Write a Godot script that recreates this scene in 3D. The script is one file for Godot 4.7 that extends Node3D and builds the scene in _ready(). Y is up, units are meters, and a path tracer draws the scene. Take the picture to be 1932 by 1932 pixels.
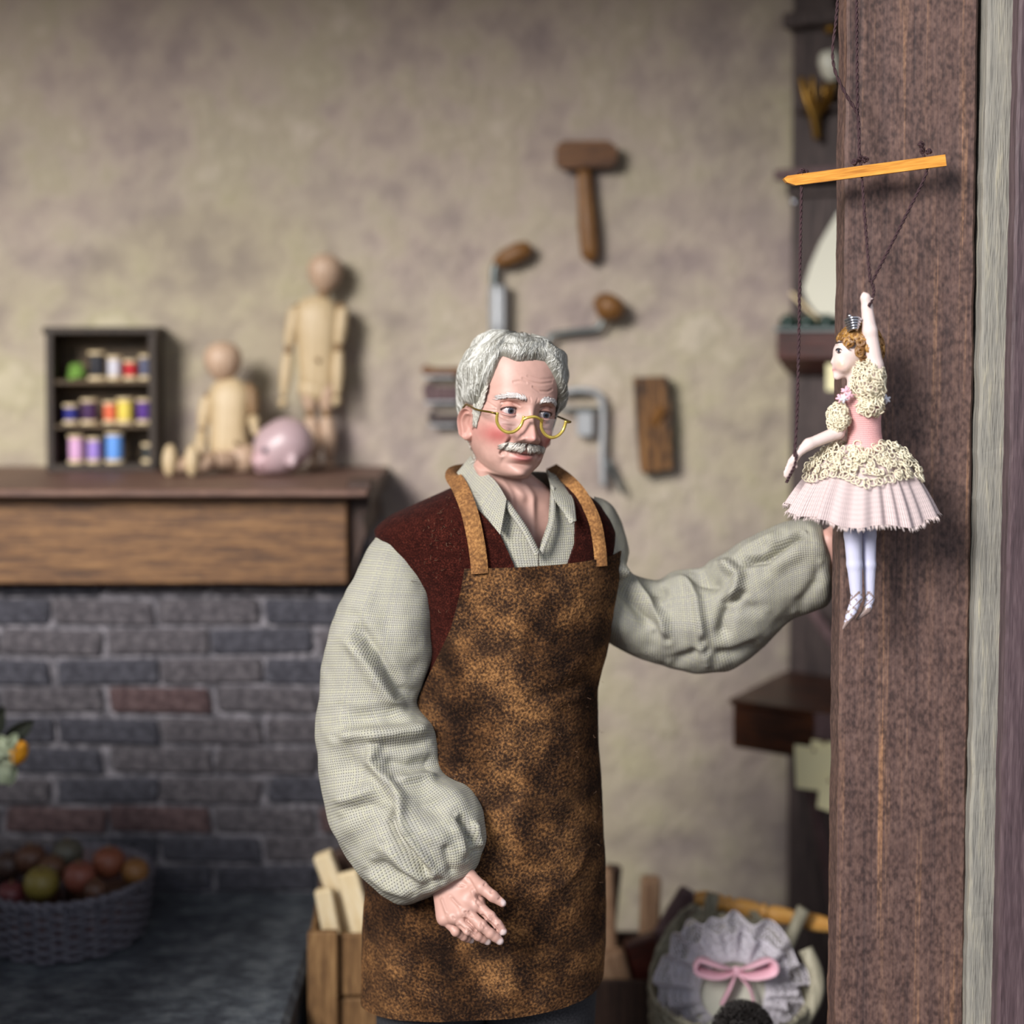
extends Node3D

# A toymaker's workshop: camera and light first, then the room, then the things in it.
const F := 2800.0            # focal length in pixels of the 1932 x 1932 frame
const EYE := Vector3(0, 1.75, 0)
const PITCH := 0.0349        # two degrees downwards
const SHIFT := -0.0887       # lens shift, so that the horizon lies at row 620
const WALL := 3.6            # distance of the back wall

var cam_basis := Basis(Vector3.RIGHT, -PITCH)
var taken := {}
var M := {}                  # materials by name
var rng := RandomNumberGenerator.new()

func _ready() -> void:
	rng.seed = 7
	set_camera()
	set_light()
	make_materials()
	build_room()
	build_mantel()
	build_mantel_things()
	build_wall_tools()
	build_hearth_things()
	build_right_shelf()
	build_floor_things()
	build_posts()
	build_person()
	build_marionette()

func set_camera() -> void:
	var cam := Camera3D.new()
	cam.name = "camera"
	add_child(cam)
	var lens := CameraAttributesPhysical.new()
	lens.frustum_focal_length = 50.0
	lens.frustum_near = 0.1
	lens.frustum_far = 60.0
	lens.frustum_focus_distance = 2.205
	lens.exposure_aperture = 1.2
	cam.attributes = lens
	cam.projection = Camera3D.PROJECTION_FRUSTUM
	cam.near = 0.1
	cam.far = 60.0
	cam.size = 2.0 * 966.0 / F * 0.1
	cam.frustum_offset = Vector2(0, SHIFT * 0.1)
	cam.position = EYE
	cam.basis = cam_basis
	cam.current = true

func set_light() -> void:
	var env := Environment.new()
	var sky := Sky.new()
	var air := ProceduralSkyMaterial.new()
	air.sky_top_color = Color(0.80, 0.83, 0.88)
	air.sky_horizon_color = Color(0.80, 0.82, 0.86)
	air.ground_bottom_color = Color(0.42, 0.41, 0.40)
	air.ground_horizon_color = Color(0.55, 0.54, 0.53)
	air.sky_energy_multiplier = 1.1
	air.ground_energy_multiplier = 0.7
	air.sun_angle_max = 0.0
	sky.sky_material = air
	env.background_mode = Environment.BG_SKY
	env.sky = sky
	env.tonemap_mode = Environment.TONE_MAPPER_LINEAR
	env.tonemap_exposure = 1.0
	env.sdfgi_enabled = true
	env.ssao_enabled = true
	env.ssil_enabled = true
	var we := WorldEnvironment.new()
	we.name = "surroundings"
	we.environment = env
	add_child(we)
	# the soft lamp of the photograph: high on the left, in front of the open side of the room
	var key := AreaLight3D.new()
	key.name = "softbox"
	key.area_size = Vector2(1.6, 1.6)
	key.light_color = Color(1.0, 0.985, 0.97)
	key.light_energy = 43.0
	key.area_normalize_energy = true
	key.area_range = 20.0
	key.area_attenuation = 2.0
	key.shadow_enabled = true
	add_child(key)
	key.position = Vector3(-2.5, 3.6, 1.3)
	key.look_at(Vector3(0.0, 1.5, -2.9), Vector3.UP)

# ------------------------------------------------------------ pixels and points
func P(px: float, py: float, d: float) -> Vector3:
	var v := cam_basis * Vector3((px - 966.0) / F, (966.0 - py) / F + SHIFT, -1.0)
	return EYE + v * (d / -v.z)

func pix(p: Vector3) -> Vector2:
	var v := (p - EYE) * cam_basis
	return Vector2(966.0 + F * v.x / -v.z, 966.0 - F * (v.y / -v.z - SHIFT))

# ------------------------------------------------------------ nodes
func numbered(called: String) -> String:
	var n: int = taken.get(called, 0)
	taken[called] = n + 1
	return called if n == 0 else "%s_%03d" % [called, n]

func tag(o: Node, label: String, category := "", group := "", kind := "") -> void:
	if label: o.set_meta("label", label)
	if category: o.set_meta("category", category)
	if group: o.set_meta("group", group)
	if kind: o.set_meta("kind", kind)

func thing(called: String, label: String, category: String, at := Vector3.ZERO, turn := 0.0, group := "") -> Node3D:
	var o := Node3D.new()
	o.name = numbered(called)
	add_child(o)
	o.position = at
	o.rotation.y = turn
	tag(o, label, category, group)
	return o

func inst(mesh: Mesh, called: String, mat: Material, parent: Node, xf := Transform3D()) -> MeshInstance3D:
	var o := MeshInstance3D.new()
	o.mesh = mesh
	o.material_override = mat
	o.name = called
	o.transform = xf
	o.cast_shadow = GeometryInstance3D.SHADOW_CASTING_SETTING_ON
	parent.add_child(o, true)
	return o

func solo(mesh: Mesh, called: String, mat: Material, label: String, category: String, at := Transform3D(), group := "", kind := "") -> MeshInstance3D:
	var o := inst(mesh, numbered(called), mat, self, at)
	tag(o, label, category, group, kind)
	return o

# ------------------------------------------------------------ small shapes: triangles collected in a SurfaceTool
func mb() -> SurfaceTool:
	var st := SurfaceTool.new()
	st.begin(Mesh.PRIMITIVE_TRIANGLES)
	return st

func done(st: SurfaceTool) -> ArrayMesh:
	st.generate_normals()
	st.index()
	return st.commit()

func tri(st: SurfaceTool, a: Vector3, b: Vector3, c: Vector3) -> void:
	st.add_vertex(a); st.add_vertex(b); st.add_vertex(c)

func quad(st: SurfaceTool, a: Vector3, b: Vector3, c: Vector3, d: Vector3) -> void:
	tri(st, a, b, c); tri(st, a, c, d)

func box(st: SurfaceTool, size: Vector3, xf := Transform3D(), bevel := 0.003) -> void:
	# a box with chamfered edges, centred on xf
	st.set_smooth_group(-1)
	var h := size * 0.5
	bevel = minf(bevel, minf(h.x, minf(h.y, h.z)) * 0.9)
	var v := []
	for i in 8:
		var s := Vector3(1 if i & 1 else -1, 1 if i & 2 else -1, 1 if i & 4 else -1)
		var c := Vector3(s.x * h.x, s.y * h.y, s.z * h.z)
		v.append([xf * (c - Vector3(0, s.y, s.z) * bevel), xf * (c - Vector3(s.x, 0, s.z) * bevel), xf * (c - Vector3(s.x, s.y, 0) * bevel)])
	for f in [[0, 0, 2, 6, 4], [0, 1, 5, 7, 3], [1, 0, 4, 5, 1], [1, 2, 3, 7, 6], [2, 0, 1, 3, 2], [2, 4, 6, 7, 5]]:
		quad(st, v[f[1]][f[0]], v[f[2]][f[0]], v[f[3]][f[0]], v[f[4]][f[0]])
	for e in [[0, 1, 1, 2], [2, 3, 1, 2], [4, 5, 1, 2], [6, 7, 1, 2], [0, 2, 0, 2], [1, 3, 0, 2], [4, 6, 0, 2], [5, 7, 0, 2], [0, 4, 0, 1], [1, 5, 0, 1], [2, 6, 0, 1], [3, 7, 0, 1]]:
		quad(st, v[e[0]][e[2]], v[e[1]][e[2]], v[e[1]][e[3]], v[e[0]][e[3]])
	for i in 8:
		tri(st, v[i][0], v[i][1], v[i][2])

func lathe(st: SurfaceTool, prof: Array, seg := 20, xf := Transform3D(), group := 0) -> void:
	# prof: [radius, height] pairs, from the bottom up
	st.set_smooth_group(group)
	for k in prof.size() - 1:
		var a: Array = prof[k]
		var b: Array = prof[k + 1]
		for i in seg:
			var t := TAU * i / seg
			var u := TAU * (i + 1) / seg
			var p0 := xf * Vector3(cos(t) * a[0], a[1], sin(t) * a[0])
			var p1 := xf * Vector3(cos(u) * a[0], a[1], sin(u) * a[0])
			var q0 := xf * Vector3(cos(t) * b[0], b[1], sin(t) * b[0])
			var q1 := xf * Vector3(cos(u) * b[0], b[1], sin(u) * b[0])
			if a[0] > 0.0: tri(st, p0, p1, q1)
			if b[0] > 0.0: tri(st, p0, q1, q0)

func ball(st: SurfaceTool, r: Vector3, xf := Transform3D(), seg := 16) -> void:
	var prof := []
	var n := maxi(6, seg / 2)
	for i in n + 1:
		var t := PI * i / n
		prof.append([sin(t), -cos(t)])
	prof[0][0] = 0.0
	prof[n][0] = 0.0
	lathe(st, prof, seg, xf * Transform3D(Basis.from_scale(r), Vector3.ZERO))

func smooth_path(pts: Array, per := 6) -> PackedVector3Array:
	var out := PackedVector3Array()
	var n := pts.size()
	for i in n - 1:
		var a: Vector3 = pts[maxi(i - 1, 0)]
		var b: Vector3 = pts[i]
		var c: Vector3 = pts[i + 1]
		var d: Vector3 = pts[mini(i + 2, n - 1)]
		for k in per:
			out.append(b.cubic_interpolate(c, a, d, float(k) / per))
	out.append(pts[n - 1])
	return out

func tube(st: SurfaceTool, path: PackedVector3Array, radii, seg := 8, group := 0, flat := 1.0, up := Vector3.ZERO) -> void:
	# radii: a number, or an array of radii spread evenly along the path; flat: thickness over width
	st.set_smooth_group(group)
	var n := path.size()
	var side := Vector3.ZERO
	var last := []
	for i in n:
		var t := (path[mini(i + 1, n - 1)] - path[maxi(i - 1, 0)]).normalized()
		if up != Vector3.ZERO:
			side = t.cross(up).normalized()
		elif side == Vector3.ZERO:
			side = t.cross(Vector3.UP if absf(t.y) < 0.9 else Vector3.RIGHT).normalized()
		else:
			side = (side - t * t.dot(side)).normalized()
		var over := side.cross(t).normalized()
		var r: float
		if radii is Array:
			var w: float = float(i) / maxf(1, n - 1) * (radii.size() - 1)
			var k := mini(int(w), radii.size() - 2)
			r = lerpf(radii[k], radii[k + 1], w - k)
		else:
			r = radii
		var ring := []
		for s in seg:
			var g := TAU * s / seg
			ring.append(path[i] + side * (cos(g) * r) + over * (sin(g) * r * flat))
		if i > 0:
			for s in seg:
				var z := (s + 1) % seg
				quad(st, last[s], last[z], ring[z], ring[s])
		if i == 0 or i == n - 1:
			for s in seg:
				if i == 0: tri(st, path[i], ring[(s + 1) % seg], ring[s])
				else: tri(st, path[i], ring[s], ring[(s + 1) % seg])
		last = ring

func bar(st: SurfaceTool, a: Vector3, b: Vector3, r, seg := 10) -> void:
	tube(st, PackedVector3Array([a, a.lerp(b, 0.25), a.lerp(b, 0.5), a.lerp(b, 0.75), b]), r, seg)

func prism(st: SurfaceTool, poly: PackedVector2Array, depth: float, xf := Transform3D()) -> void:
	# an outline in x and y, thick along z
	st.set_smooth_group(-1)
	var idx := Geometry2D.triangulate_polygon(poly)
	var h := depth * 0.5
	for k in range(0, idx.size(), 3):
		var a := poly[idx[k]]
		var b := poly[idx[k + 1]]
		var c := poly[idx[k + 2]]
		if (b - a).cross(c - a) > 0:
			var e := b
			b = c
			c = e
		tri(st, xf * Vector3(a.x, a.y, h), xf * Vector3(b.x, b.y, h), xf * Vector3(c.x, c.y, h))
		tri(st, xf * Vector3(a.x, a.y, -h), xf * Vector3(c.x, c.y, -h), xf * Vector3(b.x, b.y, -h))
	var n := poly.size()
	var ccw := not Geometry2D.is_polygon_clockwise(poly)
	for i in n:
		var a := poly[i]
		var b := poly[(i + 1) % n]
		if ccw:
			var e := a
			a = b
			b = e
		quad(st, xf * Vector3(a.x, a.y, h), xf * Vector3(a.x, a.y, -h), xf * Vector3(b.x, b.y, -h), xf * Vector3(b.x, b.y, h))

func frame_to(a: Vector3, b: Vector3, up := Vector3.FORWARD) -> Transform3D:
	# y axis from a to b, origin at a
	var y := (b - a).normalized()
	var x := y.cross(up)
	if x.length() < 0.01: x = y.cross(Vector3.RIGHT)
	x = x.normalized()
	return Transform3D(Basis(x, y, x.cross(y)), a)

func bx(size: Vector3, bevel := 0.003) -> ArrayMesh:
	var st := mb()
	box(st, size, Transform3D(), bevel)
	return done(st)

# ------------------------------------------------------------ dense surfaces: grids of points
func grid_mesh(v: PackedVector3Array, nu: int, nv: int, wrap: bool, uv := PackedVector2Array(), col := PackedColorArray(), flip := false, keep := PackedByteArray()) -> ArrayMesh:
	var idx := PackedInt32Array()
	var cols := nu if wrap else nu - 1
	for j in nv - 1:
		for i in cols:
			if keep.size() and keep[j * nu + i] == 0: continue
			var a := j * nu + i
			var b := j * nu + (i + 1) % nu
			var c := b + nu
			var d := a + nu
			if flip: idx.append_array([a, c, b, a, d, c])
			else: idx.append_array([a, b, c, a, c, d])
	var arr := []
	arr.resize(Mesh.ARRAY_MAX)
	arr[Mesh.ARRAY_VERTEX] = v
	arr[Mesh.ARRAY_INDEX] = idx
	if uv.size(): arr[Mesh.ARRAY_TEX_UV] = uv
	if col.size(): arr[Mesh.ARRAY_COLOR] = col
	return smoothed(arr)

func smoothed(arr: Array) -> ArrayMesh:
	# smooth normals, averaged over the faces round each vertex
	var v: PackedVector3Array = arr[Mesh.ARRAY_VERTEX]
	var idx: PackedInt32Array = arr[Mesh.ARRAY_INDEX]
	var n := PackedVector3Array()
	n.resize(v.size())
	for k in range(0, idx.size(), 3):
		var a := idx[k]
		var b := idx[k + 1]
		var c := idx[k + 2]
		var f := (v[c] - v[a]).cross(v[b] - v[a])
		n[a] += f
		n[b] += f
		n[c] += f
	for i in n.size():
		n[i] = n[i].normalized() if n[i].length_squared() > 1e-20 else Vector3.UP
	arr[Mesh.ARRAY_NORMAL] = n
	var m := ArrayMesh.new()
	m.add_surface_from_arrays(Mesh.PRIMITIVE_TRIANGLES, arr)
	return m

func grid_normals(v: PackedVector3Array, nu: int, nv: int, wrap: bool) -> PackedVector3Array:
	var n := PackedVector3Array()
	n.resize(v.size())
	for j in nv:
		for i in nu:
			var l := j * nu + ((i - 1 + nu) % nu if wrap else maxi(i - 1, 0))
			var r := j * nu + ((i + 1) % nu if wrap else mini(i + 1, nu - 1))
			var d := maxi(j - 1, 0) * nu + i
			var u := mini(j + 1, nv - 1) * nu + i
			n[j * nu + i] = (v[r] - v[l]).cross(v[u] - v[d]).normalized()
	return n

func sheet(v: PackedVector3Array, nu: int, nv: int, thick: float, uv := PackedVector2Array(), flip := false) -> ArrayMesh:
	# an open sheet of cloth with a thickness: front, back and rim
	var n := grid_normals(v, nu, nv, false)
	var all := PackedVector3Array(v)
	var uvs := PackedVector2Array(uv)
	for k in v.size():
		all.append(v[k] - n[k] * (thick if not flip else -thick))
	uvs.append_array(uv)
	var off := v.size()
	var idx := PackedInt32Array()
	for j in nv - 1:
		for i in nu - 1:
			var a := j * nu + i
			var b := a + 1
			var c := b + nu
			var d := a + nu
			if flip: idx.append_array([a, b, c, a, c, d, a + off, c + off, b + off, a + off, d + off, c + off])
			else: idx.append_array([a, c, b, a, d, c, a + off, b + off, c + off, a + off, c + off, d + off])
	var rim := PackedInt32Array()
	for i in nu - 1:
		rim.append_array([i, i + 1, (nv - 1) * nu + i + 1, (nv - 1) * nu + i])
	for j in nv - 1:
		rim.append_array([(j + 1) * nu, j * nu, j * nu + nu - 1, (j + 1) * nu + nu - 1])
	for k in range(0, rim.size(), 2):
		# the rim has vertices of its own, so that its edge stays crisp
		var a := rim[k]
		var b := rim[k + 1]
		var s := all.size()
		all.append_array([v[a], v[b], all[b + off], all[a + off]])
		if uv.size(): uvs.append_array([uv[a], uv[b], uv[b], uv[a]])
		if flip: idx.append_array([s, s + 2, s + 1, s, s + 3, s + 2])
		else: idx.append_array([s, s + 1, s + 2, s, s + 2, s + 3])
	var arr := []
	arr.resize(Mesh.ARRAY_MAX)
	arr[Mesh.ARRAY_VERTEX] = all
	arr[Mesh.ARRAY_INDEX] = idx
	if uv.size(): arr[Mesh.ARRAY_TEX_UV] = uvs
	return smoothed(arr)

func sculpt(v: PackedVector3Array, n: PackedVector3Array, ridges: Array, sign_n := 1.0) -> PackedVector3Array:
	# raises folds: each ridge is [points traced on the photograph, width in pixels, height in metres]; it pushes the surface out along its normal where the surface turns to the front
	var out := PackedVector3Array(v)
	var boxes := []
	for r in ridges:
		var lo := Vector2(1e9, 1e9)
		var hi := -lo
		for q in r[0]:
			lo = lo.min(q)
			hi = hi.max(q)
		boxes.append(Rect2(lo, hi - lo).grow(r[1] * 2.6))
	for k in v.size():
		var nz := n[k].z * sign_n
		if nz < 0.05: continue
		var q := pix(v[k])
		var sum := 0.0
		for b in boxes.size():
			var bb: Rect2 = boxes[b]
			if not bb.has_point(q): continue
			var pts: Array = ridges[b][0]
			var best := 1e12
			for s in pts.size() - 1:
				var c := Geometry2D.get_closest_point_to_segment(q, pts[s], pts[s + 1])
				best = minf(best, q.distance_squared_to(c))
			var w: float = ridges[b][1]
			var fade := 1.0
			if pts[0].distance_to(pts[-1]) > w * 5.0:
				fade = smoothstep(0.0, w * 2.6, minf(q.distance_to(pts[0]), q.distance_to(pts[-1])) + w * 0.3)
			sum += fade * ridges[b][2] * exp(-best / (w * w))
		out[k] = v[k] + n[k] * (sign_n * sum * smoothstep(0.12, 0.6, nz))
	return out

# ------------------------------------------------------------ flesh: capsules joined by a smooth minimum, meshed as surface nets
func nets(bones: Array, cell: float, k: float, colour = null) -> Array:
	# bones: [a, b, ra, rb] in metres; returns mesh arrays
	var lo := Vector3(1e9, 1e9, 1e9)
	var hi := -lo
	for b in bones:
		var r := maxf(b[2], b[3]) + k + cell * 2
		lo = lo.min(b[0].min(b[1]) - Vector3.ONE * r)
		hi = hi.max(b[0].max(b[1]) + Vector3.ONE * r)
	var nx := int((hi.x - lo.x) / cell) + 2
	var ny := int((hi.y - lo.y) / cell) + 2
	var nz := int((hi.z - lo.z) / cell) + 2
	var f := PackedFloat32Array()
	f.resize(nx * ny * nz)
	f.fill(1.0)
	for b in bones:
		var a: Vector3 = b[0]
		var ab: Vector3 = b[1] - b[0]
		var ra: float = b[2]
		var dr: float = b[3] - ra
		var kk: float = b[4] if b.size() > 4 else k
		var len2 := maxf(ab.length_squared(), 1e-12)
		var r := maxf(ra, ra + dr) + kk + cell * 2
		var p0: Vector3 = (b[0].min(b[1]) - Vector3.ONE * r - lo) / cell
		var p1: Vector3 = (b[0].max(b[1]) + Vector3.ONE * r - lo) / cell
		for z in range(maxi(int(p0.z), 0), mini(int(p1.z) + 1, nz)):
			for y in range(maxi(int(p0.y), 0), mini(int(p1.y) + 1, ny)):
				var at := (z * ny + y) * nx
				for x in range(maxi(int(p0.x), 0), mini(int(p1.x) + 1, nx)):
					var ap := lo + Vector3(x, y, z) * cell - a
					var t := clampf(ap.dot(ab) / len2, 0.0, 1.0)
					var d := (ap - ab * t).length() - ra - dr * t
					var g := f[at + x]
					var h := maxf(kk - absf(d - g), 0.0) / kk
					f[at + x] = minf(d, g) - h * h * kk * 0.25
	var verts := PackedVector3Array()
	var idx := PackedInt32Array()
	var id := PackedInt32Array()
	id.resize(nx * ny * nz)
	id.fill(-1)
	for z in nz - 1:
		for y in ny - 1:
			for x in nx - 1:
				var at := (z * ny + y) * nx + x
				var c := [f[at], f[at + 1], f[at + nx], f[at + nx + 1], f[at + nx * ny], f[at + nx * ny + 1], f[at + nx * ny + nx], f[at + nx * ny + nx + 1]]
				if c[0] > 0.5: continue
				var neg := 0
				for q in 8:
					if c[q] < 0.0: neg += 1
				if neg == 0 or neg == 8: continue
				var sum := Vector3.ZERO
				var cnt := 0
				for e in [[0, 1], [2, 3], [4, 5], [6, 7], [0, 2], [1, 3], [4, 6], [5, 7], [0, 4], [1, 5], [2, 6], [3, 7]]:
					var p: int = e[0]
					var q: int = e[1]
					if (c[p] < 0.0) != (c[q] < 0.0):
						var t: float = c[p] / (c[p] - c[q])
						var vp := Vector3(p & 1, (p >> 1) & 1, p >> 2)
						var vq := Vector3(q & 1, (q >> 1) & 1, q >> 2)
						sum += vp.lerp(vq, t)
						cnt += 1
				id[at] = verts.size()
				verts.append(lo + (Vector3(x, y, z) + sum / cnt) * cell)
	for z in range(1, nz - 1):
		for y in range(1, ny - 1):
			for x in range(1, nx - 1):
				var at := (z * ny + y) * nx + x
				var s := f[at] < 0.0
				if s != (f[at + 1] < 0.0):
					ring(idx, id, at, nx, nx * ny, s)
				if s != (f[at + nx] < 0.0):
					ring(idx, id, at, nx * ny, 1, s)
				if s != (f[at + nx * ny] < 0.0):
					ring(idx, id, at, 1, nx, s)
	var arr := []
	arr.resize(Mesh.ARRAY_MAX)
	arr[Mesh.ARRAY_VERTEX] = verts
	arr[Mesh.ARRAY_INDEX] = idx
	if colour != null:
		var col := PackedColorArray()
		for p in verts: col.append(colour.call(p))
		arr[Mesh.ARRAY_COLOR] = col
	return arr

func ring(idx: PackedInt32Array, id: PackedInt32Array, at: int, s1: int, s2: int, inside: bool) -> void:
	var a := id[at]
	var b := id[at - s1]
	var c := id[at - s1 - s2]
	var d := id[at - s2]
	if a < 0 or b < 0 or c < 0 or d < 0: return
	if inside: idx.append_array([a, c, b, a, d, c])
	else: idx.append_array([a, b, c, a, c, d])

func join(list: Array) -> Array:
	# several sets of mesh arrays as one
	var v := PackedVector3Array()
	var n := PackedVector3Array()
	var c := PackedColorArray()
	var idx := PackedInt32Array()
	for arr in list:
		var off := v.size()
		v.append_array(arr[Mesh.ARRAY_VERTEX])
		if arr[Mesh.ARRAY_COLOR] != null: c.append_array(arr[Mesh.ARRAY_COLOR])
		for i in arr[Mesh.ARRAY_INDEX]: idx.append(i + off)
	var out := []
	out.resize(Mesh.ARRAY_MAX)
	out[Mesh.ARRAY_VERTEX] = v
	if c.size() == v.size(): out[Mesh.ARRAY_COLOR] = c
	out[Mesh.ARRAY_INDEX] = idx
	return out

# ------------------------------------------------------------ materials
func noise(size: int, freq: float, sd: int, kind := FastNoiseLite.TYPE_SIMPLEX_SMOOTH, octaves := 4) -> PackedByteArray:
	var n := FastNoiseLite.new()
	n.noise_type = kind
	n.seed = sd
	n.frequency = freq
	n.fractal_octaves = octaves
	var im := n.get_seamless_image(size, size, false, false, 0.15)
	im.convert(Image.FORMAT_L8)
	return im.get_data()

func blend(layers: Array) -> PackedByteArray:
	# layers: [bytes, weight] pairs
	var out := PackedByteArray()
	out.resize(layers[0][0].size())
	var total := 0.0
	for l in layers: total += l[1]
	for i in out.size():
		var s := 0.0
		for l in layers: s += l[0][i] * l[1]
		out[i] = int(clampf(s / total, 0, 255))
	return out

func coloured(src: PackedByteArray, size: int, stops: Array) -> ImageTexture:
	# stops: [place 0..1, colour]
	var g := Gradient.new()
	g.offsets = PackedFloat32Array(stops.map(func(s): return s[0]))
	g.colors = PackedColorArray(stops.map(func(s): return s[1]))
	var lut := []
	for i in 256:
		var c := g.sample(i / 255.0)
		lut.append([int(c.r * 255), int(c.g * 255), int(c.b * 255)])
	var out := PackedByteArray()
	out.resize(src.size() * 3)
	for i in src.size():
		var c: Array = lut[src[i]]
		out[i * 3] = c[0]
		out[i * 3 + 1] = c[1]
		out[i * 3 + 2] = c[2]
	return ImageTexture.create_from_image(Image.create_from_data(size, size, false, Image.FORMAT_RGB8, out))

func grey(src: PackedByteArray, size: int) -> ImageTexture:
	return ImageTexture.create_from_image(Image.create_from_data(size, size, false, Image.FORMAT_L8, src))

func rgb(r: int, g: int, b: int) -> Color:
	return Color8(r, g, b)

func plain(called: String, c: Color, rough := 0.6, metal := 0.0) -> StandardMaterial3D:
	var m := StandardMaterial3D.new()
	m.resource_name = called
	m.albedo_color = c
	m.roughness = rough
	m.metallic = metal
	M[called] = m
	return m

func mapped(called: String, tex: Texture2D, scale: Vector3, rough := 0.7, relief: Texture2D = null, depth := 0.0, world := false) -> StandardMaterial3D:
	var m := plain(called, Color.WHITE, rough)
	m.albedo_texture = tex
	m.uv1_triplanar = true
	m.uv1_world_triplanar = world
	m.uv1_scale = scale
	m.uv1_triplanar_sharpness = 4.0
	if relief:
		m.heightmap_enabled = true
		m.heightmap_texture = relief
		m.heightmap_scale = depth
	return m

func wood(called: String, stops: Array, along: Vector3, rough := 0.6, depth := 0.08, fine := 1.0) -> StandardMaterial3D:
	# along: the axis of the grain
	var s := Vector3(7, 7, 7) * fine
	if along.x > 0.5: s.x = 0.55 * fine
	if along.y > 0.5: s.y = 0.55 * fine
	if along.z > 0.5: s.z = 0.55 * fine
	return mapped(called, coloured(T.grain, 512, stops), s, rough, T.grain_grey, depth)

var T := {}

func make_materials() -> void:
	var broad := noise(512, 0.006, 1, FastNoiseLite.TYPE_SIMPLEX_SMOOTH, 5)
	var mid := noise(512, 0.02, 2, FastNoiseLite.TYPE_SIMPLEX_SMOOTH, 5)
	var fine := noise(512, 0.09, 3, FastNoiseLite.TYPE_SIMPLEX_SMOOTH, 3)
	var speck := noise(512, 0.25, 4, FastNoiseLite.TYPE_VALUE, 2)
	var cells := noise(512, 0.035, 5, FastNoiseLite.TYPE_PERLIN, 6)
	T.grain = blend([[broad, 0.5], [mid, 1.2], [fine, 0.8], [speck, 0.35]])
	T.grain_grey = grey(T.grain, 512)
	T.fine_grey = grey(blend([[fine, 1.0], [speck, 0.7]]), 512)

	# plaster: beige, with grey-violet and olive patches
	var pl := blend([[broad, 1.0], [mid, 0.8], [cells, 0.5]])
	mapped("plaster", coloured(pl, 512, [[0.25, rgb(150, 138, 134)], [0.42, rgb(169, 157, 147)], [0.52, rgb(178, 167, 153)], [0.62, rgb(173, 164, 145)], [0.75, rgb(190, 180, 164)]]), Vector3(0.7, 0.7, 0.7), 0.92, grey(blend([[mid, 1.0], [cells, 1.0], [fine, 0.5]]), 512), 1.5, true)
	M.plaster.detail_enabled = true
	M.plaster.detail_albedo = coloured(blend([[broad, 1.0], [mid, 0.35]]), 512, [[0.38, rgb(255, 250, 249)], [0.52, rgb(252, 250, 244)], [0.64, rgb(249, 249, 233)]])
	M.plaster.detail_blend_mode = BaseMaterial3D.BLEND_MODE_MUL
	M.plaster.detail_uv_layer = BaseMaterial3D.DETAIL_UV_2
	M.plaster.uv2_triplanar = true
	M.plaster.uv2_scale = Vector3(0.23, 0.23, 0.23)
	M.plaster.uv2_offset = Vector3(0.35, 0.1, 0.0)
	mapped("brick", coloured(blend([[mid, 1.0], [fine, 0.7], [speck, 0.3]]), 512, [[0.25, rgb(56, 52, 56)], [0.5, rgb(84, 79, 83)], [0.75, rgb(120, 114, 116)]]), Vector3(4, 4, 4), 0.9, T.fine_grey, 0.5, true)
	mapped("brick_red", coloured(blend([[mid, 1.0], [fine, 0.7], [speck, 0.3]]), 512, [[0.25, rgb(60, 44, 46)], [0.5, rgb(86, 66, 66)], [0.75, rgb(116, 98, 96)]]), Vector3(4, 4, 4), 0.9, T.fine_grey, 0.5, true)
	mapped("brick_dark", coloured(blend([[mid, 1.0], [fine, 0.7], [speck, 0.3]]), 512, [[0.25, rgb(46, 45, 52)], [0.5, rgb(66, 65, 73)], [0.75, rgb(96, 95, 102)]]), Vector3(4, 4, 4), 0.9, T.fine_grey, 0.5, true)
	mapped("mortar", coloured(mid, 512, [[0.3, rgb(90, 87, 92)], [0.7, rgb(140, 135, 140)]]), Vector3(3, 3, 3), 0.95, T.fine_grey, 0.4, true)
	mapped("stone", coloured(blend([[broad, 1.0], [mid, 1.0], [fine, 0.4]]), 512, [[0.3, rgb(58, 62, 70)], [0.5, rgb(84, 90, 97)], [0.7, rgb(116, 122, 126)]]), Vector3(2.2, 2.2, 5.0), 0.75, T.fine_grey, 0.5, true)
	mapped("floorboards", coloured(T.grain, 512, [[0.3, rgb(52, 38, 30)], [0.7, rgb(92, 68, 50)]]), Vector3(0.6, 6, 6), 0.8)

	var brown := [[0.25, rgb(58, 38, 26)], [0.45, rgb(104, 72, 44)], [0.58, rgb(128, 92, 56)], [0.75, rgb(146, 108, 68)]]
	wood("mantel_wood", brown, Vector3.RIGHT, 0.6)
	wood("mantel_top", [[0.25, rgb(70, 50, 44)], [0.5, rgb(112, 84, 72)], [0.75, rgb(140, 108, 90)]], Vector3.RIGHT, 0.55)
	wood("mantel_dark", [[0.3, rgb(44, 30, 24)], [0.7, rgb(84, 60, 48)]], Vector3.UP, 0.6)
	wood("cabinet_wood", [[0.3, rgb(36, 28, 22)], [0.7, rgb(70, 56, 44)]], Vector3.UP, 0.6)
	wood("cabinet_shelf", [[0.3, rgb(60, 46, 28)], [0.7, rgb(112, 88, 56)]], Vector3.RIGHT, 0.6)
	wood("pale_wood", [[0.2, rgb(172, 148, 110)], [0.5, rgb(192, 170, 134)], [0.8, rgb(206, 187, 154)]], Vector3.UP, 0.5, 0.03)
	wood("blush_wood", [[0.2, rgb(168, 138, 114)], [0.5, rgb(186, 158, 134)], [0.8, rgb(204, 178, 154)]], Vector3.UP, 0.5, 0.03)
	wood("joint_wood", [[0.3, rgb(110, 84, 56)], [0.7, rgb(150, 120, 84)]], Vector3.UP, 0.6, 0.03)
	wood("tool_wood", [[0.25, rgb(72, 44, 18)], [0.5, rgb(122, 82, 38)], [0.75, rgb(152, 108, 56)]], Vector3.UP, 0.5)
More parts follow.
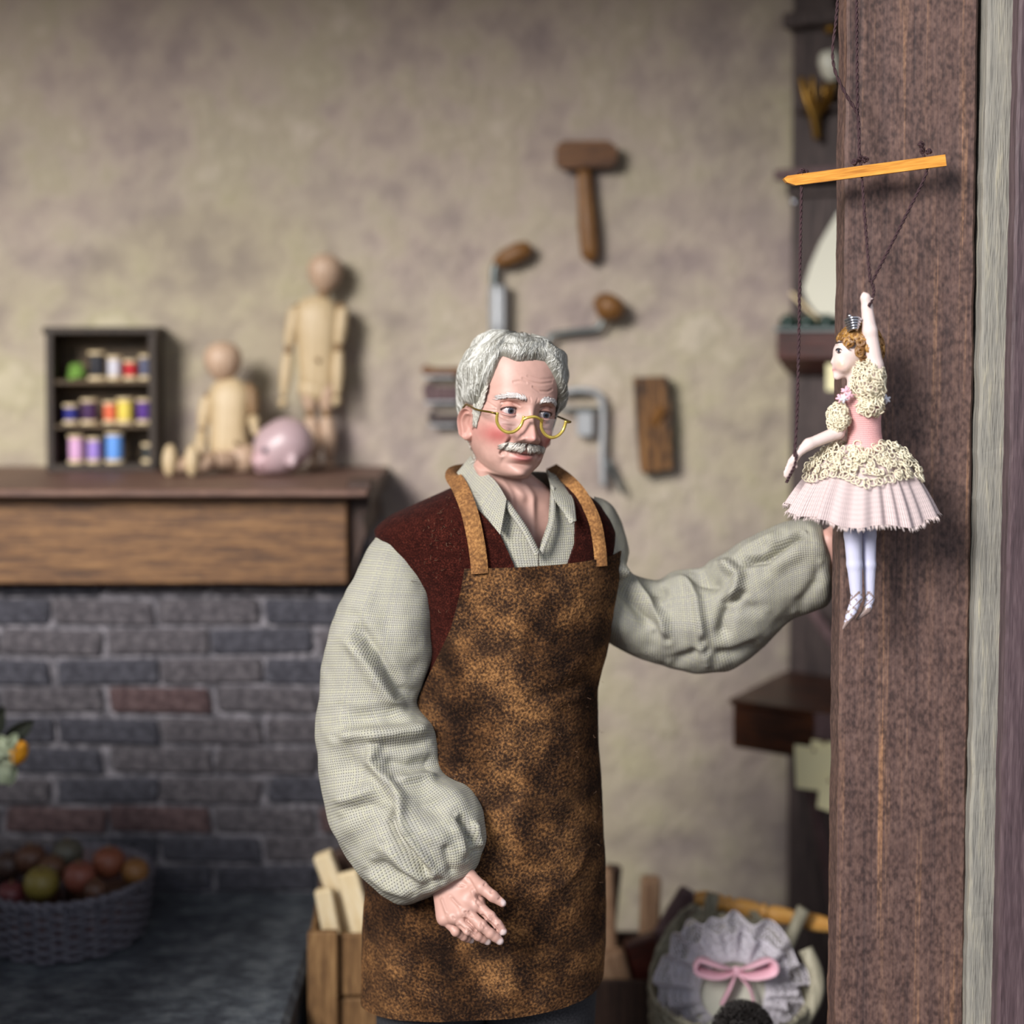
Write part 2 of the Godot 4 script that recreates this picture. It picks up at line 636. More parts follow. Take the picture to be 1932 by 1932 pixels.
	wood("tool_wood_flat", [[0.25, rgb(62, 36, 16)], [0.5, rgb(106, 68, 34)], [0.75, rgb(138, 94, 50)]], Vector3.RIGHT, 0.45)
	wood("plane_wood", [[0.3, rgb(34, 22, 14)], [0.44, rgb(66, 42, 22)], [0.5, rgb(120, 82, 42)], [0.75, rgb(150, 108, 60)]], Vector3.UP, 0.5, 0.05, 0.8)
	wood("crate_wood", [[0.25, rgb(78, 54, 30)], [0.5, rgb(128, 94, 58)], [0.75, rgb(164, 128, 84)]], Vector3.UP, 0.75)
	wood("cream_timber", [[0.25, rgb(206, 180, 136)], [0.5, rgb(228, 206, 164)], [0.75, rgb(236, 222, 192)]], Vector3.UP, 0.7)
	wood("block_wood", [[0.25, rgb(120, 88, 66)], [0.5, rgb(164, 128, 98)], [0.75, rgb(190, 156, 124)]], Vector3.UP, 0.75)
	wood("plum_wood", [[0.25, rgb(58, 40, 42)], [0.5, rgb(94, 72, 74)], [0.75, rgb(122, 100, 98)]], Vector3.UP, 0.7)
	wood("bench_wood", [[0.25, rgb(26, 12, 6)], [0.5, rgb(64, 32, 14)], [0.75, rgb(112, 62, 26)]], Vector3.RIGHT, 0.35)
	wood("shelf_dark", [[0.25, rgb(40, 32, 32)], [0.5, rgb(68, 56, 54)], [0.75, rgb(94, 80, 76)]], Vector3.UP, 0.7)
	wood("mahogany", [[0.25, rgb(34, 12, 8)], [0.5, rgb(66, 26, 18)], [0.75, rgb(92, 40, 28)]], Vector3.RIGHT, 0.4)
	wood("post_wood", [[0.22, rgb(84, 67, 64)], [0.40, rgb(104, 82, 76)], [0.56, rgb(114, 90, 81)], [0.64, rgb(134, 105, 88)], [0.74, rgb(168, 128, 96)]], Vector3.UP, 0.62, 0.10, 0.55)
	M.post_wood.uv1_scale = Vector3(3.4, 0.075, 3.4)
	M.post_wood.detail_enabled = true
	M.post_wood.detail_albedo = coloured(blend([[speck, 0.8], [fine, 1.0], [mid, 0.6]]), 512, [[0.28, rgb(150, 142, 144)], [0.5, rgb(216, 208, 206)], [0.70, rgb(255, 250, 246)]])
	M.post_wood.detail_blend_mode = BaseMaterial3D.BLEND_MODE_MUL
	M.post_wood.detail_uv_layer = BaseMaterial3D.DETAIL_UV_2
	M.post_wood.uv2_triplanar = true
	M.post_wood.uv2_scale = Vector3(2.2, 1.4, 2.2)
	wood("violet_wood", [[0.22, rgb(56, 43, 46)], [0.5, rgb(82, 65, 69)], [0.8, rgb(112, 94, 96)]], Vector3.UP, 0.55, 0.12)
	wood("limewash", [[0.2, rgb(104, 102, 96)], [0.45, rgb(131, 128, 120)], [0.6, rgb(143, 139, 128)], [0.8, rgb(176, 168, 144)]], Vector3.UP, 0.8, 0.3)
	wood("orange_wood", [[0.25, rgb(176, 110, 32)], [0.5, rgb(214, 146, 54)], [0.75, rgb(232, 172, 80)]], Vector3.RIGHT, 0.5, 0.05)
	wood("amber_wood", [[0.25, rgb(190, 130, 58)], [0.5, rgb(222, 164, 86)], [0.75, rgb(236, 190, 116)]], Vector3.UP, 0.45, 0.03)
	wood("reed", [[0.25, rgb(110, 106, 90)], [0.5, rgb(152, 146, 126)], [0.75, rgb(182, 176, 156)]], Vector3.UP, 0.8, 0.1)
	wood("wicker", [[0.25, rgb(66, 63, 72)], [0.5, rgb(96, 93, 102)], [0.75, rgb(130, 126, 132)]], Vector3.UP, 0.85, 0.1)
	plain("steel", rgb(150, 154, 158), 0.32, 0.9)
	plain("dull_steel", rgb(112, 120, 120), 0.45, 0.8)
	plain("grey_metal", rgb(176, 178, 180), 0.5, 0.5)
	plain("brass", rgb(132, 100, 48), 0.38, 0.95)
	plain("gold", rgb(228, 200, 100), 0.25, 0.65)
	plain("dark_gold", rgb(120, 98, 40), 0.4, 0.7)
	plain("silver", rgb(190, 192, 200), 0.2, 0.95)
	plain("paper", rgb(240, 232, 186), 0.8)
	plain("white_cloth", rgb(214, 212, 196), 0.9)
	plain("bottle_green", rgb(22, 48, 40), 0.12)
	plain("porcelain", rgb(208, 206, 190), 0.3)
	plain("glass_pane", Color(0.95, 0.96, 0.96, 0.07), 0.02)
	M.glass_pane.transparency = BaseMaterial3D.TRANSPARENCY_ALPHA

	# linen: a plain weave of pale threads
	var wn := 256
	var th := 8
	var tone := []
	for i in 64: tone.append(rng.randf_range(-1, 1))
	var wa := PackedByteArray()
	var wh := PackedByteArray()
	wa.resize(wn * wn * 3)
	wh.resize(wn * wn)
	for y in wn:
		for x in wn:
			var i := x / th
			var j := y / th
			var u := (x % th + 0.5) / th * 2.0 - 1.0
			var v := (y % th + 0.5) / th * 2.0 - 1.0
			var over := (i + j) % 2 == 0
			var across: float = u if over else v      # distance from the axis of the thread on top
			var along: float = v if over else u
			var hgt := sqrt(maxf(0.0, 1.0 - across * across * 0.98)) * (0.55 + 0.45 * cos(along * 1.45))
			hgt *= 1.0 if absf(u) < 0.93 or absf(v) < 0.93 else 0.2
			var t: float = tone[i % 32] if over else tone[32 + j % 32]
			# between four threads there is a hole
			var hole := smoothstep(0.55, 0.85, absf(u)) * smoothstep(0.55, 0.85, absf(v))
			var b := (1.0 - 0.72 * hole) * (0.90 + 0.035 * t + 0.05 * sin(along * 9.0 + i * 3 + j * 5))
			wh[y * wn + x] = int(clampf(hgt * 255, 0, 255))
			var q := (y * wn + x) * 3
			wa[q] = int(clampf(170 * b + 8, 0, 255))
			wa[q + 1] = int(clampf(167 * b + 8, 0, 255))
			wa[q + 2] = int(clampf((152 - 5 * t) * b + 8, 0, 255))
	T.weave = ImageTexture.create_from_image(Image.create_from_data(wn, wn, false, Image.FORMAT_RGB8, wa))
	T.weave_h = grey(wh, wn)
	var linen := plain("linen", Color.WHITE, 0.9)
	linen.albedo_texture = T.weave
	linen.uv1_scale = Vector3(1.0 / 0.118, 1.0 / 0.118, 1)
	linen.heightmap_enabled = true
	linen.heightmap_texture = T.weave_h
	linen.heightmap_scale = 0.12
	var tulle: StandardMaterial3D = linen.duplicate()
	# fine upright threads
	var tl := PackedByteArray()
	tl.resize(128 * 128)
	for y in 128:
		for x in 128: tl[y * 128 + x] = int(clampf(150 + 95 * sin((x % 8 + 0.5) / 8.0 * PI) + (8 if (y / 6) % 2 else 0), 0, 255))
	tulle.albedo_texture = grey(tl, 128)
	tulle.heightmap_texture = tulle.albedo_texture
	tulle.albedo_color = rgb(232, 210, 208)
	tulle.uv1_scale = Vector3(1.0 / 0.030, 1.0 / 0.05, 1)
	tulle.heightmap_scale = 0.05
	tulle.backlight_enabled = true
	tulle.backlight = Color(0.25, 0.22, 0.22)
	M.tulle = tulle
	var knit: StandardMaterial3D = linen.duplicate()
	knit.albedo_texture = coloured(wh, 256, [[0.0, rgb(196, 128, 130)], [1.0, rgb(238, 186, 184)]])
	knit.albedo_color = Color.WHITE
	knit.uv1_scale = Vector3(1.0 / 0.09, 1.0 / 0.09, 1)
	M.knit_pink = knit

	# suede of the apron: small nap patches on broad stains
	var pebble := noise(512, 0.075, 11, FastNoiseLite.TYPE_SIMPLEX_SMOOTH, 3)
	var stain := noise(512, 0.007, 12, FastNoiseLite.TYPE_SIMPLEX_SMOOTH, 3)
	var su := blend([[pebble, 1.0], [stain, 0.8], [speck, 0.5], [fine, 0.5]])
	mapped("suede", coloured(su, 512, [[0.28, rgb(38, 26, 20)], [0.42, rgb(60, 42, 30)], [0.5, rgb(86, 61, 40)], [0.58, rgb(112, 79, 49)], [0.70, rgb(150, 109, 68)]]), Vector3(4.3, 4.3, 4.3), 0.95, grey(blend([[pebble, 1.0], [speck, 0.5]]), 512), 0.18)
	M.suede.detail_enabled = true
	M.suede.detail_albedo = coloured(blend([[broad, 1.0], [mid, 0.45], [speck, 0.12]]), 512, [[0.34, rgb(136, 130, 132)], [0.46, rgb(192, 186, 184)], [0.58, rgb(250, 248, 246)]])
	M.suede.detail_blend_mode = BaseMaterial3D.BLEND_MODE_MUL
	M.suede.detail_uv_layer = BaseMaterial3D.DETAIL_UV_2
	M.suede.uv2_triplanar = true
	M.suede.uv2_scale = Vector3(1.5, 1.2, 1.5)
	mapped("suede_light", coloured(su, 512, [[0.30, rgb(88, 57, 29)], [0.5, rgb(124, 84, 45)], [0.68, rgb(164, 118, 68)]]), Vector3(4, 4, 4), 0.95, T.fine_grey, 0.12)
	mapped("felt", coloured(blend([[fine, 1.0], [speck, 1.0], [mid, 0.6]]), 512, [[0.3, rgb(31, 11, 9)], [0.5, rgb(46, 18, 14)], [0.7, rgb(76, 34, 26)]]), Vector3(6, 6, 6), 1.0, T.fine_grey, 0.12)
	M.felt.metallic_specular = 0.15
	M.suede.metallic_specular = 0.25
	M.felt.rim_enabled = true
	M.felt.rim = 0.05
	M.felt.rim_tint = 0.7
	mapped("trousers", coloured(fine, 512, [[0.3, rgb(26, 26, 30)], [0.7, rgb(48, 48, 52)]]), Vector3(5, 5, 5), 0.95)
	plain("leather", rgb(48, 32, 24), 0.5)
	var skin := plain("skin", Color.WHITE, 0.5)
	skin.vertex_color_use_as_albedo = true
	var bisque := plain("bisque", Color.WHITE, 0.35)
	bisque.vertex_color_use_as_albedo = true
	# hair: streaks along the lock
	var streak := PackedByteArray()
	streak.resize(256 * 256)
	var srow := noise(256, 0.12, 21, FastNoiseLite.TYPE_VALUE, 3)
	for y in 256:
		for x in 256: streak[y * 256 + x] = srow[(y / 24) * 256 + x]
	var hair := plain("silver_hair", Color.WHITE, 0.34)
	hair.vertex_color_use_as_albedo = true
	hair.metallic_specular = 0.75
	var curl := plain("auburn_hair", Color.WHITE, 0.4)
	curl.vertex_color_use_as_albedo = true
	plain("lace_thread", rgb(230, 220, 194), 0.85)
	plain("white_lace", rgb(232, 226, 234), 0.85)
	plain("pink_ribbon", rgb(226, 176, 190), 0.6)
	plain("pale_ribbon", rgb(216, 216, 226), 0.6)
	plain("tulle_thread", rgb(232, 214, 210), 0.85)
	plain("fibre", rgb(118, 88, 66), 0.9)
	plain("cord", rgb(58, 36, 40), 0.85)
	plain("dark_hair", rgb(30, 24, 22), 0.6)

# ------------------------------------------------------------ the room
func build_room() -> void:
	var z := -WALL
	solo(bx(Vector3(6.4, 2.9, 0.2), 0.0), "wall_back", M.plaster, "uneven beige plaster wall behind the mantelpiece and hanging tools", "wall", Transform3D(Basis(), Vector3(-0.6, 1.37, z - 0.1)), "", "structure")
	solo(bx(Vector3(6.4, 0.2, 4.0), 0.0), "floor", M.floorboards, "dark wooden floor under the standing man", "floor", Transform3D(Basis(), Vector3(-0.6, -0.1, -1.9)), "", "structure")
	solo(bx(Vector3(6.4, 0.12, 2.0), 0.0), "ceiling", M.plaster, "plaster ceiling over the back of the workshop", "ceiling", Transform3D(Basis(), Vector3(-0.6, 2.84, z + 1.0)), "", "structure")
	solo(bx(Vector3(0.2, 2.9, 1.1), 0.0), "wall_left", M.plaster, "plaster side wall beside the fireplace", "wall", Transform3D(Basis(), Vector3(-2.6, 1.37, z + 0.55)), "", "structure")
	# the right wall is of dark boards and stands askew; it starts at the corner (0.67, -3.6)
	var along := Vector3(0.841, 0, 0.541)
	var wr := thing("wall_right", "dark board wall at an angle behind the wooden post", "wall", Vector3(0.67, 0, z))
	wr.rotation.y = -atan2(along.z, along.x)
	wr.set_meta("kind", "structure")
	inst(bx(Vector3(1.9, 2.8, 0.08), 0.0), "backing", M.shelf_dark, wr, Transform3D(Basis(), Vector3(0.95, 1.4, -0.052)))
	for k in 7:
		var w := 0.145
		inst(bx(Vector3(w - 0.006, 2.78, 0.016), 0.002), "plank", M.shelf_dark, wr, Transform3D(Basis(), Vector3(0.005 + w * (k + 0.5), 1.4, -0.004)))
	# chimney breast: bricks on a bed of mortar, from the hearth to the mantel
	var ch := Node3D.new()
	ch.name = "wall_chimney"
	add_child(ch)
	tag(ch, "grey painted brick chimney breast under the wooden mantel", "brick wall", "", "structure")
	var front := -3.2
	inst(bx(Vector3(1.5, 1.30, 0.40), 0.0), "mortar_bed", M.mortar, ch, Transform3D(Basis(), Vector3(-1.06, 0.65, front - 0.208)))
	var kinds := [M.brick, M.brick, M.brick_dark, M.brick_red, M.brick, M.brick_dark]
	var meshes := []
	for k in 4: meshes.append(brick_mesh(Vector3(0.218, 0.054, 0.03), k))
	var half := brick_mesh(Vector3(0.105, 0.054, 0.03), 9)
	for row in 13:
		var y := 0.548 + row * 0.0652
		if y > 1.24: break
		var shift := 0.114 if row % 2 == 0 else 0.0
		for c in 6:
			var x := -0.425 - c * 0.2286 - shift + rng.randf_range(-0.006, 0.006)
			var o := inst(meshes[rng.randi() % 4], "brick", kinds[rng.randi() % 6], ch, Transform3D(Basis(Vector3.BACK, rng.randf_range(-0.008, 0.008)), Vector3(x, y + rng.randf_range(-0.002, 0.002), front - 0.0105 + rng.randf_range(-0.002, 0.002))))
			if x < -1.5: o.free()
		if shift > 0.0:
			inst(half, "brick", kinds[rng.randi() % 6], ch, Transform3D(Basis(), Vector3(-0.367, y, front - 0.0105)))
	# an unseen cabinet, added at the left to shade the hearth
	var cu := thing("added_cupboard", "dark wooden cabinet added out of view to shade the hearth", "added_cupboard", Vector3(-1.40, 0, -1.95))
	inst(bx(Vector3(0.9, 1.38, 0.42), 0.006), "body", M.mantel_dark, cu, Transform3D(Basis(), Vector3(0, 0.71, 0)))
	inst(bx(Vector3(0.96, 0.04, 0.46), 0.008), "top", M.mantel_top, cu, Transform3D(Basis(), Vector3(0, 1.42, 0)))
	inst(bx(Vector3(0.94, 0.06, 0.44), 0.004), "plinth", M.mantel_dark, cu, Transform3D(Basis(), Vector3(0, 0.03, 0)))
	for x in [-0.22, 0.22]:
		var door := inst(bx(Vector3(0.42, 1.22, 0.025), 0.006), "door", M.mantel_dark, cu, Transform3D(Basis(), Vector3(x, 0.72, 0.222)))
		var kn := mb()
		ball(kn, Vector3(0.016, 0.016, 0.014), Transform3D(), 12)
		inst(done(kn), "knob", M.brass, door, Transform3D(Basis(), Vector3(-signf(x) * 0.17, 0.05, 0.026)))
	# raised hearth
	var st := mb()
	box(st, Vector3(1.31, 0.516, 0.86), Transform3D(Basis(), Vector3(-1.055, 0.258, -2.79)), 0.012)
	solo(done(st), "hearth", M.stone, "raised blue-grey stone hearth in front of the brickwork", "hearth", Transform3D(), "", "structure")

func brick_mesh(size: Vector3, sd: int) -> ArrayMesh:
	# a brick with worn, slightly crooked edges
	var st := mb()
	var q := RandomNumberGenerator.new()
	q.seed = sd + 100
	box(st, size, Transform3D(Basis(), Vector3.ZERO), 0.006)
	var m := done(st)
	var arr := m.surface_get_arrays(0)
	var v: PackedVector3Array = arr[Mesh.ARRAY_VERTEX]
	for i in v.size():
		v[i] += Vector3(sin(v[i].y * 90 + sd), sin(v[i].x * 40 + sd * 2.0), 0) * 0.003
	arr[Mesh.ARRAY_VERTEX] = v
	var out := ArrayMesh.new()
	out.add_surface_from_arrays(Mesh.PRIMITIVE_TRIANGLES, arr)
	return out

func build_posts() -> void:
	# the front post, a strip of limewashed edge and the frame beside it; all reach from floor to ceiling
	var d := 2.22
	var xl := P(1588, 966, d).x
	var xr := P(1833, 966, d).x
	var lean := Basis(Vector3.BACK, -0.004)
	var post := board_mesh(xr - xl, 2.76, 0.06, 41, 0.004)
	solo(post, "post", M.post_wood, "rough dark brown wooden post that the marionette hangs against", "post", Transform3D(lean, Vector3((xl + xr) * 0.5 - 0.0005, 1.38, -d - 0.03)), "", "structure")
	var sl := P(1847, 966, 2.2).x
	var sr := P(1903, 966, 2.2).x
	solo(board_mesh(sr - sl, 2.76, 0.09, 43, 0.006), "trim_1", M.limewash, "narrow pale limewashed strip beside the brown post", "trim", Transform3D(Basis(Vector3.BACK, -0.010), Vector3((sl + sr) * 0.5 - 0.003, 1.38, -2.2 - 0.045)), "", "structure")
	var vl := P(1903, 966, 2.17).x
	solo(board_mesh(0.16, 2.76, 0.1, 47, 0.003), "trim_2", M.violet_wood, "violet-brown stained frame board at the edge of the opening", "trim", Transform3D(Basis(Vector3.BACK, -0.010), Vector3(vl + 0.079, 1.38, -2.17 - 0.05)), "", "structure")
	solo(bx(Vector3(0.34, 2.76, 0.02), 0.0), "trim_3", M.post_wood, "brown board behind the post and the pale strip", "trim", Transform3D(Basis(), Vector3(xr + 0.14, 1.38, -2.34)), "", "structure")

func board_mesh(w: float, h: float, t: float, sd: int, wob: float) -> ArrayMesh:
	# a sawn board whose long edges waver a little
	var q := FastNoiseLite.new()
	q.seed = sd
	q.frequency = 3.0
	q.fractal_octaves = 4
	var n := 240
	var b := 0.004
	var prof := [Vector2(-w / 2, -t / 2), Vector2(-w / 2, t / 2 - b), Vector2(-w / 2 + b, t / 2), Vector2(w / 2 - b, t / 2), Vector2(w / 2, t / 2 - b), Vector2(w / 2, -t / 2)]
	var st := mb()
	st.set_smooth_group(-1)
	var last := []
	for j in n + 1:
		var y := -h / 2 + h * j / n
		var ring := []
		for k in prof.size():
			var p: Vector2 = prof[k]
			ring.append(Vector3(p.x + q.get_noise_2d(y * 4.0, 10.0 if p.x < 0 else 50.0) * wob * 0.5, y, p.y + q.get_noise_2d(y * 6.0, k * 3.0) * wob * 0.2))
		if j > 0:
			for k in prof.size():
				var k2 := (k + 1) % prof.size()
				quad(st, last[k], ring[k], ring[k2], last[k2])
		last = ring
	return done(st)

# ------------------------------------------------------------ mantel and what stands on it
const MANTEL_Y := 1.416

func build_mantel() -> void:
	var root := thing("mantelpiece", "long brown wooden mantelpiece above the brick fireplace", "mantel", Vector3(-1.0, 0, 0))
	root.set_meta("kind", "structure")
	var xr := P(694, 925, 3.07).x + 1.0
	var xl := -0.95
	var w := xr - xl
	var cx := (xr + xl) * 0.5
	inst(bx(Vector3(w, 0.016, 0.53), 0.004), "top_board", M.mantel_top, root, Transform3D(Basis(), Vector3(cx, MANTEL_Y - 0.008, -3.335)))
	var fx := P(655, 1000, 3.13).x + 1.0
	inst(bx(Vector3(fx - xl, 0.192, 0.05), 0.004), "fascia", M.mantel_wood, root, Transform3D(Basis(), Vector3((fx + xl) * 0.5, MANTEL_Y - 0.016 - 0.096, -3.155)))
	inst(bx(Vector3(fx - xl - 0.02, 0.185, 0.40), 0.002), "beam", M.mantel_dark, root, Transform3D(Basis(), Vector3((fx + xl) * 0.5, MANTEL_Y - 0.016 - 0.093, -3.38)))
	# moulding at the right end, turning the corner
	var st := mb()
	prism(st, PackedVector2Array([Vector2(0, 0), Vector2(0.045, 0), Vector2(0.045, -0.03), Vector2(0.03, -0.05), Vector2(0.036, -0.09), Vector2(0.018, -0.14), Vector2(0.012, -0.185), Vector2(0, -0.19)]), 0.42, Transform3D(Basis(), Vector3.ZERO))
	inst(done(st), "end_moulding", M.mantel_dark, root, Transform3D(Basis(), Vector3(fx, MANTEL_Y - 0.016, -3.37)))
	inst(bx(Vector3(0.05, 0.026, 0.06), 0.003), "corner_block", M.mantel_dark, root, Transform3D(Basis(), Vector3(xr - 0.02, MANTEL_Y + 0.004, -3.12)))

func spool_mesh(r: float, h: float, seg := 18) -> Array:
	var a := mb()
	lathe(a, [[0, 0], [r, 0], [r, 0.006], [r * 0.55, 0.010], [r * 0.55, h - 0.010], [r, h - 0.006], [r, h], [r * 0.25, h], [r * 0.25, h - 0.01], [0, h - 0.01]], seg, Transform3D(), -1)
	var b := mb()
	var prof := [[0.0, 0.009]]
	for k in 10:
		var t := k / 9.0
		prof.append([r * (0.86 - 0.06 * absf(t - 0.5)) + (0.0007 if k % 2 else 0.0), lerpf(0.009, h - 0.009, t)])
	prof.append([0.0, h - 0.009])
	lathe(b, prof, seg)
	return [done(a), done(b)]

func build_mantel_things() -> void:
	var d := 3.46
	# cabinet of thread spools: turned a little so that its right side shows
	var at := P(192, 888, d)
	at.y = MANTEL_Y
	var cab := thing("spool_cabinet", "small dark open cabinet of coloured thread spools on the mantel", "cabinet", at, 0.10)
	var W := 0.252
	var H := 0.338
	var D := 0.125
	var t := 0.017
	inst(bx(Vector3(t, H - t, D), 0.002), "side", M.cabinet_wood, cab, Transform3D(Basis(), Vector3(-W / 2 + t / 2, H / 2, -D / 2)))
	inst(bx(Vector3(t, H - t, D), 0.002), "side", M.cabinet_wood, cab, Transform3D(Basis(), Vector3(W / 2 - t / 2, H / 2, -D / 2)))
	inst(bx(Vector3(W + 0.012, t, D + 0.008), 0.003), "top", M.cabinet_wood, cab, Transform3D(Basis(), Vector3(0, H - t / 2, -D / 2)))
	inst(bx(Vector3(W, t, D), 0.002), "bottom", M.cabinet_wood, cab, Transform3D(Basis(), Vector3(0, t / 2, -D / 2)))
	inst(bx(Vector3(W - t, H - t, 0.008), 0.001), "back", M.cabinet_shelf, cab, Transform3D(Basis(), Vector3(0, H / 2, -D + 0.005)))
	var floors := [t, 0.110, 0.214]
	for k in [1, 2]:
		inst(bx(Vector3(W - 2 * t, 0.010, D - 0.012), 0.001), "shelf", M.cabinet_shelf, cab, Transform3D(Basis(), Vector3(0, floors[k] - 0.005, -D / 2 - 0.004)))
	# spools: [pixel, shelf, height, radius, colour, words]
	var rows := [
		[180, 2, 0.066, 0.021, rgb(26, 26, 34), "black thread"], [212, 2, 0.055, 0.017, rgb(206, 204, 214), "white thread"], [242, 2, 0.046, 0.017, rgb(186, 22, 34), "red thread"], [268, 2, 0.058, 0.013, rgb(88, 92, 118), "slate grey thread"],
		[131, 1, 0.046, 0.018, rgb(34, 36, 124), "royal blue thread"], [165, 1, 0.058, 0.020, rgb(62, 28, 76), "plum thread"], [203, 1, 0.052, 0.016, rgb(222, 106, 70), "coral orange thread"], [231, 1, 0.060, 0.020, rgb(224, 202, 84), "yellow thread"], [266, 1, 0.058, 0.018, rgb(82, 42, 132), "purple thread"],
		[140, 0, 0.066, 0.019, rgb(214, 166, 204), "pink thread"], [173, 0, 0.060, 0.017, rgb(158, 130, 206), "lilac thread"], [211, 0, 0.072, 0.022, rgb(98, 152, 226), "sky blue thread"], [273, 0, 0.045, 0.015, rgb(34, 42, 42), "dark thread standing alone"],
	]
	for s in rows:
		var fy: float = at.y + floors[s[1]]
		var p := P(s[0], 800, d + 0.02)
		p.y = fy
		p.z = at.z - 0.042 - (p.x - at.x) * tan(0.10)
		var sp := thing("thread_spool", "spool of %s on the %s shelf of the dark cabinet" % [s[5], ["bottom", "middle", "top"][s[1]]], "spool", p, 0.0, "thread spools in the cabinet")
		var mm := spool_mesh(s[3], s[2])
		inst(mm[0], "bobbin", M.cream_timber, sp)
		var tm: StandardMaterial3D = M.get("thread_" + s[5], null)
		if tm == null:
			tm = plain("thread_" + s[5], s[4], 0.55)
			tm.rim_enabled = true
			tm.rim = 0.3
		inst(mm[1], "thread", tm, sp)
	# a loose green skein on the top shelf
	var sk := P(136, 690, d + 0.02)
	sk.y = at.y + floors[2]
	sk.z = at.z - 0.055
	var ske := mb()
	for k in 5:
		var path := []
		for i in 17:
			var g := TAU * i / 16.0
			path.append(Vector3(cos(g) * (0.018 - k * 0.0015), 0.006 + k * 0.006 + 0.003 * sin(g * 2 + k), sin(g) * (0.014 - k * 0.001)))
		tube(ske, PackedVector3Array(path), 0.0048, 6)
	plain("green_wool", rgb(108, 146, 62), 0.9)
	solo(done(ske), "wool_skein", M.green_wool, "small green wool skein at the end of the top cabinet shelf", "skein", Transform3D(Basis(), sk))

	build_mannequins()
	build_doll_head()

func limb(root: Node3D, called: String, mat: Material, a: Vector3, b: Vector3, r: Array, seg := 14) -> MeshInstance3D:
	# a turned limb: its own y axis runs from a to b
	var st := mb()
	var l := a.distance_to(b)
	var n := 14
	var prof := [[0.0, 0.0]]
	for i in n + 1:
		var t := float(i) / n
		var w := t * (r.size() - 1)
		var k := mini(int(w), r.size() - 2)
		var rr := lerpf(r[k], r[k + 1], smoothstep(0, 1, w - k))
		var cap := minf(1.0, sqrt(maxf(0.0, 1.0 - pow(maxf(0.0, absf(t - 0.5) * 2.0 - 0.86) / 0.14, 2.0))) + 0.25)
		prof.append([rr * cap, l * t])
	prof.append([0.0, l])
	lathe(st, prof, seg)
	return inst(done(st), called, mat, root, frame_to(a, b))

func joint(root: Node3D, p: Vector3, r: float) -> void:
	var st := mb()
	ball(st, Vector3.ONE * r, Transform3D(), 12)
	inst(done(st), "joint", M.joint_wood, root, Transform3D(Basis(), p))

func torso_mesh(rows: Array) -> ArrayMesh:
	# rows: [y, half width, half depth]
	var nu := 28
	var v := PackedVector3Array()
	for r in rows:
		for i in nu:
			var g := TAU * i / nu
			var c := cos(g)
			var s := sin(g)
			v.append(Vector3(signf(c) * pow(absf(c), 0.75) * r[1], r[0], signf(s) * pow(absf(s), 0.85) * r[2]))
	return grid_mesh(v, nu, rows.size(), true)

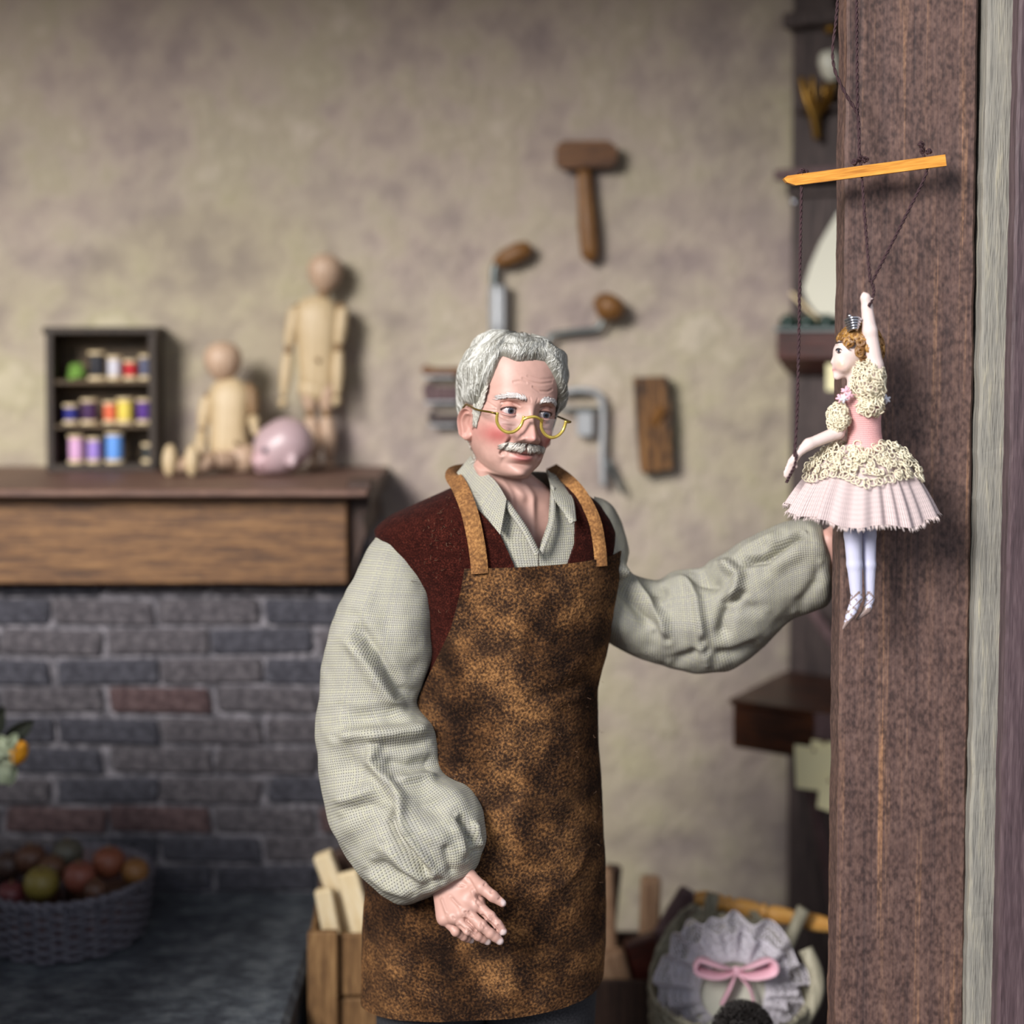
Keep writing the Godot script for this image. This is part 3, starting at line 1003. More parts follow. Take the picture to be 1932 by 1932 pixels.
func build_mannequins() -> void:
	var pale: Material = M.pale_wood
	# standing figure
	var d := 3.53
	var s := d / F
	var base := P(598, 880, d)
	base.y = MANTEL_Y
	var o := thing("wooden_mannequin", "jointed pale wooden mannequin standing against the plaster wall", "mannequin", base)
	var q := func(px: float, py: float, dz := 0.0) -> Vector3: return Vector3((px - 598.0) * s, (880.0 - py) * s, dz)
	var hd := mb()
	lathe(hd, [[0, -0.052], [0.012, -0.050], [0.024, -0.041], [0.038, -0.022], [0.045, 0.002], [0.043, 0.024], [0.030, 0.041], [0.014, 0.048], [0, 0.050]], 20)
	inst(done(hd), "head", M.blush_wood, o, Transform3D(Basis(Vector3.RIGHT, 0.05) * Basis.from_scale(Vector3(0.92, 0.92, 0.92)), q.call(615, 510)))
	limb(o, "neck", M.joint_wood, q.call(608, 568), q.call(612, 545), [0.016, 0.014])
	inst(torso_mesh([[-0.103, 0.004, 0.003], [-0.10, 0.036, 0.026], [-0.07, 0.044, 0.032], [-0.03, 0.046, 0.036], [0.02, 0.050, 0.040], [0.06, 0.055, 0.041], [0.095, 0.052, 0.036], [0.118, 0.038, 0.026], [0.128, 0.012, 0.010], [0.129, 0.001, 0.001]]), "torso", pale, o, Transform3D(Basis(), q.call(600, 655)))
	inst(torso_mesh([[-0.028, 0.004, 0.003], [-0.024, 0.030, 0.022], [0.0, 0.040, 0.030], [0.022, 0.036, 0.026], [0.026, 0.004, 0.003]]), "pelvis", pale, o, Transform3D(Basis(), q.call(594, 730)))
	joint(o, q.call(604, 674, 0.040), 0.006)
	for g in [[1, 650, 574, 642, 648, 640, 742], [-1, 560, 574, 548, 652, 540, 745]]:
		joint(o, q.call(g[1] - g[0] * 6, g[2] + 4), 0.015)
		limb(o, "upper_arm", pale, q.call(g[1], g[2], 0.012), q.call(g[3], g[4], 0.02), [0.014, 0.016, 0.012])
		joint(o, q.call(g[3], g[4] + 4, 0.022), 0.011)
		limb(o, "forearm", pale, q.call(g[3], g[4] + 6, 0.02), q.call(g[5], g[6], 0.035), [0.012, 0.0145, 0.009])
		limb(o, "hand", pale, q.call(g[5], g[6], 0.035), q.call(g[5] - 2, g[6] + 18, 0.04), [0.008, 0.012, 0.006])
	for g in [[582, 690, 587, 772, 595, 868], [618, 690, 617, 772, 622, 866]]:
		joint(o, q.call(g[0], g[1] + 2), 0.014)
		limb(o, "thigh", M.blush_wood, q.call(g[0], g[1] + 4), q.call(g[2], g[3], 0.006), [0.021, 0.023, 0.015])
		joint(o, q.call(g[2], g[3] + 3, 0.006), 0.013)
		limb(o, "shin", M.blush_wood, q.call(g[2], g[3] + 6, 0.006), q.call(g[4], g[5]), [0.015, 0.020, 0.009])
		var ft := mb()
		ball(ft, Vector3(0.017, 0.010, 0.034), Transform3D(), 14)
		inst(done(ft), "foot", M.blush_wood, o, Transform3D(Basis(), Vector3((g[4] - 598.0) * s, 0.010, 0.018)))

	# seated figure, legs stretched towards the edge of the mantel
	d = 3.45
	s = d / F
	base = P(430, 896, d)
	base.y = MANTEL_Y
	o = thing("wooden_mannequin", "jointed pale wooden mannequin sitting on the mantel with outstretched legs", "mannequin", base)
	q = func(px: float, py: float, dz := 0.0) -> Vector3: return Vector3((px - 430.0) * s, (896.0 - py) * s - 0.0, dz)
	hd = mb()
	lathe(hd, [[0, -0.048], [0.012, -0.046], [0.024, -0.038], [0.038, -0.020], [0.044, 0.002], [0.042, 0.022], [0.030, 0.038], [0.014, 0.045], [0, 0.047]], 20)
	inst(done(hd), "head", M.blush_wood, o, Transform3D(Basis(Vector3.RIGHT, 0.2), q.call(422, 687, 0.0)))
	limb(o, "neck", M.joint_wood, q.call(428, 740), q.call(424, 718), [0.014, 0.013])
	inst(torso_mesh([[-0.095, 0.004, 0.003], [-0.09, 0.040, 0.030], [-0.06, 0.048, 0.036], [-0.02, 0.044, 0.036], [0.03, 0.046, 0.036], [0.06, 0.050, 0.034], [0.085, 0.040, 0.028], [0.10, 0.018, 0.014], [0.105, 0.001, 0.001]]), "torso", pale, o, Transform3D(Basis(Vector3.RIGHT, -0.06), q.call(434, 800)))
	joint(o, q.call(452, 838, 0.045), 0.005)
	inst(torso_mesh([[-0.034, 0.004, 0.003], [-0.030, 0.044, 0.036], [0.0, 0.056, 0.046], [0.026, 0.046, 0.036], [0.032, 0.004, 0.003]]), "pelvis", M.blush_wood, o, Transform3D(Basis(), Vector3(q.call(448, 860).x, 0.036, 0.0)))
	for g in [[476, 735, 480, 790, 490, 806, 0.05], [392, 752, 384, 815, 386, 862, 0.055]]:
		joint(o, q.call(g[0] - signf(g[0] - 430) * 5, g[1] + 2), 0.013)
		limb(o, "upper_arm", M.joint_wood if g[0] > 430 else pale, q.call(g[0], g[1], 0.0), q.call(g[2], g[3], 0.01), [0.013, 0.016, 0.012])
		joint(o, q.call(g[2], g[3] + 3, 0.012), 0.010)
		limb(o, "forearm", pale, q.call(g[2], g[3] + 4, 0.014), q.call(g[4], g[5], g[6]), [0.012, 0.014, 0.008])
		var hn := mb()
		ball(hn, Vector3(0.010, 0.016, 0.008), Transform3D(), 12)
		inst(done(hn), "hand", pale, o, Transform3D(Basis(Vector3.BACK, 0.3), q.call(g[4], g[5] + 8, g[6] + 0.006)))
	for g in [[424, 384], [402, 343]]:
		var hip := Vector3(q.call(g[0] + 18, 0).x, 0.030, 0.035)
		var foot := Vector3(q.call(g[1], 0).x, 0.016, 0.118)
		var knee := hip.lerp(foot, 0.5) + Vector3(0, 0.012, 0)
		limb(o, "thigh", M.blush_wood, hip, knee, [0.022, 0.021, 0.016])
		joint(o, knee, 0.015)
		limb(o, "shin", M.blush_wood, knee, foot, [0.016, 0.018, 0.012])
		var ft := mb()
		ball(ft, Vector3(0.017, 0.037, 0.016), Transform3D(), 16)
		inst(done(ft), "foot", pale, o, Transform3D(Basis(Vector3.RIGHT, -0.12), Vector3(foot.x, 0.038, 0.122)))

func build_doll_head() -> void:
	# a loose pink doll's head lying on its side, face to the left
	var d := 3.375
	var r := 0.068
	var c := P(533, 845, d)
	c.y = MANTEL_Y + 0.062
	var tint := func(p: Vector3) -> Color:
		var base := Color(0.47, 0.335, 0.35)
		var cheek := exp(-p.distance_squared_to(Vector3(-0.045, -0.028, 0.036)) / 0.0005)
		var lip := exp(-p.distance_squared_to(Vector3(-0.052, -0.042, 0.022)) / 0.00005)
		return base.lerp(Color(0.66, 0.34, 0.36), cheek * 0.5).lerp(Color(0.30, 0.06, 0.08), lip)
	var bones := [
		[Vector3(0.010, 0.010, 0), Vector3(-0.006, 0.0, 0), 0.060, 0.060],
		[Vector3(-0.024, -0.022, 0.016), Vector3(-0.034, -0.030, 0.020), 0.034, 0.026],
		[Vector3(-0.055, -0.020, 0.030), Vector3(-0.058, -0.024, 0.033), 0.006, 0.007],
		[Vector3(-0.046, -0.030, 0.044), Vector3(-0.046, -0.030, 0.044), 0.010, 0.010],
		[Vector3(-0.052, -0.044, 0.020), Vector3(-0.050, -0.046, 0.026), 0.006, 0.006],
		[Vector3(0.030, -0.030, 0.052), Vector3(0.034, -0.022, 0.052), 0.010, 0.008],
	]
	var arr := nets(bones, 0.003, 0.014, tint)
	var root := thing("doll_head", "loose bald pink doll head lying beside the seated mannequin", "doll head", c)
	inst(smoothed(arr), "head", M.bisque, root)
	for p in [Vector3(-0.030, -0.002, 0.051), Vector3(-0.058, -0.006, 0.014)]:
		var st := mb()
		ball(st, Vector3(0.0085, 0.0075, 0.0085), Transform3D(), 14)
		plain("doll_eye", rgb(40, 46, 62), 0.15)
		inst(done(st), "eye", M.doll_eye, root, Transform3D(Basis(), p))

# ------------------------------------------------------------ tools on the wall
func build_wall_tools() -> void:
	var d := 3.565
	var s := d / F
	# mallet
	var o := thing("mallet", "wooden mallet hanging head up on the plaster wall", "mallet", P(1107, 300, d))
	var st := mb()
	var poly := PackedVector2Array([Vector2(-0.074, 0.020), Vector2(-0.060, 0.034), Vector2(0.050, 0.034), Vector2(0.070, 0.020), Vector2(0.070, -0.012), Vector2(0.056, -0.026), Vector2(-0.058, -0.030), Vector2(-0.074, -0.018)])
	prism(st, poly, 0.056)
	inst(done(st), "head", M.tool_wood_flat, o, Transform3D(Basis(), Vector3(0, 0.006, 0)))
	limb(o, "handle", M.tool_wood, Vector3(0.010, -0.248, 0.0), Vector3(-0.008, -0.015, 0), [0.021, 0.023, 0.019, 0.017])
	# drill with a wooden grip and a steel barrel
	o = thing("hand_drill", "hand drill with wooden grip, bent shank and ribbed steel barrel", "drill", P(940, 620, d))
	st = mb()
	tube(st, smooth_path([Vector3(-0.008, 0.08, 0), Vector3(-0.010, 0.13, 0), Vector3(-0.004, 0.155, 0), Vector3(0.012, 0.168, 0)], 5), 0.010, 10)
	inst(done(st), "shank", M.dull_steel, o)
	limb(o, "grip", M.tool_wood, Vector3(-0.012, 0.155, 0.004), Vector3(0.080, 0.196, 0.004), [0.010, 0.022, 0.024, 0.017])
	st = mb()
	lathe(st, [[0, -0.03], [0.022, -0.03], [0.024, 0.02], [0.0235, 0.1], [0.020, 0.104], [0, 0.104]], 20, Transform3D(), -1)
	for k in 3:
		bar(st, Vector3(-0.012 + k * 0.012, -0.02, 0.021), Vector3(-0.012 + k * 0.012, 0.1, 0.021), 0.0035, 6)
	inst(done(st), "barrel", M.grey_metal, o, Transform3D(Basis(), Vector3(0, 0.0, 0)))
	limb(o, "tip", M.dull_steel, Vector3(0, -0.12, 0), Vector3(0, -0.03, 0), [0.005, 0.009])
	# brace: wooden knob on a cranked rod
	o = thing("brace", "brace with a round wooden knob and cranked steel rod", "brace", P(1138, 610, d))
	st = mb()
	lathe(st, [[0, -0.014], [0.014, -0.012], [0.022, -0.004], [0.036, 0.006], [0.041, 0.022], [0.036, 0.038], [0.020, 0.050], [0, 0.052]], 20)
	inst(done(st), "knob", M.tool_wood, o, Transform3D(Basis(Vector3.BACK, -0.5), Vector3(0.004, 0.020, 0.012)))
	st = mb()
	tube(st, smooth_path([Vector3(0.0, 0.01, 0), Vector3(-0.012, -0.012, 0), Vector3(-0.05, -0.018, 0), Vector3(-0.10, -0.024, 0), Vector3(-0.128, -0.034, 0), Vector3(-0.132, -0.08, 0), Vector3(-0.132, -0.14, 0), Vector3(-0.11, -0.16, 0), Vector3(-0.05, -0.165, 0)], 4), 0.0075, 8)
	inst(done(st), "crank", M.dull_steel, o)
	# a wooden plane sole hanging upright
	o = thing("plane_body", "dark-streaked upright wooden block plane hanging by the clamp", "plane", P(1228, 800, d))
	st = mb()
	prism(st, PackedVector2Array([Vector2(-0.042, 0.112), Vector2(0.036, 0.115), Vector2(0.045, 0.02), Vector2(0.048, -0.105), Vector2(-0.024, -0.116), Vector2(-0.034, -0.02)]), 0.05)
	inst(done(st), "body", M.plane_wood, o)
	inst(bx(Vector3(0.022, 0.05, 0.02), 0.003), "wedge", M.tool_wood, o, Transform3D(Basis(Vector3.BACK, -0.5) * Basis(Vector3.RIGHT, 0.3), Vector3(0.012, 0.02, 0.026)))
	# clamp behind the man's head
	o = thing("clamp", "pale steel frame clamp with long rod hanging behind the man's head", "clamp", P(1110, 800, d))
	st = mb()
	tube(st, smooth_path([Vector3(-0.07, 0.075, 0), Vector3(-0.02, 0.082, 0), Vector3(0.022, 0.074, 0), Vector3(0.034, 0.045, 0), Vector3(0.036, 0.0, 0), Vector3(0.034, -0.07, 0), Vector3(0.037, -0.15, 0)], 5), 0.0085, 8)
	inst(done(st), "frame", M.grey_metal, o)
	st = mb()
	bar(st, Vector3(-0.07, 0.035, 0), Vector3(0.03, 0.035, 0), 0.006, 8)
	inst(done(st), "screw", M.dull_steel, o)
	inst(bx(Vector3(0.04, 0.06, 0.02), 0.004), "jaw", M.grey_metal, o, Transform3D(Basis(), Vector3(-0.008, 0.0, 0)))
	limb(o, "peg", M.dull_steel, Vector3(0.085, -0.17, 0), Vector3(0.046, -0.085, 0), [0.005, 0.006])
	# two flat wooden moulding planes and a rasp to the left of the head
	for g in [[828, 700, 0.085, 0.018, "narrow dark wooden plane, uppermost of the flat tools beside the hair", M.tool_wood_flat], [832, 742, 0.088, 0.034, "wide brown wooden plane below the narrow one beside the hair", M.plum_wood], [836, 790, 0.075, 0.022, "low grey-brown wooden plane nearest the vest among the flat tools", M.shelf_dark]]:
		o = thing("moulding_plane", g[4], "plane", P(g[0], g[1], d + 0.004))
		st = mb()
		var w: float = g[2]
		var h: float = g[3]
		prism(st, PackedVector2Array([Vector2(-w * 0.5, h * 0.3), Vector2(-w * 0.36, h * 0.9), Vector2(-w * 0.2, h * 0.5), Vector2(w * 0.6, h * 0.5), Vector2(w * 0.6, -h * 0.5), Vector2(-w * 0.4, -h * 0.5)]), 0.034)
		inst(done(st), "stock", g[5], o)
		inst(bx(Vector3(w * 0.9, 0.008, 0.012), 0.002), "iron", M.grey_metal, o, Transform3D(Basis(), Vector3(0.0, -h * 0.5 - 0.004, 0.008)))

# ------------------------------------------------------------ on the hearth
const HEARTH_Y := 0.516

func build_hearth_things() -> void:
	# wicker basket with fruit
	var c := P(128, 1790, 2.98)
	c.y = HEARTH_Y
	var o := thing("fruit_basket", "round dark grey wicker basket of fruit on the hearth", "basket", c)
	var R := 0.172
	var H := 0.118
	var inner := mb()
	lathe(inner, [[0, 0.004], [R * 0.84, 0.004], [R * 0.93, H * 0.6], [R * 0.96, H], [R * 0.93, H], [R * 0.90, H * 0.6], [R * 0.80, 0.010], [0, 0.010]], 40)
	inst(done(inner), "lining", M.plum_wood, o)
	var stakes := 34
	for k in stakes:
		var g := TAU * k / stakes
		var dir := Vector3(cos(g), 0, sin(g))
		var st := mb()
		bar(st, dir * R * 0.85 + Vector3(0, 0.002, 0), dir * (R * 0.975) + Vector3(0, H, 0), 0.0042, 6)
		inst(done(st), "stake", M.wicker, o)
	for row in 11:
		var st := mb()
		var path := PackedVector3Array()
		var y := 0.010 + row * 0.0098
		var rr := R * lerpf(0.865, 0.972, y / H)
		for i in 137:
			var g := TAU * i / 136.0
			var wob := 0.0052 * sin(g * stakes / 2.0 + (PI if row % 2 else 0.0))
			path.append(Vector3(cos(g) * (rr + wob), y + 0.0012 * sin(g * 7 + row), sin(g) * (rr + wob)))
		tube(st, path, 0.0046, 5)
		inst(done(st), "weaver", M.wicker, o)
	var rim := mb()
	for k in 2:
		var path := PackedVector3Array()
		for i in 121:
			var g := TAU * i / 120.0
			path.append(Vector3(cos(g) * R * (0.975 + 0.02 * cos(g * 20 + k * PI)), H + 0.004 + 0.005 * sin(g * 20 + k * PI), sin(g) * R * (0.975 + 0.02 * cos(g * 20 + k * PI))))
		tube(rim, path, 0.0065, 6)
	inst(done(rim), "rim", M.wicker, o)
	# fruit: [px, py, depth from the basket's middle, radius, colour, words]
	var fruit := [
		[78, 1668, 0.085, 0.037, rgb(128, 113, 51), "yellow apple at the front of the basket"], [150, 1655, 0.080, 0.034, rgb(126, 70, 55), "red-orange peach beside the yellow apple"],
		[20, 1690, 0.080, 0.030, rgb(106, 51, 53), "dark red plum at the front of the basket"], [205, 1628, 0.02, 0.035, rgb(130, 74, 52), "orange peach near the back of the basket"],
		[255, 1645, 0.03, 0.029, rgb(140, 97, 53), "small amber apricot by the basket rim"], [58, 1622, 0.0, 0.034, rgb(90, 59, 44), "russet brown apple behind the yellow one"],
		[128, 1612, -0.022, 0.034, rgb(84, 81, 69), "dull green pear at the top of the fruit"], [16, 1634, -0.005, 0.032, rgb(70, 51, 44), "brown apple at the rim of the basket"],
		[180, 1680, 0.105, 0.024, rgb(86, 57, 42), "small brown fig tucked under the peach"], [98, 1640, 0.022, 0.030, rgb(99, 68, 49), "tawny apple in the middle of the fruit"],
	]
	for f in fruit:
		var p := P(f[0], f[1], 2.98 - f[2])
		var m := plain("fruit_" + f[5], f[4], 0.45)
		var a := thing("fruit", f[5], "fruit", p, rng.randf() * TAU, "fruit in the wicker basket")
		var st := mb()
		var r: float = f[3] * 0.94
		lathe(st, [[0, -r * 0.82], [r * 0.2, -r * 0.88], [r * 0.6, -r * 0.76], [r * 0.93, -r * 0.3], [r, 0.1 * r], [r * 0.88, r * 0.55], [r * 0.55, r * 0.86], [r * 0.22, r * 0.88], [r * 0.08, r * 0.78], [0, r * 0.72]], 20)
		inst(done(st), "flesh", m, a)
		st = mb()
		tube(st, PackedVector3Array([Vector3(0, r * 0.7, 0), Vector3(0.002, r * 0.95, 0), Vector3(0.005, r * 1.12, 0)]), 0.0018, 5)
		inst(done(st), "stalk", M.joint_wood, a)
	# a filler layer of fruit under the top ones so that they rest on something
	for k in 7:
		var g := TAU * k / 7.0 + 0.3
		var a := thing("fruit", "brown apple half hidden in the lower layer of the basket", "fruit", c + Vector3(cos(g) * 0.105, 0.055, sin(g) * 0.105), g, "fruit in the wicker basket")
		var st := mb()
		lathe(st, [[0, -0.034], [0.02, -0.034], [0.037, -0.012], [0.038, 0.008], [0.026, 0.030], [0.006, 0.032], [0, 0.028]], 16)
		inst(done(st), "flesh", M.get("fruit_tawny apple in the middle of the fruit"), a)
	# flower in a jug that stands just outside the picture
	var jug := P(-190, 1790, 2.84)
	jug.y = HEARTH_Y
	plain("petal", rgb(188, 196, 166), 0.7)
	M.petal.backlight_enabled = true
	M.petal.backlight = Color(0.2, 0.22, 0.16)
	plain("orange_bloom", rgb(226, 152, 22), 0.6)
	plain("leaf_dark", rgb(40, 44, 32), 0.7)
	var jo := thing("jug", "pale stoneware jug on the hearth beside the basket", "jug", jug)
	var js := mb()
	lathe(js, [[0, 0], [0.045, 0], [0.062, 0.04], [0.064, 0.09], [0.046, 0.14], [0.04, 0.17], [0.048, 0.19], [0.044, 0.19], [0.036, 0.168], [0.042, 0.14], [0.058, 0.09], [0.04, 0.01], [0, 0.01]], 24)
	inst(done(js), "body", M.porcelain, jo)
	js = mb()
	tube(js, smooth_path([Vector3(-0.05, 0.16, 0), Vector3(-0.095, 0.14, 0), Vector3(-0.095, 0.08, 0), Vector3(-0.058, 0.06, 0)], 5), 0.007, 8)
	inst(done(js), "handle", M.porcelain, jo)
	var head := P(30, 1418, 2.86)
	var fl := thing("flower", "pale green flower with a bright orange heart in front of the bricks", "flower", jug + Vector3(0, 0.02, 0))
	var l := head - fl.position
	js = mb()
	tube(js, smooth_path([Vector3.ZERO, Vector3(0.0, 0.19, 0.0), Vector3(0.03, 0.28, 0.0), l + Vector3(-0.045, -0.03, -0.03), l + Vector3(-0.02, 0.0, -0.01)], 6), 0.005, 6)
	inst(done(js), "stem", M.leaf_dark, fl)
	for g in [[-0.022, -0.022, 0.055, 0.2], [-0.03, 0.014, 0.05, 1.0], [0.004, 0.026, 0.03, -0.4], [-0.055, -0.006, 0.05, 1.5], [0.0, -0.04, 0.034, -0.2], [-0.02, 0.0, 0.045, 0.6]]:
		var pm := leaf_mesh(g[2], g[2] * 0.62, 0.012)
		inst(pm, "petal", M.petal, fl, Transform3D(Basis(Vector3.BACK, g[3] + PI) * Basis(Vector3.RIGHT, 0.25), l + Vector3(g[0], g[1] + g[2] * 0.3, 0.0)))
	js = mb()
	ball(js, Vector3(0.017, 0.024, 0.014), Transform3D(Basis(Vector3.BACK, -0.35), Vector3(0.012, 0.003, 0.016)), 14)
	ball(js, Vector3(0.010, 0.018, 0.011), Transform3D(Basis(Vector3.BACK, 0.3), Vector3(0.004, -0.004, 0.02)), 12)
	ball(js, Vector3(0.010, 0.016, 0.011), Transform3D(Basis(Vector3.BACK, -0.8), Vector3(0.016, 0.012, 0.02)), 12)
	inst(done(js), "heart", M.orange_bloom, fl, Transform3D(Basis(), l))
	for g in [[-0.03, 0.04, 0.08, -0.9], [-0.045, 0.05, 0.07, -0.3]]:
		inst(leaf_mesh(g[2], g[2] * 0.4, 0.01), "leaf", M.leaf_dark, fl, Transform3D(Basis(Vector3.BACK, g[3]), l + Vector3(g[0], g[1] - 0.03, -0.015)))

func leaf_mesh(length: float, width: float, curl: float) -> ArrayMesh:
	# a leaf or petal along y from its foot, with a thickness
	var nu := 7
	var nv := 10
	var v := PackedVector3Array()
	for j in nv:
		var t := float(j) / (nv - 1)
		var w := width * 0.5 * pow(sin(PI * clampf(t * 0.94 + 0.03, 0, 1)), 0.7)
		for i in nu:
			var u := float(i) / (nu - 1) * 2.0 - 1.0
			v.append(Vector3(u * w, t * length, curl * (u * u + sin(t * PI * 0.7))))
	return sheet(v, nu, nv, 0.0015)

# ------------------------------------------------------------ the shelves on the dark wall at the right
func on_wall(px: float, py: float, off: float) -> Vector3:
	# the point seen at that pixel on a plane parallel to the right wall, off metres in front of it
	var n := Vector3(-0.541, 0, 0.841)
	var o := Vector3(0.67, 0, -WALL) + n * off
	var dir := P(px, py, 1.0) - EYE
	return EYE + dir * ((o - EYE).dot(n) / dir.dot(n))

func wall_frame(p: Vector3) -> Transform3D:
	var x := Vector3(0.841, 0, 0.541)
	return Transform3D(Basis(x, Vector3.UP, x.cross(Vector3.UP)), p)

func build_right_shelf() -> void:
	# bench: a thick dark board on struts
	var top := 0.917
	var corner := Vector3(0.67, top, -WALL)
	var f := wall_frame(corner)
	var b := thing("bench", "thick glossy dark wooden bench fixed to the board wall behind the post", "bench", corner)
	b.basis = f.basis
	inst(bx(Vector3(0.86, 0.012, 0.335), 0.003), "top_board", M.bench_wood, b, Transform3D(Basis(), Vector3(0.432, -0.006, 0.175)))
	inst(bx(Vector3(0.85, 0.098, 0.32), 0.003), "body", M.bench_wood, b, Transform3D(Basis(), Vector3(0.432, -0.062, 0.170)))
	for x in [0.30, 0.78]:
		var st := mb()
		var a := Vector3(x - 0.13, -0.115, 0.30)
		var c := Vector3(x - 0.13, -0.70, 0.02)
		box(st, Vector3(0.022, a.distance_to(c), 0.02), Transform3D(frame_to(a, c).basis, a.lerp(c, 0.5)), 0.002)
		inst(done(st), "strut", M.plum_wood, b)
	# paper tags pinned along the edge of the bench
	var tags := [[1538, 1450, 66, 78, 0.352, 0.05, "square yellowed paper tag pinned under the bench edge"], [1562, 1498, 30, 60, 0.356, -0.12, "narrow yellow paper tag hanging lowest under the bench"], [1556, 1410, 44, 22, 0.350, 0.03, "small yellow paper slip above the square tag"]]
	for t in tags:
		var p := on_wall(t[0], t[1], t[4])
		var s := EYE.distance_to(p) / F
		var o := thing("paper_tag", t[6], "paper tag", p, 0.0, "paper tags under the bench")
		o.basis = wall_frame(p).basis * Basis(Vector3.BACK, t[5])
		inst(bx(Vector3(t[2] * s * 1.15, t[3] * s, 0.002), 0.0005), "paper", M.paper, o)
		var st := mb()
		ball(st, Vector3(0.004, 0.004, 0.003), Transform3D(Basis(), Vector3(0, t[3] * s * 0.42, 0.003)), 8)
		inst(done(st), "pin", M.brass, o)
	var pb := on_wall(1560, 1372, 0.353)
	solo(bx(Vector3(0.055, 0.055, 0.012), 0.002), "wooden_tab", M.plum_wood, "small violet-brown wooden tab on the bench edge above the tags", "wooden tab", wall_frame(pb))
	# leaning strut above the bench
	var lean := mb()
	var la := on_wall(1530, 1150, 0.05)
	var lb := on_wall(1640, 1330, 0.16)
	lb.y = top + 0.008
	box(lean, Vector3(0.022, la.distance_to(lb), 0.018), Transform3D(frame_to(la, lb).basis, la.lerp(lb, 0.5)), 0.002)
	solo(done(lean), "leaning_stick", M.plum_wood, "brown wooden stick leaning on the board wall above the bench", "stick")

	# rounded console shelf with bottles in a row
	var c0 := on_wall(1487, 625, 0.0)
	var sh := thing("bottle_shelf", "small mahogany wall shelf with a rounded underside carrying green bottles", "wall shelf", c0)
	sh.basis = f.basis
	var st := mb()
	prism(st, PackedVector2Array([Vector2(0.0, 0.0), Vector2(0.105, 0.0), Vector2(0.105, -0.062), Vector2(0.085, -0.075), Vector2(0.05, -0.095), Vector2(0.02, -0.105), Vector2(0, -0.105)]), 0.62, Transform3D(Basis(Vector3.UP, -PI / 2), Vector3(0.325, 0, 0.001)))
	inst(done(st), "console", M.mahogany, sh)
	inst(bx(Vector3(0.64, 0.010, 0.115), 0.002), "ledge", M.dull_steel, sh, Transform3D(Basis(), Vector3(0.33, 0.005, 0.058)))
	for k in 6:
		var p := c0 + f.basis * Vector3(0.035 + k * 0.048, 0.010, 0.085)
		var bo := thing("bottle", "squat dark green glass bottle in the row on the mahogany shelf", "bottle", p, 0.0, "green bottles on the mahogany shelf")
		st = mb()
		lathe(st, [[0, 0], [0.019, 0], [0.022, 0.004], [0.022, 0.016], [0.018, 0.023], [0.010, 0.026], [0.010, 0.030], [0, 0.030]], 16)
		inst(done(st), "body", M.bottle_green, bo)
	# white cloth hanging behind, and a stick before it
	var cl := PackedVector2Array([Vector2(1516, 545), Vector2(1530, 500), Vector2(1548, 458), Vector2(1582, 400), Vector2(1640, 390), Vector2(1640, 600), Vector2(1560, 597), Vector2(1540, 590), Vector2(1525, 570)])
	var pc := on_wall(1560, 500, 0.03)
	var poly := PackedVector2Array()
	for q in cl:
		var w := f.basis.inverse() * (on_wall(q.x, q.y, 0.03) - pc)
		poly.append(Vector2(w.x, w.y))
	st = mb()
	prism(st, poly, 0.006)
	solo(done(st), "cloth", M.white_cloth, "off-white cloth pinned slantwise on the board wall over the bottles", "cloth", wall_frame(pc))
	st = mb()
	var sa := on_wall(1492, 552, 0.07)
	var sb := on_wall(1555, 604, 0.07)
	sb.y = c0.y + 0.012
	bar(st, sa, sb, 0.0042, 8)
	solo(done(st), "thin_stick", M.cream_timber, "thin pale stick leaning over the green bottles", "stick")
	var ta := on_wall(1573, 712, 0.109)
	solo(bx(Vector3(0.035, 0.062, 0.003), 0.0005), "price_tag", M.paper, "narrow yellow paper tag hanging from the mahogany shelf", "paper tag", wall_frame(ta))
	# upper shelf
	var u0 := on_wall(1487, 340, 0.0)
	var us := thing("upper_shelf", "grey-brown wooden wall shelf above the hanging cloth", "wall shelf", u0)
	us.basis = f.basis
	inst(bx(Vector3(0.8, 0.024, 0.10), 0.003), "board", M.plum_wood, us, Transform3D(Basis(), Vector3(0.405, 0.004, 0.052)))
	inst(bx(Vector3(0.8, 0.03, 0.02), 0.003), "rail", M.shelf_dark, us, Transform3D(Basis(), Vector3(0.405, -0.026, 0.012)))
	st = mb()
	ball(st, Vector3(0.008, 0.008, 0.005), Transform3D(), 12)
	solo(done(st), "nail", M.silver, "round nail head at the end of the upper shelf", "nail", wall_frame(on_wall(1496, 381, 0.012)))
	# rack at the top with a brass hook and a porcelain cup
	var r0 := on_wall(1490, 46, 0.0)
	var rk := thing("top_rack", "dark wooden rack high on the board wall", "wall rack", r0)
	rk.basis = f.basis
	inst(bx(Vector3(0.7, 0.035, 0.05), 0.003), "rail", M.shelf_dark, rk, Transform3D(Basis(), Vector3(0.352, 0, 0.027)))
	inst(bx(Vector3(0.04, 0.16, 0.04), 0.003), "upright", M.shelf_dark, rk, Transform3D(Basis(), Vector3(0.11, 0.06, 0.03)))
	# brass horn-shaped bracket
	var h0 := on_wall(1540, 205, 0.03)
	var hb := thing("brass_bracket", "branching brass bracket on the board wall under the dark rack", "bracket", h0)
	hb.basis = f.basis
	var sc := EYE.distance_to(h0) / F
	var hp := func(x: float, y: float, z := 0.0) -> Vector3: return Vector3((x - 1540) * sc * 1.1, (205 - y) * sc, z)
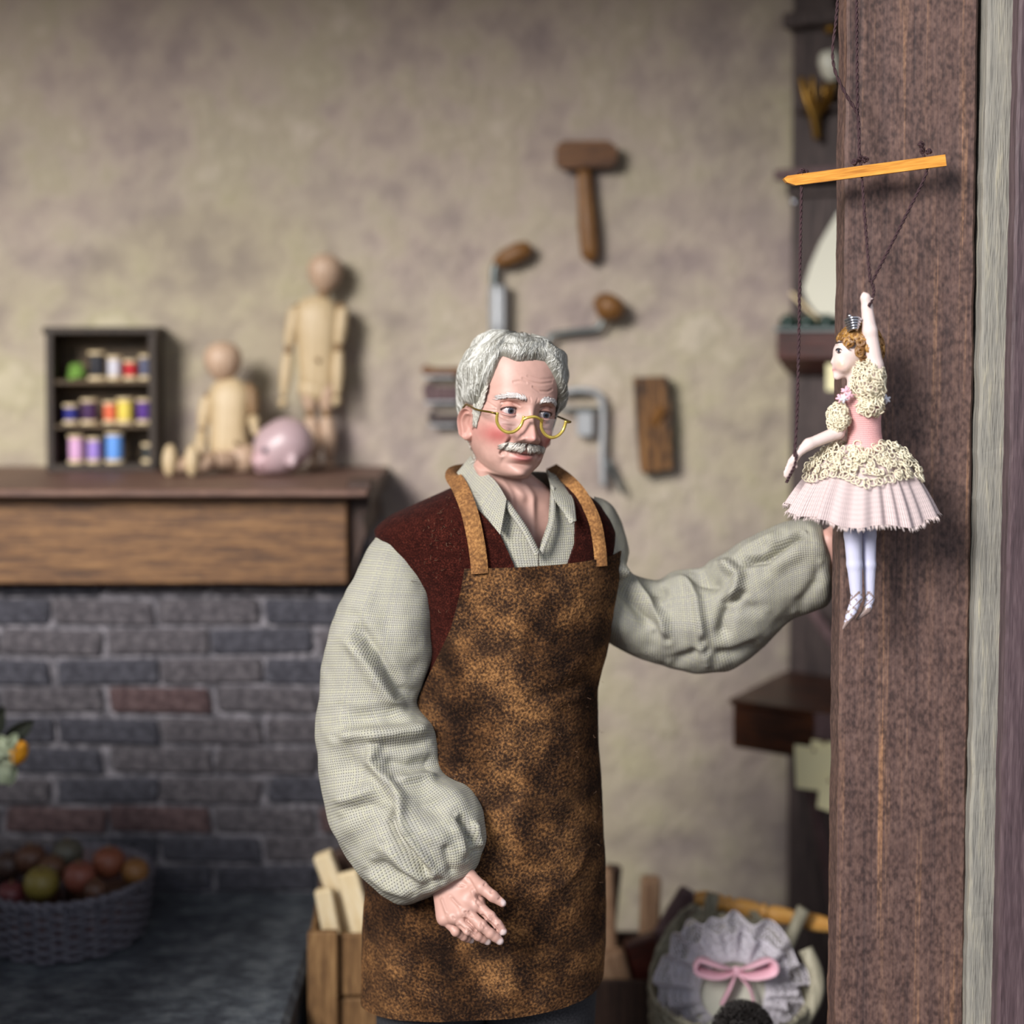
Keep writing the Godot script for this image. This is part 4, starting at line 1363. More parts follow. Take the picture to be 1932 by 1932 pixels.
	for g in [[[1522, 150], [1530, 185], [1541, 225], [1545, 262], 0.008, 0.011], [[1541, 150], [1543, 180], [1546, 210], [1546, 240], 0.006, 0.008], [[1577, 120], [1576, 165], [1566, 195], [1548, 215], 0.009, 0.010], [[1560, 165], [1562, 185], [1556, 200], [1548, 212], 0.006, 0.008]]:
		st = mb()
		tube(st, smooth_path([hp.call(g[0][0], g[0][1], 0.03), hp.call(g[1][0], g[1][1], 0.03), hp.call(g[2][0], g[2][1], 0.02), hp.call(g[3][0], g[3][1], 0.01)], 5), [g[4], g[5], g[5] * 0.9], 10)
		inst(done(st), "branch", M.brass, hb)
	st = mb()
	bar(st, hp.call(1504, 206, 0.0), hp.call(1588, 205, 0.0), 0.008, 8)
	inst(done(st), "cross_rod", M.shelf_dark, hb)
	var w0 := on_wall(1566, 125, 0.09)
	st = mb()
	lathe(st, [[0, -0.036], [0.012, -0.034], [0.022, -0.016], [0.026, 0.012], [0.020, 0.03], [0.012, 0.036], [0, 0.034]], 18)
	solo(done(st), "porcelain_egg", M.porcelain, "pale porcelain darning egg hanging in the brass bracket", "egg", Transform3D(Basis(Vector3.BACK, 0.2), w0))
	st = mb()
	ball(st, Vector3(0.015, 0.013, 0.012), Transform3D(), 14)
	inst(done(st), "knob", M.brass, rk, Transform3D(Basis(), f.basis.inverse() * (on_wall(1566, 55, 0.06) - r0)))

# ------------------------------------------------------------ on the floor: crate of timber, offcuts, bassinet
func build_floor_things() -> void:
	var d := 2.74
	var xl := P(566, 1760, d).x
	var c := Vector3(xl + 0.16, 0, -d - 0.16)
	var H := 1.75 - (1775.0 - 620.0) / F * d
	var o := thing("timber_crate", "tall slatted wooden crate of timber offcuts beside the apron", "crate", c, 0.05)
	var w := 0.31
	for x in [-w / 2 + 0.029, w / 2 - 0.029]:
		for z in [0.145, -0.145]:
			inst(bx(Vector3(0.056, H, 0.02), 0.003), "post", M.crate_wood, o, Transform3D(Basis(), Vector3(x, H / 2, z)))
	for k in 5:
		var h := H / 5.0
		for z in [0.128, -0.128]:
			inst(bx(Vector3(w - 0.004, h - 0.006, 0.012), 0.003), "slat", M.crate_wood, o, Transform3D(Basis(Vector3.BACK, 0.004 * (k % 3 - 1)), Vector3(0, h * (k + 0.5) - 0.01, z)))
		for x in [-w / 2 + 0.008, w / 2 - 0.008]:
			inst(bx(Vector3(0.012, h - 0.006, 0.244), 0.003), "slat", M.crate_wood, o, Transform3D(Basis(), Vector3(x, h * (k + 0.5) - 0.01, 0)))
	inst(bx(Vector3(w - 0.03, 0.012, 0.24), 0.002), "bottom", M.crate_wood, o, Transform3D(Basis(), Vector3(0, 0.01, 0)))
	# offcuts: [top px, foot px, width, thickness, depth, material, words]
	for g in [
		[Vector2(610, 1677), Vector2(634, 1800), 0.034, 0.022, 2.822, M.cream_timber, "short cream timber offcut standing at the corner of the crate"],
		[Vector2(608, 1610), Vector2(690, 1822), 0.036, 0.03, 2.868, M.cream_timber, "long slanting cream batten reaching highest out of the crate"],
		[Vector2(648, 1600), Vector2(722, 1815), 0.046, 0.026, 2.945, M.mantel_dark, "dark brown batten leaning behind the long cream one"],
		[Vector2(682, 1625), Vector2(742, 1800), 0.04, 0.026, 2.985, M.block_wood, "pinkish brown batten leaning deepest in the crate"],
		[Vector2(655, 1645), Vector2(700, 1815), 0.04, 0.018, 2.806, M.cream_timber, "wide pale batten lying against the slanting one in the crate"],
		[Vector2(636, 1690), Vector2(652, 1800), 0.03, 0.026, 2.908, M.joint_wood, "dull brown offcut between the cream pieces in the crate"]]:
		var a := P(g[0].x, g[0].y, g[4])
		var dir := (P(g[1].x, g[1].y, g[4]) - a).normalized()
		var l := (a.y - 0.03) / -dir.y
		var maxx := c.x + 0.095
		var steep := (maxx - a.x) / maxf(dir.x, 0.001)
		l = minf(l, steep)
		var b := a + dir * l
		solo(bx(Vector3(g[2], l, g[3]), 0.003), "timber_offcut", g[5], g[6], "timber", Transform3D(frame_to(b, a).basis, a.lerp(b, 0.5)), "timber in the crate")
	# heap of wooden blocks right of the apron, standing in a low bin
	var bin_c := P(1182, 1900, 3.08)
	bin_c.y = 0
	var by := 1.75 - (1868.0 - 620.0) / F * 2.95
	var bn := thing("wood_bin", "low dark wooden bin of offcuts between the apron and the bassinet", "bin", bin_c)
	for z in [0.12, -0.12]:
		for k in 3:
			inst(bx(Vector3(0.30, by / 3 - 0.006, 0.014), 0.003), "slat", M.mantel_dark, bn, Transform3D(Basis(), Vector3(0, by / 3 * (k + 0.5), z)))
	for x in [-0.15, 0.15]:
		inst(bx(Vector3(0.014, by, 0.226), 0.003), "end_board", M.mantel_dark, bn, Transform3D(Basis(), Vector3(x, by / 2, 0)))
	inst(bx(Vector3(0.29, 0.012, 0.22), 0.002), "bottom", M.mantel_dark, bn, Transform3D(Basis(), Vector3(0, 0.012, 0)))
	for g in [
		[Vector2(1128, 1640), Vector2(1140, 1850), 0.062, 0.045, 3.115, M.block_wood, "tall pinkish-brown block standing against the apron"],
		[Vector2(1158, 1632), Vector2(1136, 1840), 0.035, 0.025, 3.165, M.mantel_dark, "dark brown board behind the tall pinkish block"],
		[Vector2(1228, 1655), Vector2(1222, 1850), 0.042, 0.035, 3.13, M.block_wood, "upright tan batten rising alone in the middle of the bin"],
		[Vector2(1305, 1682), Vector2(1215, 1830), 0.05, 0.026, 3.062, M.plum_wood, "violet-grey board leaning to the right out of the bin"],
		[Vector2(1206, 1768), Vector2(1240, 1880), 0.07, 0.036, 3.015, M.mahogany, "reddish brown wedge lying in front of the tan batten"],
		[Vector2(1150, 1795), Vector2(1172, 1880), 0.058, 0.036, 3.0, M.block_wood, "short round-topped tan block at the front of the bin"]]:
		var a := P(g[0].x, g[0].y, g[4])
		var dir := (P(g[1].x, g[1].y, g[4]) - a).normalized()
		var l := (a.y - 0.03) / -dir.y
		var lim := bin_c.x + (0.095 if dir.x > 0 else -0.10)
		if absf(dir.x) > 0.01: l = minf(l, maxf(0.22, (lim - a.x) / dir.x))
		var b := a + dir * l
		solo(bx(Vector3(g[2], l, g[3]), 0.006), "wood_block", g[5], g[6], "wood block", Transform3D(frame_to(b, a).basis, a.lerp(b, 0.5)), "offcuts in the low bin")
	build_bassinet()

func build_bassinet() -> void:
	# wicker bassinet with a lace pillow, on a stand whose turned rail shows behind it
	var d := 2.72
	var s := d / F
	var c := P(1375, 1860, d)
	var o := thing("bassinet", "grey wicker doll bassinet with lace pillow in front of the bin", "bassinet", Vector3(c.x, 0, c.z))
	var cy := c.y
	# body: an oval wicker wall, open at the top front, standing on four legs
	var rx := 0.140
	var rz := 0.16
	for row in 15:
		var st := mb()
		var path := PackedVector3Array()
		for i in 91:
			var g := TAU * i / 90.0
			var lift := 0.115 * pow(maxf(0.0, -sin(g)), 1.6)      # the hood end rises at the back
			var y := -0.20 + row * (0.0135 + lift * 0.068)
			var k := 1.0 + 0.035 * row / 14.0 + 0.008 * sin(g * 24 + (PI if row % 2 else 0.0))
			path.append(Vector3(cos(g) * rx * k, cy + y, sin(g) * rz * k))
		tube(st, path, 0.0058, 5)
		inst(done(st), "weaver", M.reed, o)
	for k in 24:
		var g := TAU * k / 24.0
		var lift := 0.115 * pow(maxf(0.0, -sin(g)), 1.6)
		var st := mb()
		bar(st, Vector3(cos(g) * rx, cy - 0.205, sin(g) * rz), Vector3(cos(g) * rx * 1.035, cy - 0.20 + 14 * (0.0135 + lift * 0.068) + 0.008, sin(g) * rz * 1.035), 0.005, 6)
		inst(done(st), "stake", M.reed, o)
	var bo := mb()
	lathe(bo, [[0, 0], [1.0, 0], [1.0, 0.012], [0, 0.012]], 32, Transform3D(Basis.from_scale(Vector3(rx, 1, rz)), Vector3(0, cy - 0.21, 0)), -1)
	inst(done(bo), "base", M.reed, o)
	for x in [-0.1, 0.1]:
		for z in [-0.11, 0.11]:
			var st := mb()
			bar(st, Vector3(x * 1.2, 0.0, z * 1.2), Vector3(x, cy - 0.205, z), 0.012, 8)
			inst(done(st), "leg", M.reed, o)
	# side rails that bend inwards at the front right
	var sr := mb()
	tube(sr, smooth_path([P(1520, 1790, d - 0.02) - o.position, P(1540, 1840, d - 0.04) - o.position, P(1535, 1890, d - 0.06) - o.position, P(1490, 1960, d - 0.08) - o.position], 6), 0.014, 8)
	inst(done(sr), "rail", M.reed, o)
	for g in [[1345, 1688, 1322, 1800], [1516, 1714, 1478, 1800]]:
		var st := mb()
		bar(st, P(g[2], g[3], 2.84) - o.position, P(g[0], g[1], 2.84) - o.position, 0.013, 8)
		inst(done(st), "upright", M.reed, o)
	# turned amber rail behind
	var ra := P(1312, 1693, 2.88)
	var rb := P(1640, 1762, 2.88)
	var rl := ra.distance_to(rb)
	var st := mb()
	var prof := [[0.0, 0.0], [0.012, 0.0]]
	for k in 5:
		var y := rl * k / 5.0
		var e := rl / 5.0
		prof.append_array([[0.012, y + e * 0.10], [0.016, y + e * 0.22], [0.0165, y + e * 0.5], [0.0145, y + e * 0.78], [0.011, y + e * 0.86], [0.017, y + e * 0.92], [0.017, y + e * 0.97], [0.012, y + e]])
	prof.append([0.0, rl])
	lathe(st, prof, 16)
	var rail := inst(done(st), "turned_rail", M.amber_wood, o, Transform3D(Basis(), Vector3.ZERO) * Transform3D(frame_to(ra, rb).basis, ra - o.position))
	tag(rail, "amber turned wooden rail across the uprights")
	# pillow with a lace frill and a pink bow: a thing of its own
	var pc := P(1378, 1862, d - 0.02)
	var p := thing("lace_pillow", "round white pillow with ruffled lace edge and pink bow in the bassinet", "pillow", pc)
	st = mb()
	ball(st, Vector3(0.095, 0.095, 0.045), Transform3D(Basis(Vector3.RIGHT, -0.35), Vector3(0, -0.005, -0.02)), 28)
	inst(done(st), "cushion", M.white_cloth, p)
	# the frill: ruffled rings of lace, standing out all round
	for ringno in 2:
		var nu := 220
		var nv := 9
		var v := PackedVector3Array()
		for j in nv:
			var t := float(j) / (nv - 1)
			for i in nu:
				var g := TAU * i / nu
				var r := lerpf(0.062, 0.137 - ringno * 0.026, t) + 0.007 * sin(g * 9 + ringno * 2.0 + sin(g * 4.0)) * t
				var zz := 0.017 * t * sin(g * 17 + ringno * 1.7 + 1.6 * sin(g * 3.0 + ringno)) + 0.02 * (1.0 - t) + 0.012 * ringno
				v.append(Vector3(cos(g) * r, sin(g) * r * 0.93 + 0.005, zz))
		inst(lace_mesh(v, nu, nv, 31 + ringno), "lace_frill", M.white_lace, p)
	st = mb()
	for sg in [-1.0, 1.0]:
		tube(st, smooth_path([Vector3(0.004, 0.050, 0.042), Vector3(sg * 0.030, 0.064, 0.056), Vector3(sg * 0.062, 0.072, 0.050), Vector3(sg * 0.068, 0.054, 0.052), Vector3(sg * 0.03, 0.044, 0.052), Vector3(0.004, 0.048, 0.044)], 6), [0.006, 0.018, 0.024, 0.020, 0.006], 8, 0, 0.25)
		tube(st, smooth_path([Vector3(0.004, 0.048, 0.044), Vector3(sg * 0.018 + 0.01, 0.02, 0.048), Vector3(sg * 0.03 + 0.006, -0.01, 0.05)], 6), [0.008, 0.013, 0.012], 6, 0, 0.25)
	ball(st, Vector3(0.010, 0.010, 0.008), Transform3D(Basis(), Vector3(0.004, 0.049, 0.046)), 12)
	inst(done(st), "bow", M.pink_ribbon, p)
	# dark furry toy peeping up at the bottom edge of the picture
	var tc := P(1402, 1950, d - 0.25)
	var bones := []
	bones.append([Vector3(0, 0, 0), Vector3(0, -0.02, 0), 0.045, 0.05])
	bones.append([Vector3(-0.030, -0.004, 0.02), Vector3(-0.048, -0.012, 0.03), 0.018, 0.010])
	bones.append([Vector3(0, -0.04, 0), Vector3(0.01, -0.13, -0.02), 0.04, 0.055])
	var toy := thing("toy_dog", "small black toy dog sitting before the lace pillow", "toy", tc)
	var ta := nets(bones, 0.004, 0.02)
	inst(smoothed(ta), "body", M.dark_hair, toy)
	var fur := mb()
	for k in 1400:
		var dir := Vector3(rng.randfn(), absf(rng.randfn()) + 0.1, rng.randfn() * 0.8 + 0.3).normalized()
		var q := dir * 0.044
		var tip := q + (dir + Vector3(rng.randf_range(-0.7, 0.7), -0.2, rng.randf_range(-0.5, 0.5))).normalized() * 0.012
		tube(fur, PackedVector3Array([q, q.lerp(tip, 0.6) + dir * 0.002, tip]), [0.0011, 0.0009, 0.0002], 3)
	inst(done(fur), "fur", M.dark_hair, toy)

func lace_mesh(v: PackedVector3Array, nu: int, nv: int, sd: int) -> ArrayMesh:
	# lace as threads: along the rings, across them, and little arcs at the hem
	var st := mb()
	for j in nv:
		if j % 2 == 1 and j < nv - 2: continue
		var path := PackedVector3Array()
		for i in nu + 1: path.append(v[j * nu + i % nu])
		tube(st, path, 0.0013 if j < nv - 1 else 0.0020, 3)
	for i in range(0, nu, 1):
		var path := PackedVector3Array()
		for j in nv:
			var w := int(round(2.2 * sin(j * 1.6 + (PI if i % 2 else 0.0))))
			path.append(v[j * nu + (i + w + nu) % nu])
		tube(st, path, 0.0011, 3)
	return done(st)

# ------------------------------------------------------------ the old man
var head_xf: Transform3D
var body_xf: Transform3D
const BODY := Vector3(-0.03, 0, -2.37)

# the head by rows: height in front, height behind, half width, reach in front, reach behind
const HEAD := [
	[0.112, 0.112, 0.001, 0.000, -0.012], [0.109, 0.111, 0.030, 0.030, -0.045], [0.099, 0.104, 0.053, 0.056, -0.074], [0.080, 0.088, 0.068, 0.077, -0.091],
	[0.055, 0.064, 0.0745, 0.0875, -0.098], [0.030, 0.040, 0.0765, 0.0920, -0.100], [0.010, 0.015, 0.0765, 0.0925, -0.097], [-0.010, -0.010, 0.0735, 0.0885, -0.092],
	[-0.030, -0.030, 0.0705, 0.0890, -0.086], [-0.050, -0.050, 0.0665, 0.0905, -0.079], [-0.070, -0.066, 0.060, 0.0905, -0.072], [-0.088, -0.076, 0.052, 0.0875, -0.067],
	[-0.103, -0.085, 0.043, 0.081, -0.065], [-0.112, -0.090, 0.038, 0.067, -0.064], [-0.115, -0.095, 0.042, 0.048, -0.064], [-0.118, -0.100, 0.047, 0.030, -0.064],
	[-0.130, -0.112, 0.050, 0.020, -0.066], [-0.160, -0.140, 0.052, 0.016, -0.070], [-0.190, -0.170, 0.060, 0.020, -0.076], [-0.220, -0.200, 0.078, 0.032, -0.085],
	[-0.260, -0.240, 0.095, 0.044, -0.09], [-0.320, -0.300, 0.115, 0.058, -0.09], [-0.360, -0.340, 0.12, 0.062, -0.09]]

func head_row(t: float) -> Array:
	var n := HEAD.size()
	var k := clampi(int(t), 0, n - 2)
	var f := t - k
	var a: Array = HEAD[maxi(k - 1, 0)]
	var b: Array = HEAD[k]
	var c: Array = HEAD[k + 1]
	var d: Array = HEAD[mini(k + 2, n - 1)]
	var out := []
	for i in 5: out.append(cubic_interpolate(b[i], c[i], a[i], d[i], f))
	return out

func head_pt(r: Array, az: float) -> Vector3:
	var s := sin(az)
	var c := cos(az)
	var x: float = r[2] * signf(s) * pow(absf(s), 0.92)
	var z: float = (r[3] if c > 0 else -r[4]) * signf(c) * pow(absf(c), 0.92)
	var y: float = lerpf(r[1], r[0], 0.5 + 0.5 * c)
	return Vector3(x, y, z)

var scalp_grid := PackedVector3Array()

func scalp(az: float, y: float) -> Vector3:
	# the head's surface at that height, seen from the head's middle; looked up between points computed once
	var na := 96
	var ny := 64
	if scalp_grid.is_empty():
		for i in na + 1:
			var g := lerpf(-PI, PI, float(i) / na)
			for j in ny + 1:
				var want := lerpf(-0.13, 0.112, float(j) / ny)
				var lo := 0.0
				var hi := 16.0
				for k in 14:
					var m := (lo + hi) * 0.5
					if head_pt(head_row(m), g).y > want: lo = m
					else: hi = m
				scalp_grid.append(head_pt(head_row(lo), g))
	var u := fposmod(az + PI, TAU) / TAU * na
	var v := clampf((y + 0.13) / 0.242, 0.0, 0.9999) * ny
	var i0 := mini(int(u), na - 1)
	var j0 := int(v)
	var p := scalp_grid[i0 * (ny + 1) + j0].lerp(scalp_grid[(i0 + 1) * (ny + 1) + j0], u - i0)
	var q := scalp_grid[i0 * (ny + 1) + j0 + 1].lerp(scalp_grid[(i0 + 1) * (ny + 1) + j0 + 1], u - i0)
	return p.lerp(q, v - j0)

func bent(p: Vector3) -> Vector3:
	# from the head's own axes to the world: the neck and chest follow the body
	var w := smoothstep(-0.095, -0.155, p.y)
	return (head_xf * p).lerp(body_xf * p, w)

func seg_dist(p: Vector2, pts: Array) -> float:
	var best := 1e9
	for i in pts.size() - 1:
		best = minf(best, p.distance_squared_to(Geometry2D.get_closest_point_to_segment(p, pts[i], pts[i + 1])))
	return sqrt(best)

var face_z := {}

func build_person() -> void:
	head_xf = Transform3D(Basis(Vector3.BACK, -0.145) * Basis(Vector3.UP, 0.37) * Basis(Vector3.RIGHT, 0.02) * Basis.from_scale(Vector3(0.93, 0.97, 0.95)), P(963, 764, 2.352))
	var bb := Basis(Vector3.UP, 0.22)
	var piv := Vector3(0, -0.15, -0.025)
	body_xf = Transform3D(bb, head_xf * piv - bb * piv + Vector3(0.040, 0, 0.004))
	var root := thing("person", "elderly white-haired man in a brown suede apron standing with one hand on the post", "person", BODY)
	var home := Transform3D(Basis(), -BODY)

	var flesh := [head_arrays(), ear_arrays(-1.0), ear_arrays(1.0)]
	for s in [-1.0, 1.0]: flesh.append_array(lid_arrays(s))
	flesh.append(right_hand())
	flesh.append(left_hand())
	flesh.append(frame_arrays())
	inst(smoothed(join(flesh)), "body", M.skin, root, home)
	for s in [-1.0, 1.0]:
		inst(eye_mesh(s), "eye", M.eye_paint, root, home)
	inst(hair_mesh(), "hair", M.silver_hair, root, home)
	inst(tache_mesh(), "moustache", M.silver_hair, root, home)
	for s in [-1.0, 1.0]:
		inst(brow_mesh(s), "eyebrow", M.silver_hair, root, home)
	build_clothes(root, home)
	build_glasses()

func skin_tint(p: Vector3) -> Color:
	var base := Color(0.495, 0.295, 0.245)
	var ax := absf(p.x)
	if p.z > 0.0:
		base = base.lerp(Color(0.46, 0.125, 0.115), 0.95 * exp(-(pow((ax - 0.047) / 0.018, 2) + pow((p.y + 0.043) / 0.016, 2))))
		base = base.lerp(Color(0.52, 0.22, 0.20), 0.5 * exp(-(pow(ax / 0.014, 2) + pow((p.y + 0.036) / 0.012, 2))))
		base = base.lerp(Color(0.40, 0.130, 0.120), 0.95 * exp(-(pow(ax / 0.0180, 4) + pow((p.y + 0.0750) / 0.0056, 4))))
		base = base.lerp(Color(0.20, 0.07, 0.06), 0.9 * exp(-(pow(ax / 0.021, 4) + pow((p.y + 0.0685) / 0.0012, 2))))
		base = base.lerp(Color(0.34, 0.15, 0.12), 0.7 * exp(-(pow((ax - 0.033) / 0.018, 4) + pow((p.y - 0.0095) / 0.0016, 2))))
	return base

func head_arrays() -> Array:
	var nu := 300
	var ts := []
	for k in HEAD.size() - 1:
		var n: int = [6, 6, 8, 14, 16, 16, 18, 20, 20, 20, 20, 18, 16, 12, 8, 8, 8, 14, 14, 10, 8, 6][k]
		for i in n: ts.append(k + float(i) / n)
	ts.append(float(HEAD.size() - 1))
	var nv := ts.size()
	var v := PackedVector3Array()
	for t in ts:
		var r := head_row(t)
		for i in nu:
			var s := float(i) / nu * 2.0 - 1.0
			v.append(head_pt(r, s * PI * (0.45 + 0.55 * absf(s))))
	# pushes: middle, reach, shift; those with x > 0 are mirrored
	var pushes := [
		[Vector3(0.031, -0.004, 0.09), Vector3(0.0185, 0.0125, 0.04), Vector3(0, 0, -0.0125)],
		[Vector3(0.034, 0.0105, 0.09), Vector3(0.017, 0.0038, 0.04), Vector3(0, 0, -0.0040)],
		[Vector3(0.032, 0.0195, 0.09), Vector3(0.021, 0.0065, 0.04), Vector3(0, -0.001, 0.0055)],
		[Vector3(0.070, 0.022, 0.05), Vector3(0.02, 0.03, 0.03), Vector3(-0.004, 0, -0.003)],
		[Vector3(0, 0.014, 0.09), Vector3(0.010, 0.012, 0.04), Vector3(0, 0, 0.003)],
		[Vector3(0, 0.002, 0.09), Vector3(0.009, 0.010, 0.04), Vector3(0, 0, 0.0035)],
		[Vector3(0, -0.010, 0.09), Vector3(0.0095, 0.012, 0.05), Vector3(0, 0, 0.011)],
		[Vector3(0, -0.024, 0.09), Vector3(0.0120, 0.013, 0.05), Vector3(0, 0, 0.020)],
		[Vector3(0, -0.0375, 0.09), Vector3(0.0150, 0.0115, 0.06), Vector3(0, -0.004, 0.030)],
		[Vector3(0.0170, -0.0430, 0.09), Vector3(0.0080, 0.0075, 0.05), Vector3(0.002, 0, 0.0135)],
		[Vector3(0, -0.0505, 0.09), Vector3(0.014, 0.0045, 0.04), Vector3(0, 0, -0.0045)],
		[Vector3(0.0255, -0.0410, 0.09), Vector3(0.0042, 0.009, 0.04), Vector3(0, 0, -0.0060)],
		[Vector3(0.0425, -0.0370, 0.078), Vector3(0.018, 0.016, 0.04), Vector3(0.003, 0.001, 0.0115)],
		[Vector3(0.033, -0.0205, 0.085), Vector3(0.014, 0.0050, 0.04), Vector3(0, 0, 0.0038)],
		[Vector3(0.035, -0.0268, 0.085), Vector3(0.014, 0.0022, 0.04), Vector3(0, 0, -0.0022)],
		[Vector3(0, -0.0615, 0.09), Vector3(0.022, 0.006, 0.04), Vector3(0, 0, 0.0040)],
		[Vector3(0, -0.0688, 0.09), Vector3(0.021, 0.0018, 0.04), Vector3(0, 0, -0.0045)],
		[Vector3(0, -0.0755, 0.09), Vector3(0.0170, 0.0050, 0.04), Vector3(0, 0, 0.0085)],
		[Vector3(0, -0.0860, 0.09), Vector3(0.018, 0.0040, 0.04), Vector3(0, 0, -0.0060)],
		[Vector3(0.0235, -0.0690, 0.09), Vector3(0.006, 0.0055, 0.04), Vector3(0, 0.001, -0.0022)],
		[Vector3(0, -0.1000, 0.08), Vector3(0.017, 0.011, 0.04), Vector3(0, 0, 0.0115)],
		[Vector3(0.0285, -0.0830, 0.08), Vector3(0.0035, 0.010, 0.04), Vector3(0, 0, -0.0022)],
		[Vector3(0.042, -0.0820, 0.05), Vector3(0.016, 0.016, 0.03), Vector3(0.002, -0.002, 0.003)],
		[Vector3(0.037, -0.0580, 0.08), Vector3(0.010, 0.014, 0.04), Vector3(0.001, 0, 0.0018)],
		[Vector3(0.058, -0.010, 0.06), Vector3(0.012, 0.010, 0.03), Vector3(0.002, 0, 0.002)],
		[Vector3(0.017, -0.165, 0.01), Vector3(0.006, 0.045, 0.03), Vector3(0, 0, 0.0055)],
		[Vector3(0, -0.150, 0.01), Vector3(0.008, 0.012, 0.03), Vector3(0, 0, 0.005)],
		[Vector3(0, -0.205, 0.02), Vector3(0.012, 0.012, 0.03), Vector3(0, 0, -0.005)],
		[Vector3(0.045, -0.135, 0.0), Vector3(0.010, 0.03, 0.03), Vector3(0.003, 0, 0.006)],
	]
	# furrows: points on the face, width, depth
	var furrows := [
		[[Vector2(0.0205, -0.0405), Vector2(0.027, -0.050), Vector2(0.0325, -0.064), Vector2(0.0335, -0.072)], 0.0032, -0.0055, true],
		[[Vector2(-0.020, 0.0500), Vector2(-0.004, 0.0455), Vector2(0.012, 0.0455), Vector2(0.034, 0.0500)], 0.0018, -0.0010, false],
		[[Vector2(-0.012, 0.0550), Vector2(0.010, 0.0520), Vector2(0.036, 0.0560)], 0.0018, -0.0008, false],
		[[Vector2(-0.034, 0.0425), Vector2(-0.025, 0.0455), Vector2(-0.014, 0.0445)], 0.0015, -0.0010, false],
		[[Vector2(-0.002, 0.0395), Vector2(0.010, 0.0335), Vector2(0.026, 0.0345), Vector2(0.036, 0.0390)], 0.0016, -0.0013, false],
		[[Vector2(-0.004, 0.0160), Vector2(-0.006, 0.0220)], 0.0014, -0.0006, false],
		[[Vector2(0.006, 0.0160), Vector2(0.008, 0.0220)], 0.0014, -0.0006, false],
		[[Vector2(0.052, -0.002), Vector2(0.062, 0.004)], 0.0012, -0.0014, true],
		[[Vector2(0.052, -0.006), Vector2(0.064, -0.008)], 0.0012, -0.0014, true],
		[[Vector2(0.050, -0.010), Vector2(0.060, -0.018)], 0.0012, -0.0012, true],
		[[Vector2(0.020, -0.014), Vector2(0.032, -0.0185), Vector2(0.045, -0.0150)], 0.0014, -0.0016, true],
		[[Vector2(0.012, -0.0680), Vector2(0.020, -0.0660), Vector2(0.0255, -0.0625)], 0.0018, -0.0026, true],
		[[Vector2(0.018, 0.0065), Vector2(0.030, 0.0110), Vector2(0.046, 0.0070)], 0.0014, -0.0022, true],
	]
	for g in pushes:
		var cs := [[g[0], g[2]]]
		if g[0].x > 0.0: cs.append([Vector3(-g[0].x, g[0].y, g[0].z), Vector3(-g[2].x, g[2].y, g[2].z)])
		var r: Vector3 = g[1]
		for c in cs:
			var m: Vector3 = c[0]
			var sh: Vector3 = c[1]
			for k in v.size():
				var d := v[k] - m
				if absf(d.y) > r.y * 2.6 or absf(d.x) > r.x * 2.6 or v[k].z < -0.02: continue
				d /= r
				v[k] += sh * exp(-d.length_squared())
	for k in v.size():
		if v[k].z < 0.02 or v[k].y > 0.07 or v[k].y < -0.1: continue
		var q := Vector2(v[k].x, v[k].y)
		var qa := Vector2(absf(v[k].x), v[k].y)
		for g in furrows:
			var d := seg_dist(qa if g[3] else q, g[0])
			var w: float = g[1]
			if d < w * 3.5:
				v[k].z += g[2] * (exp(-d * d / (w * w)) - 0.22 * exp(-pow((d - w * 1.9) / w, 2)))
	# what the front of the face measures, for hair and glasses
	for k in v.size():
		if v[k].z > 0.0:
			var key := Vector2i(int(round(v[k].x * 1000)), int(round(v[k].y * 1000)))
			face_z[key] = maxf(face_z.get(key, -1.0), v[k].z)
	var spots := FastNoiseLite.new()
	spots.seed = 5
	spots.frequency = 60.0
	var col := PackedColorArray()
	var out := PackedVector3Array()
	for p in v:
		var c := skin_tint(p) * (1.0 + 0.10 * spots.get_noise_3d(p.x, p.y, p.z))
		col.append(Color(c.r, c.g, c.b))
		out.append(bent(p))
	var idx := PackedInt32Array()
	for j in nv - 1:
		for i in nu:
			var a := j * nu + i
			var b := j * nu + (i + 1) % nu
			idx.append_array([a, b, b + nu, a, b + nu, a + nu])
	var arr := []
	arr.resize(Mesh.ARRAY_MAX)
	arr[Mesh.ARRAY_VERTEX] = out
	arr[Mesh.ARRAY_COLOR] = col
	arr[Mesh.ARRAY_INDEX] = idx
	return arr

func fz(x: float, y: float) -> float:
	for r in 4:
		for dx in range(-r, r + 1):
			for dy in range(-r, r + 1):
				var key := Vector2i(int(round(x * 1000)) + dx, int(round(y * 1000)) + dy)
				if face_z.has(key): return face_z[key]
	return 0.06

func patch(pts: PackedVector3Array, nu: int, nv: int, cols: PackedColorArray, flip := false) -> Array:
	var idx := PackedInt32Array()
	for j in nv - 1:
		for i in nu - 1:
			var a := j * nu + i
			if flip: idx.append_array([a, a + nu + 1, a + 1, a, a + nu, a + nu + 1])
			else: idx.append_array([a, a + 1, a + nu + 1, a, a + nu + 1, a + nu])
	var arr := []
	arr.resize(Mesh.ARRAY_MAX)
	arr[Mesh.ARRAY_VERTEX] = pts
	arr[Mesh.ARRAY_COLOR] = cols
	arr[Mesh.ARRAY_INDEX] = idx
	return arr

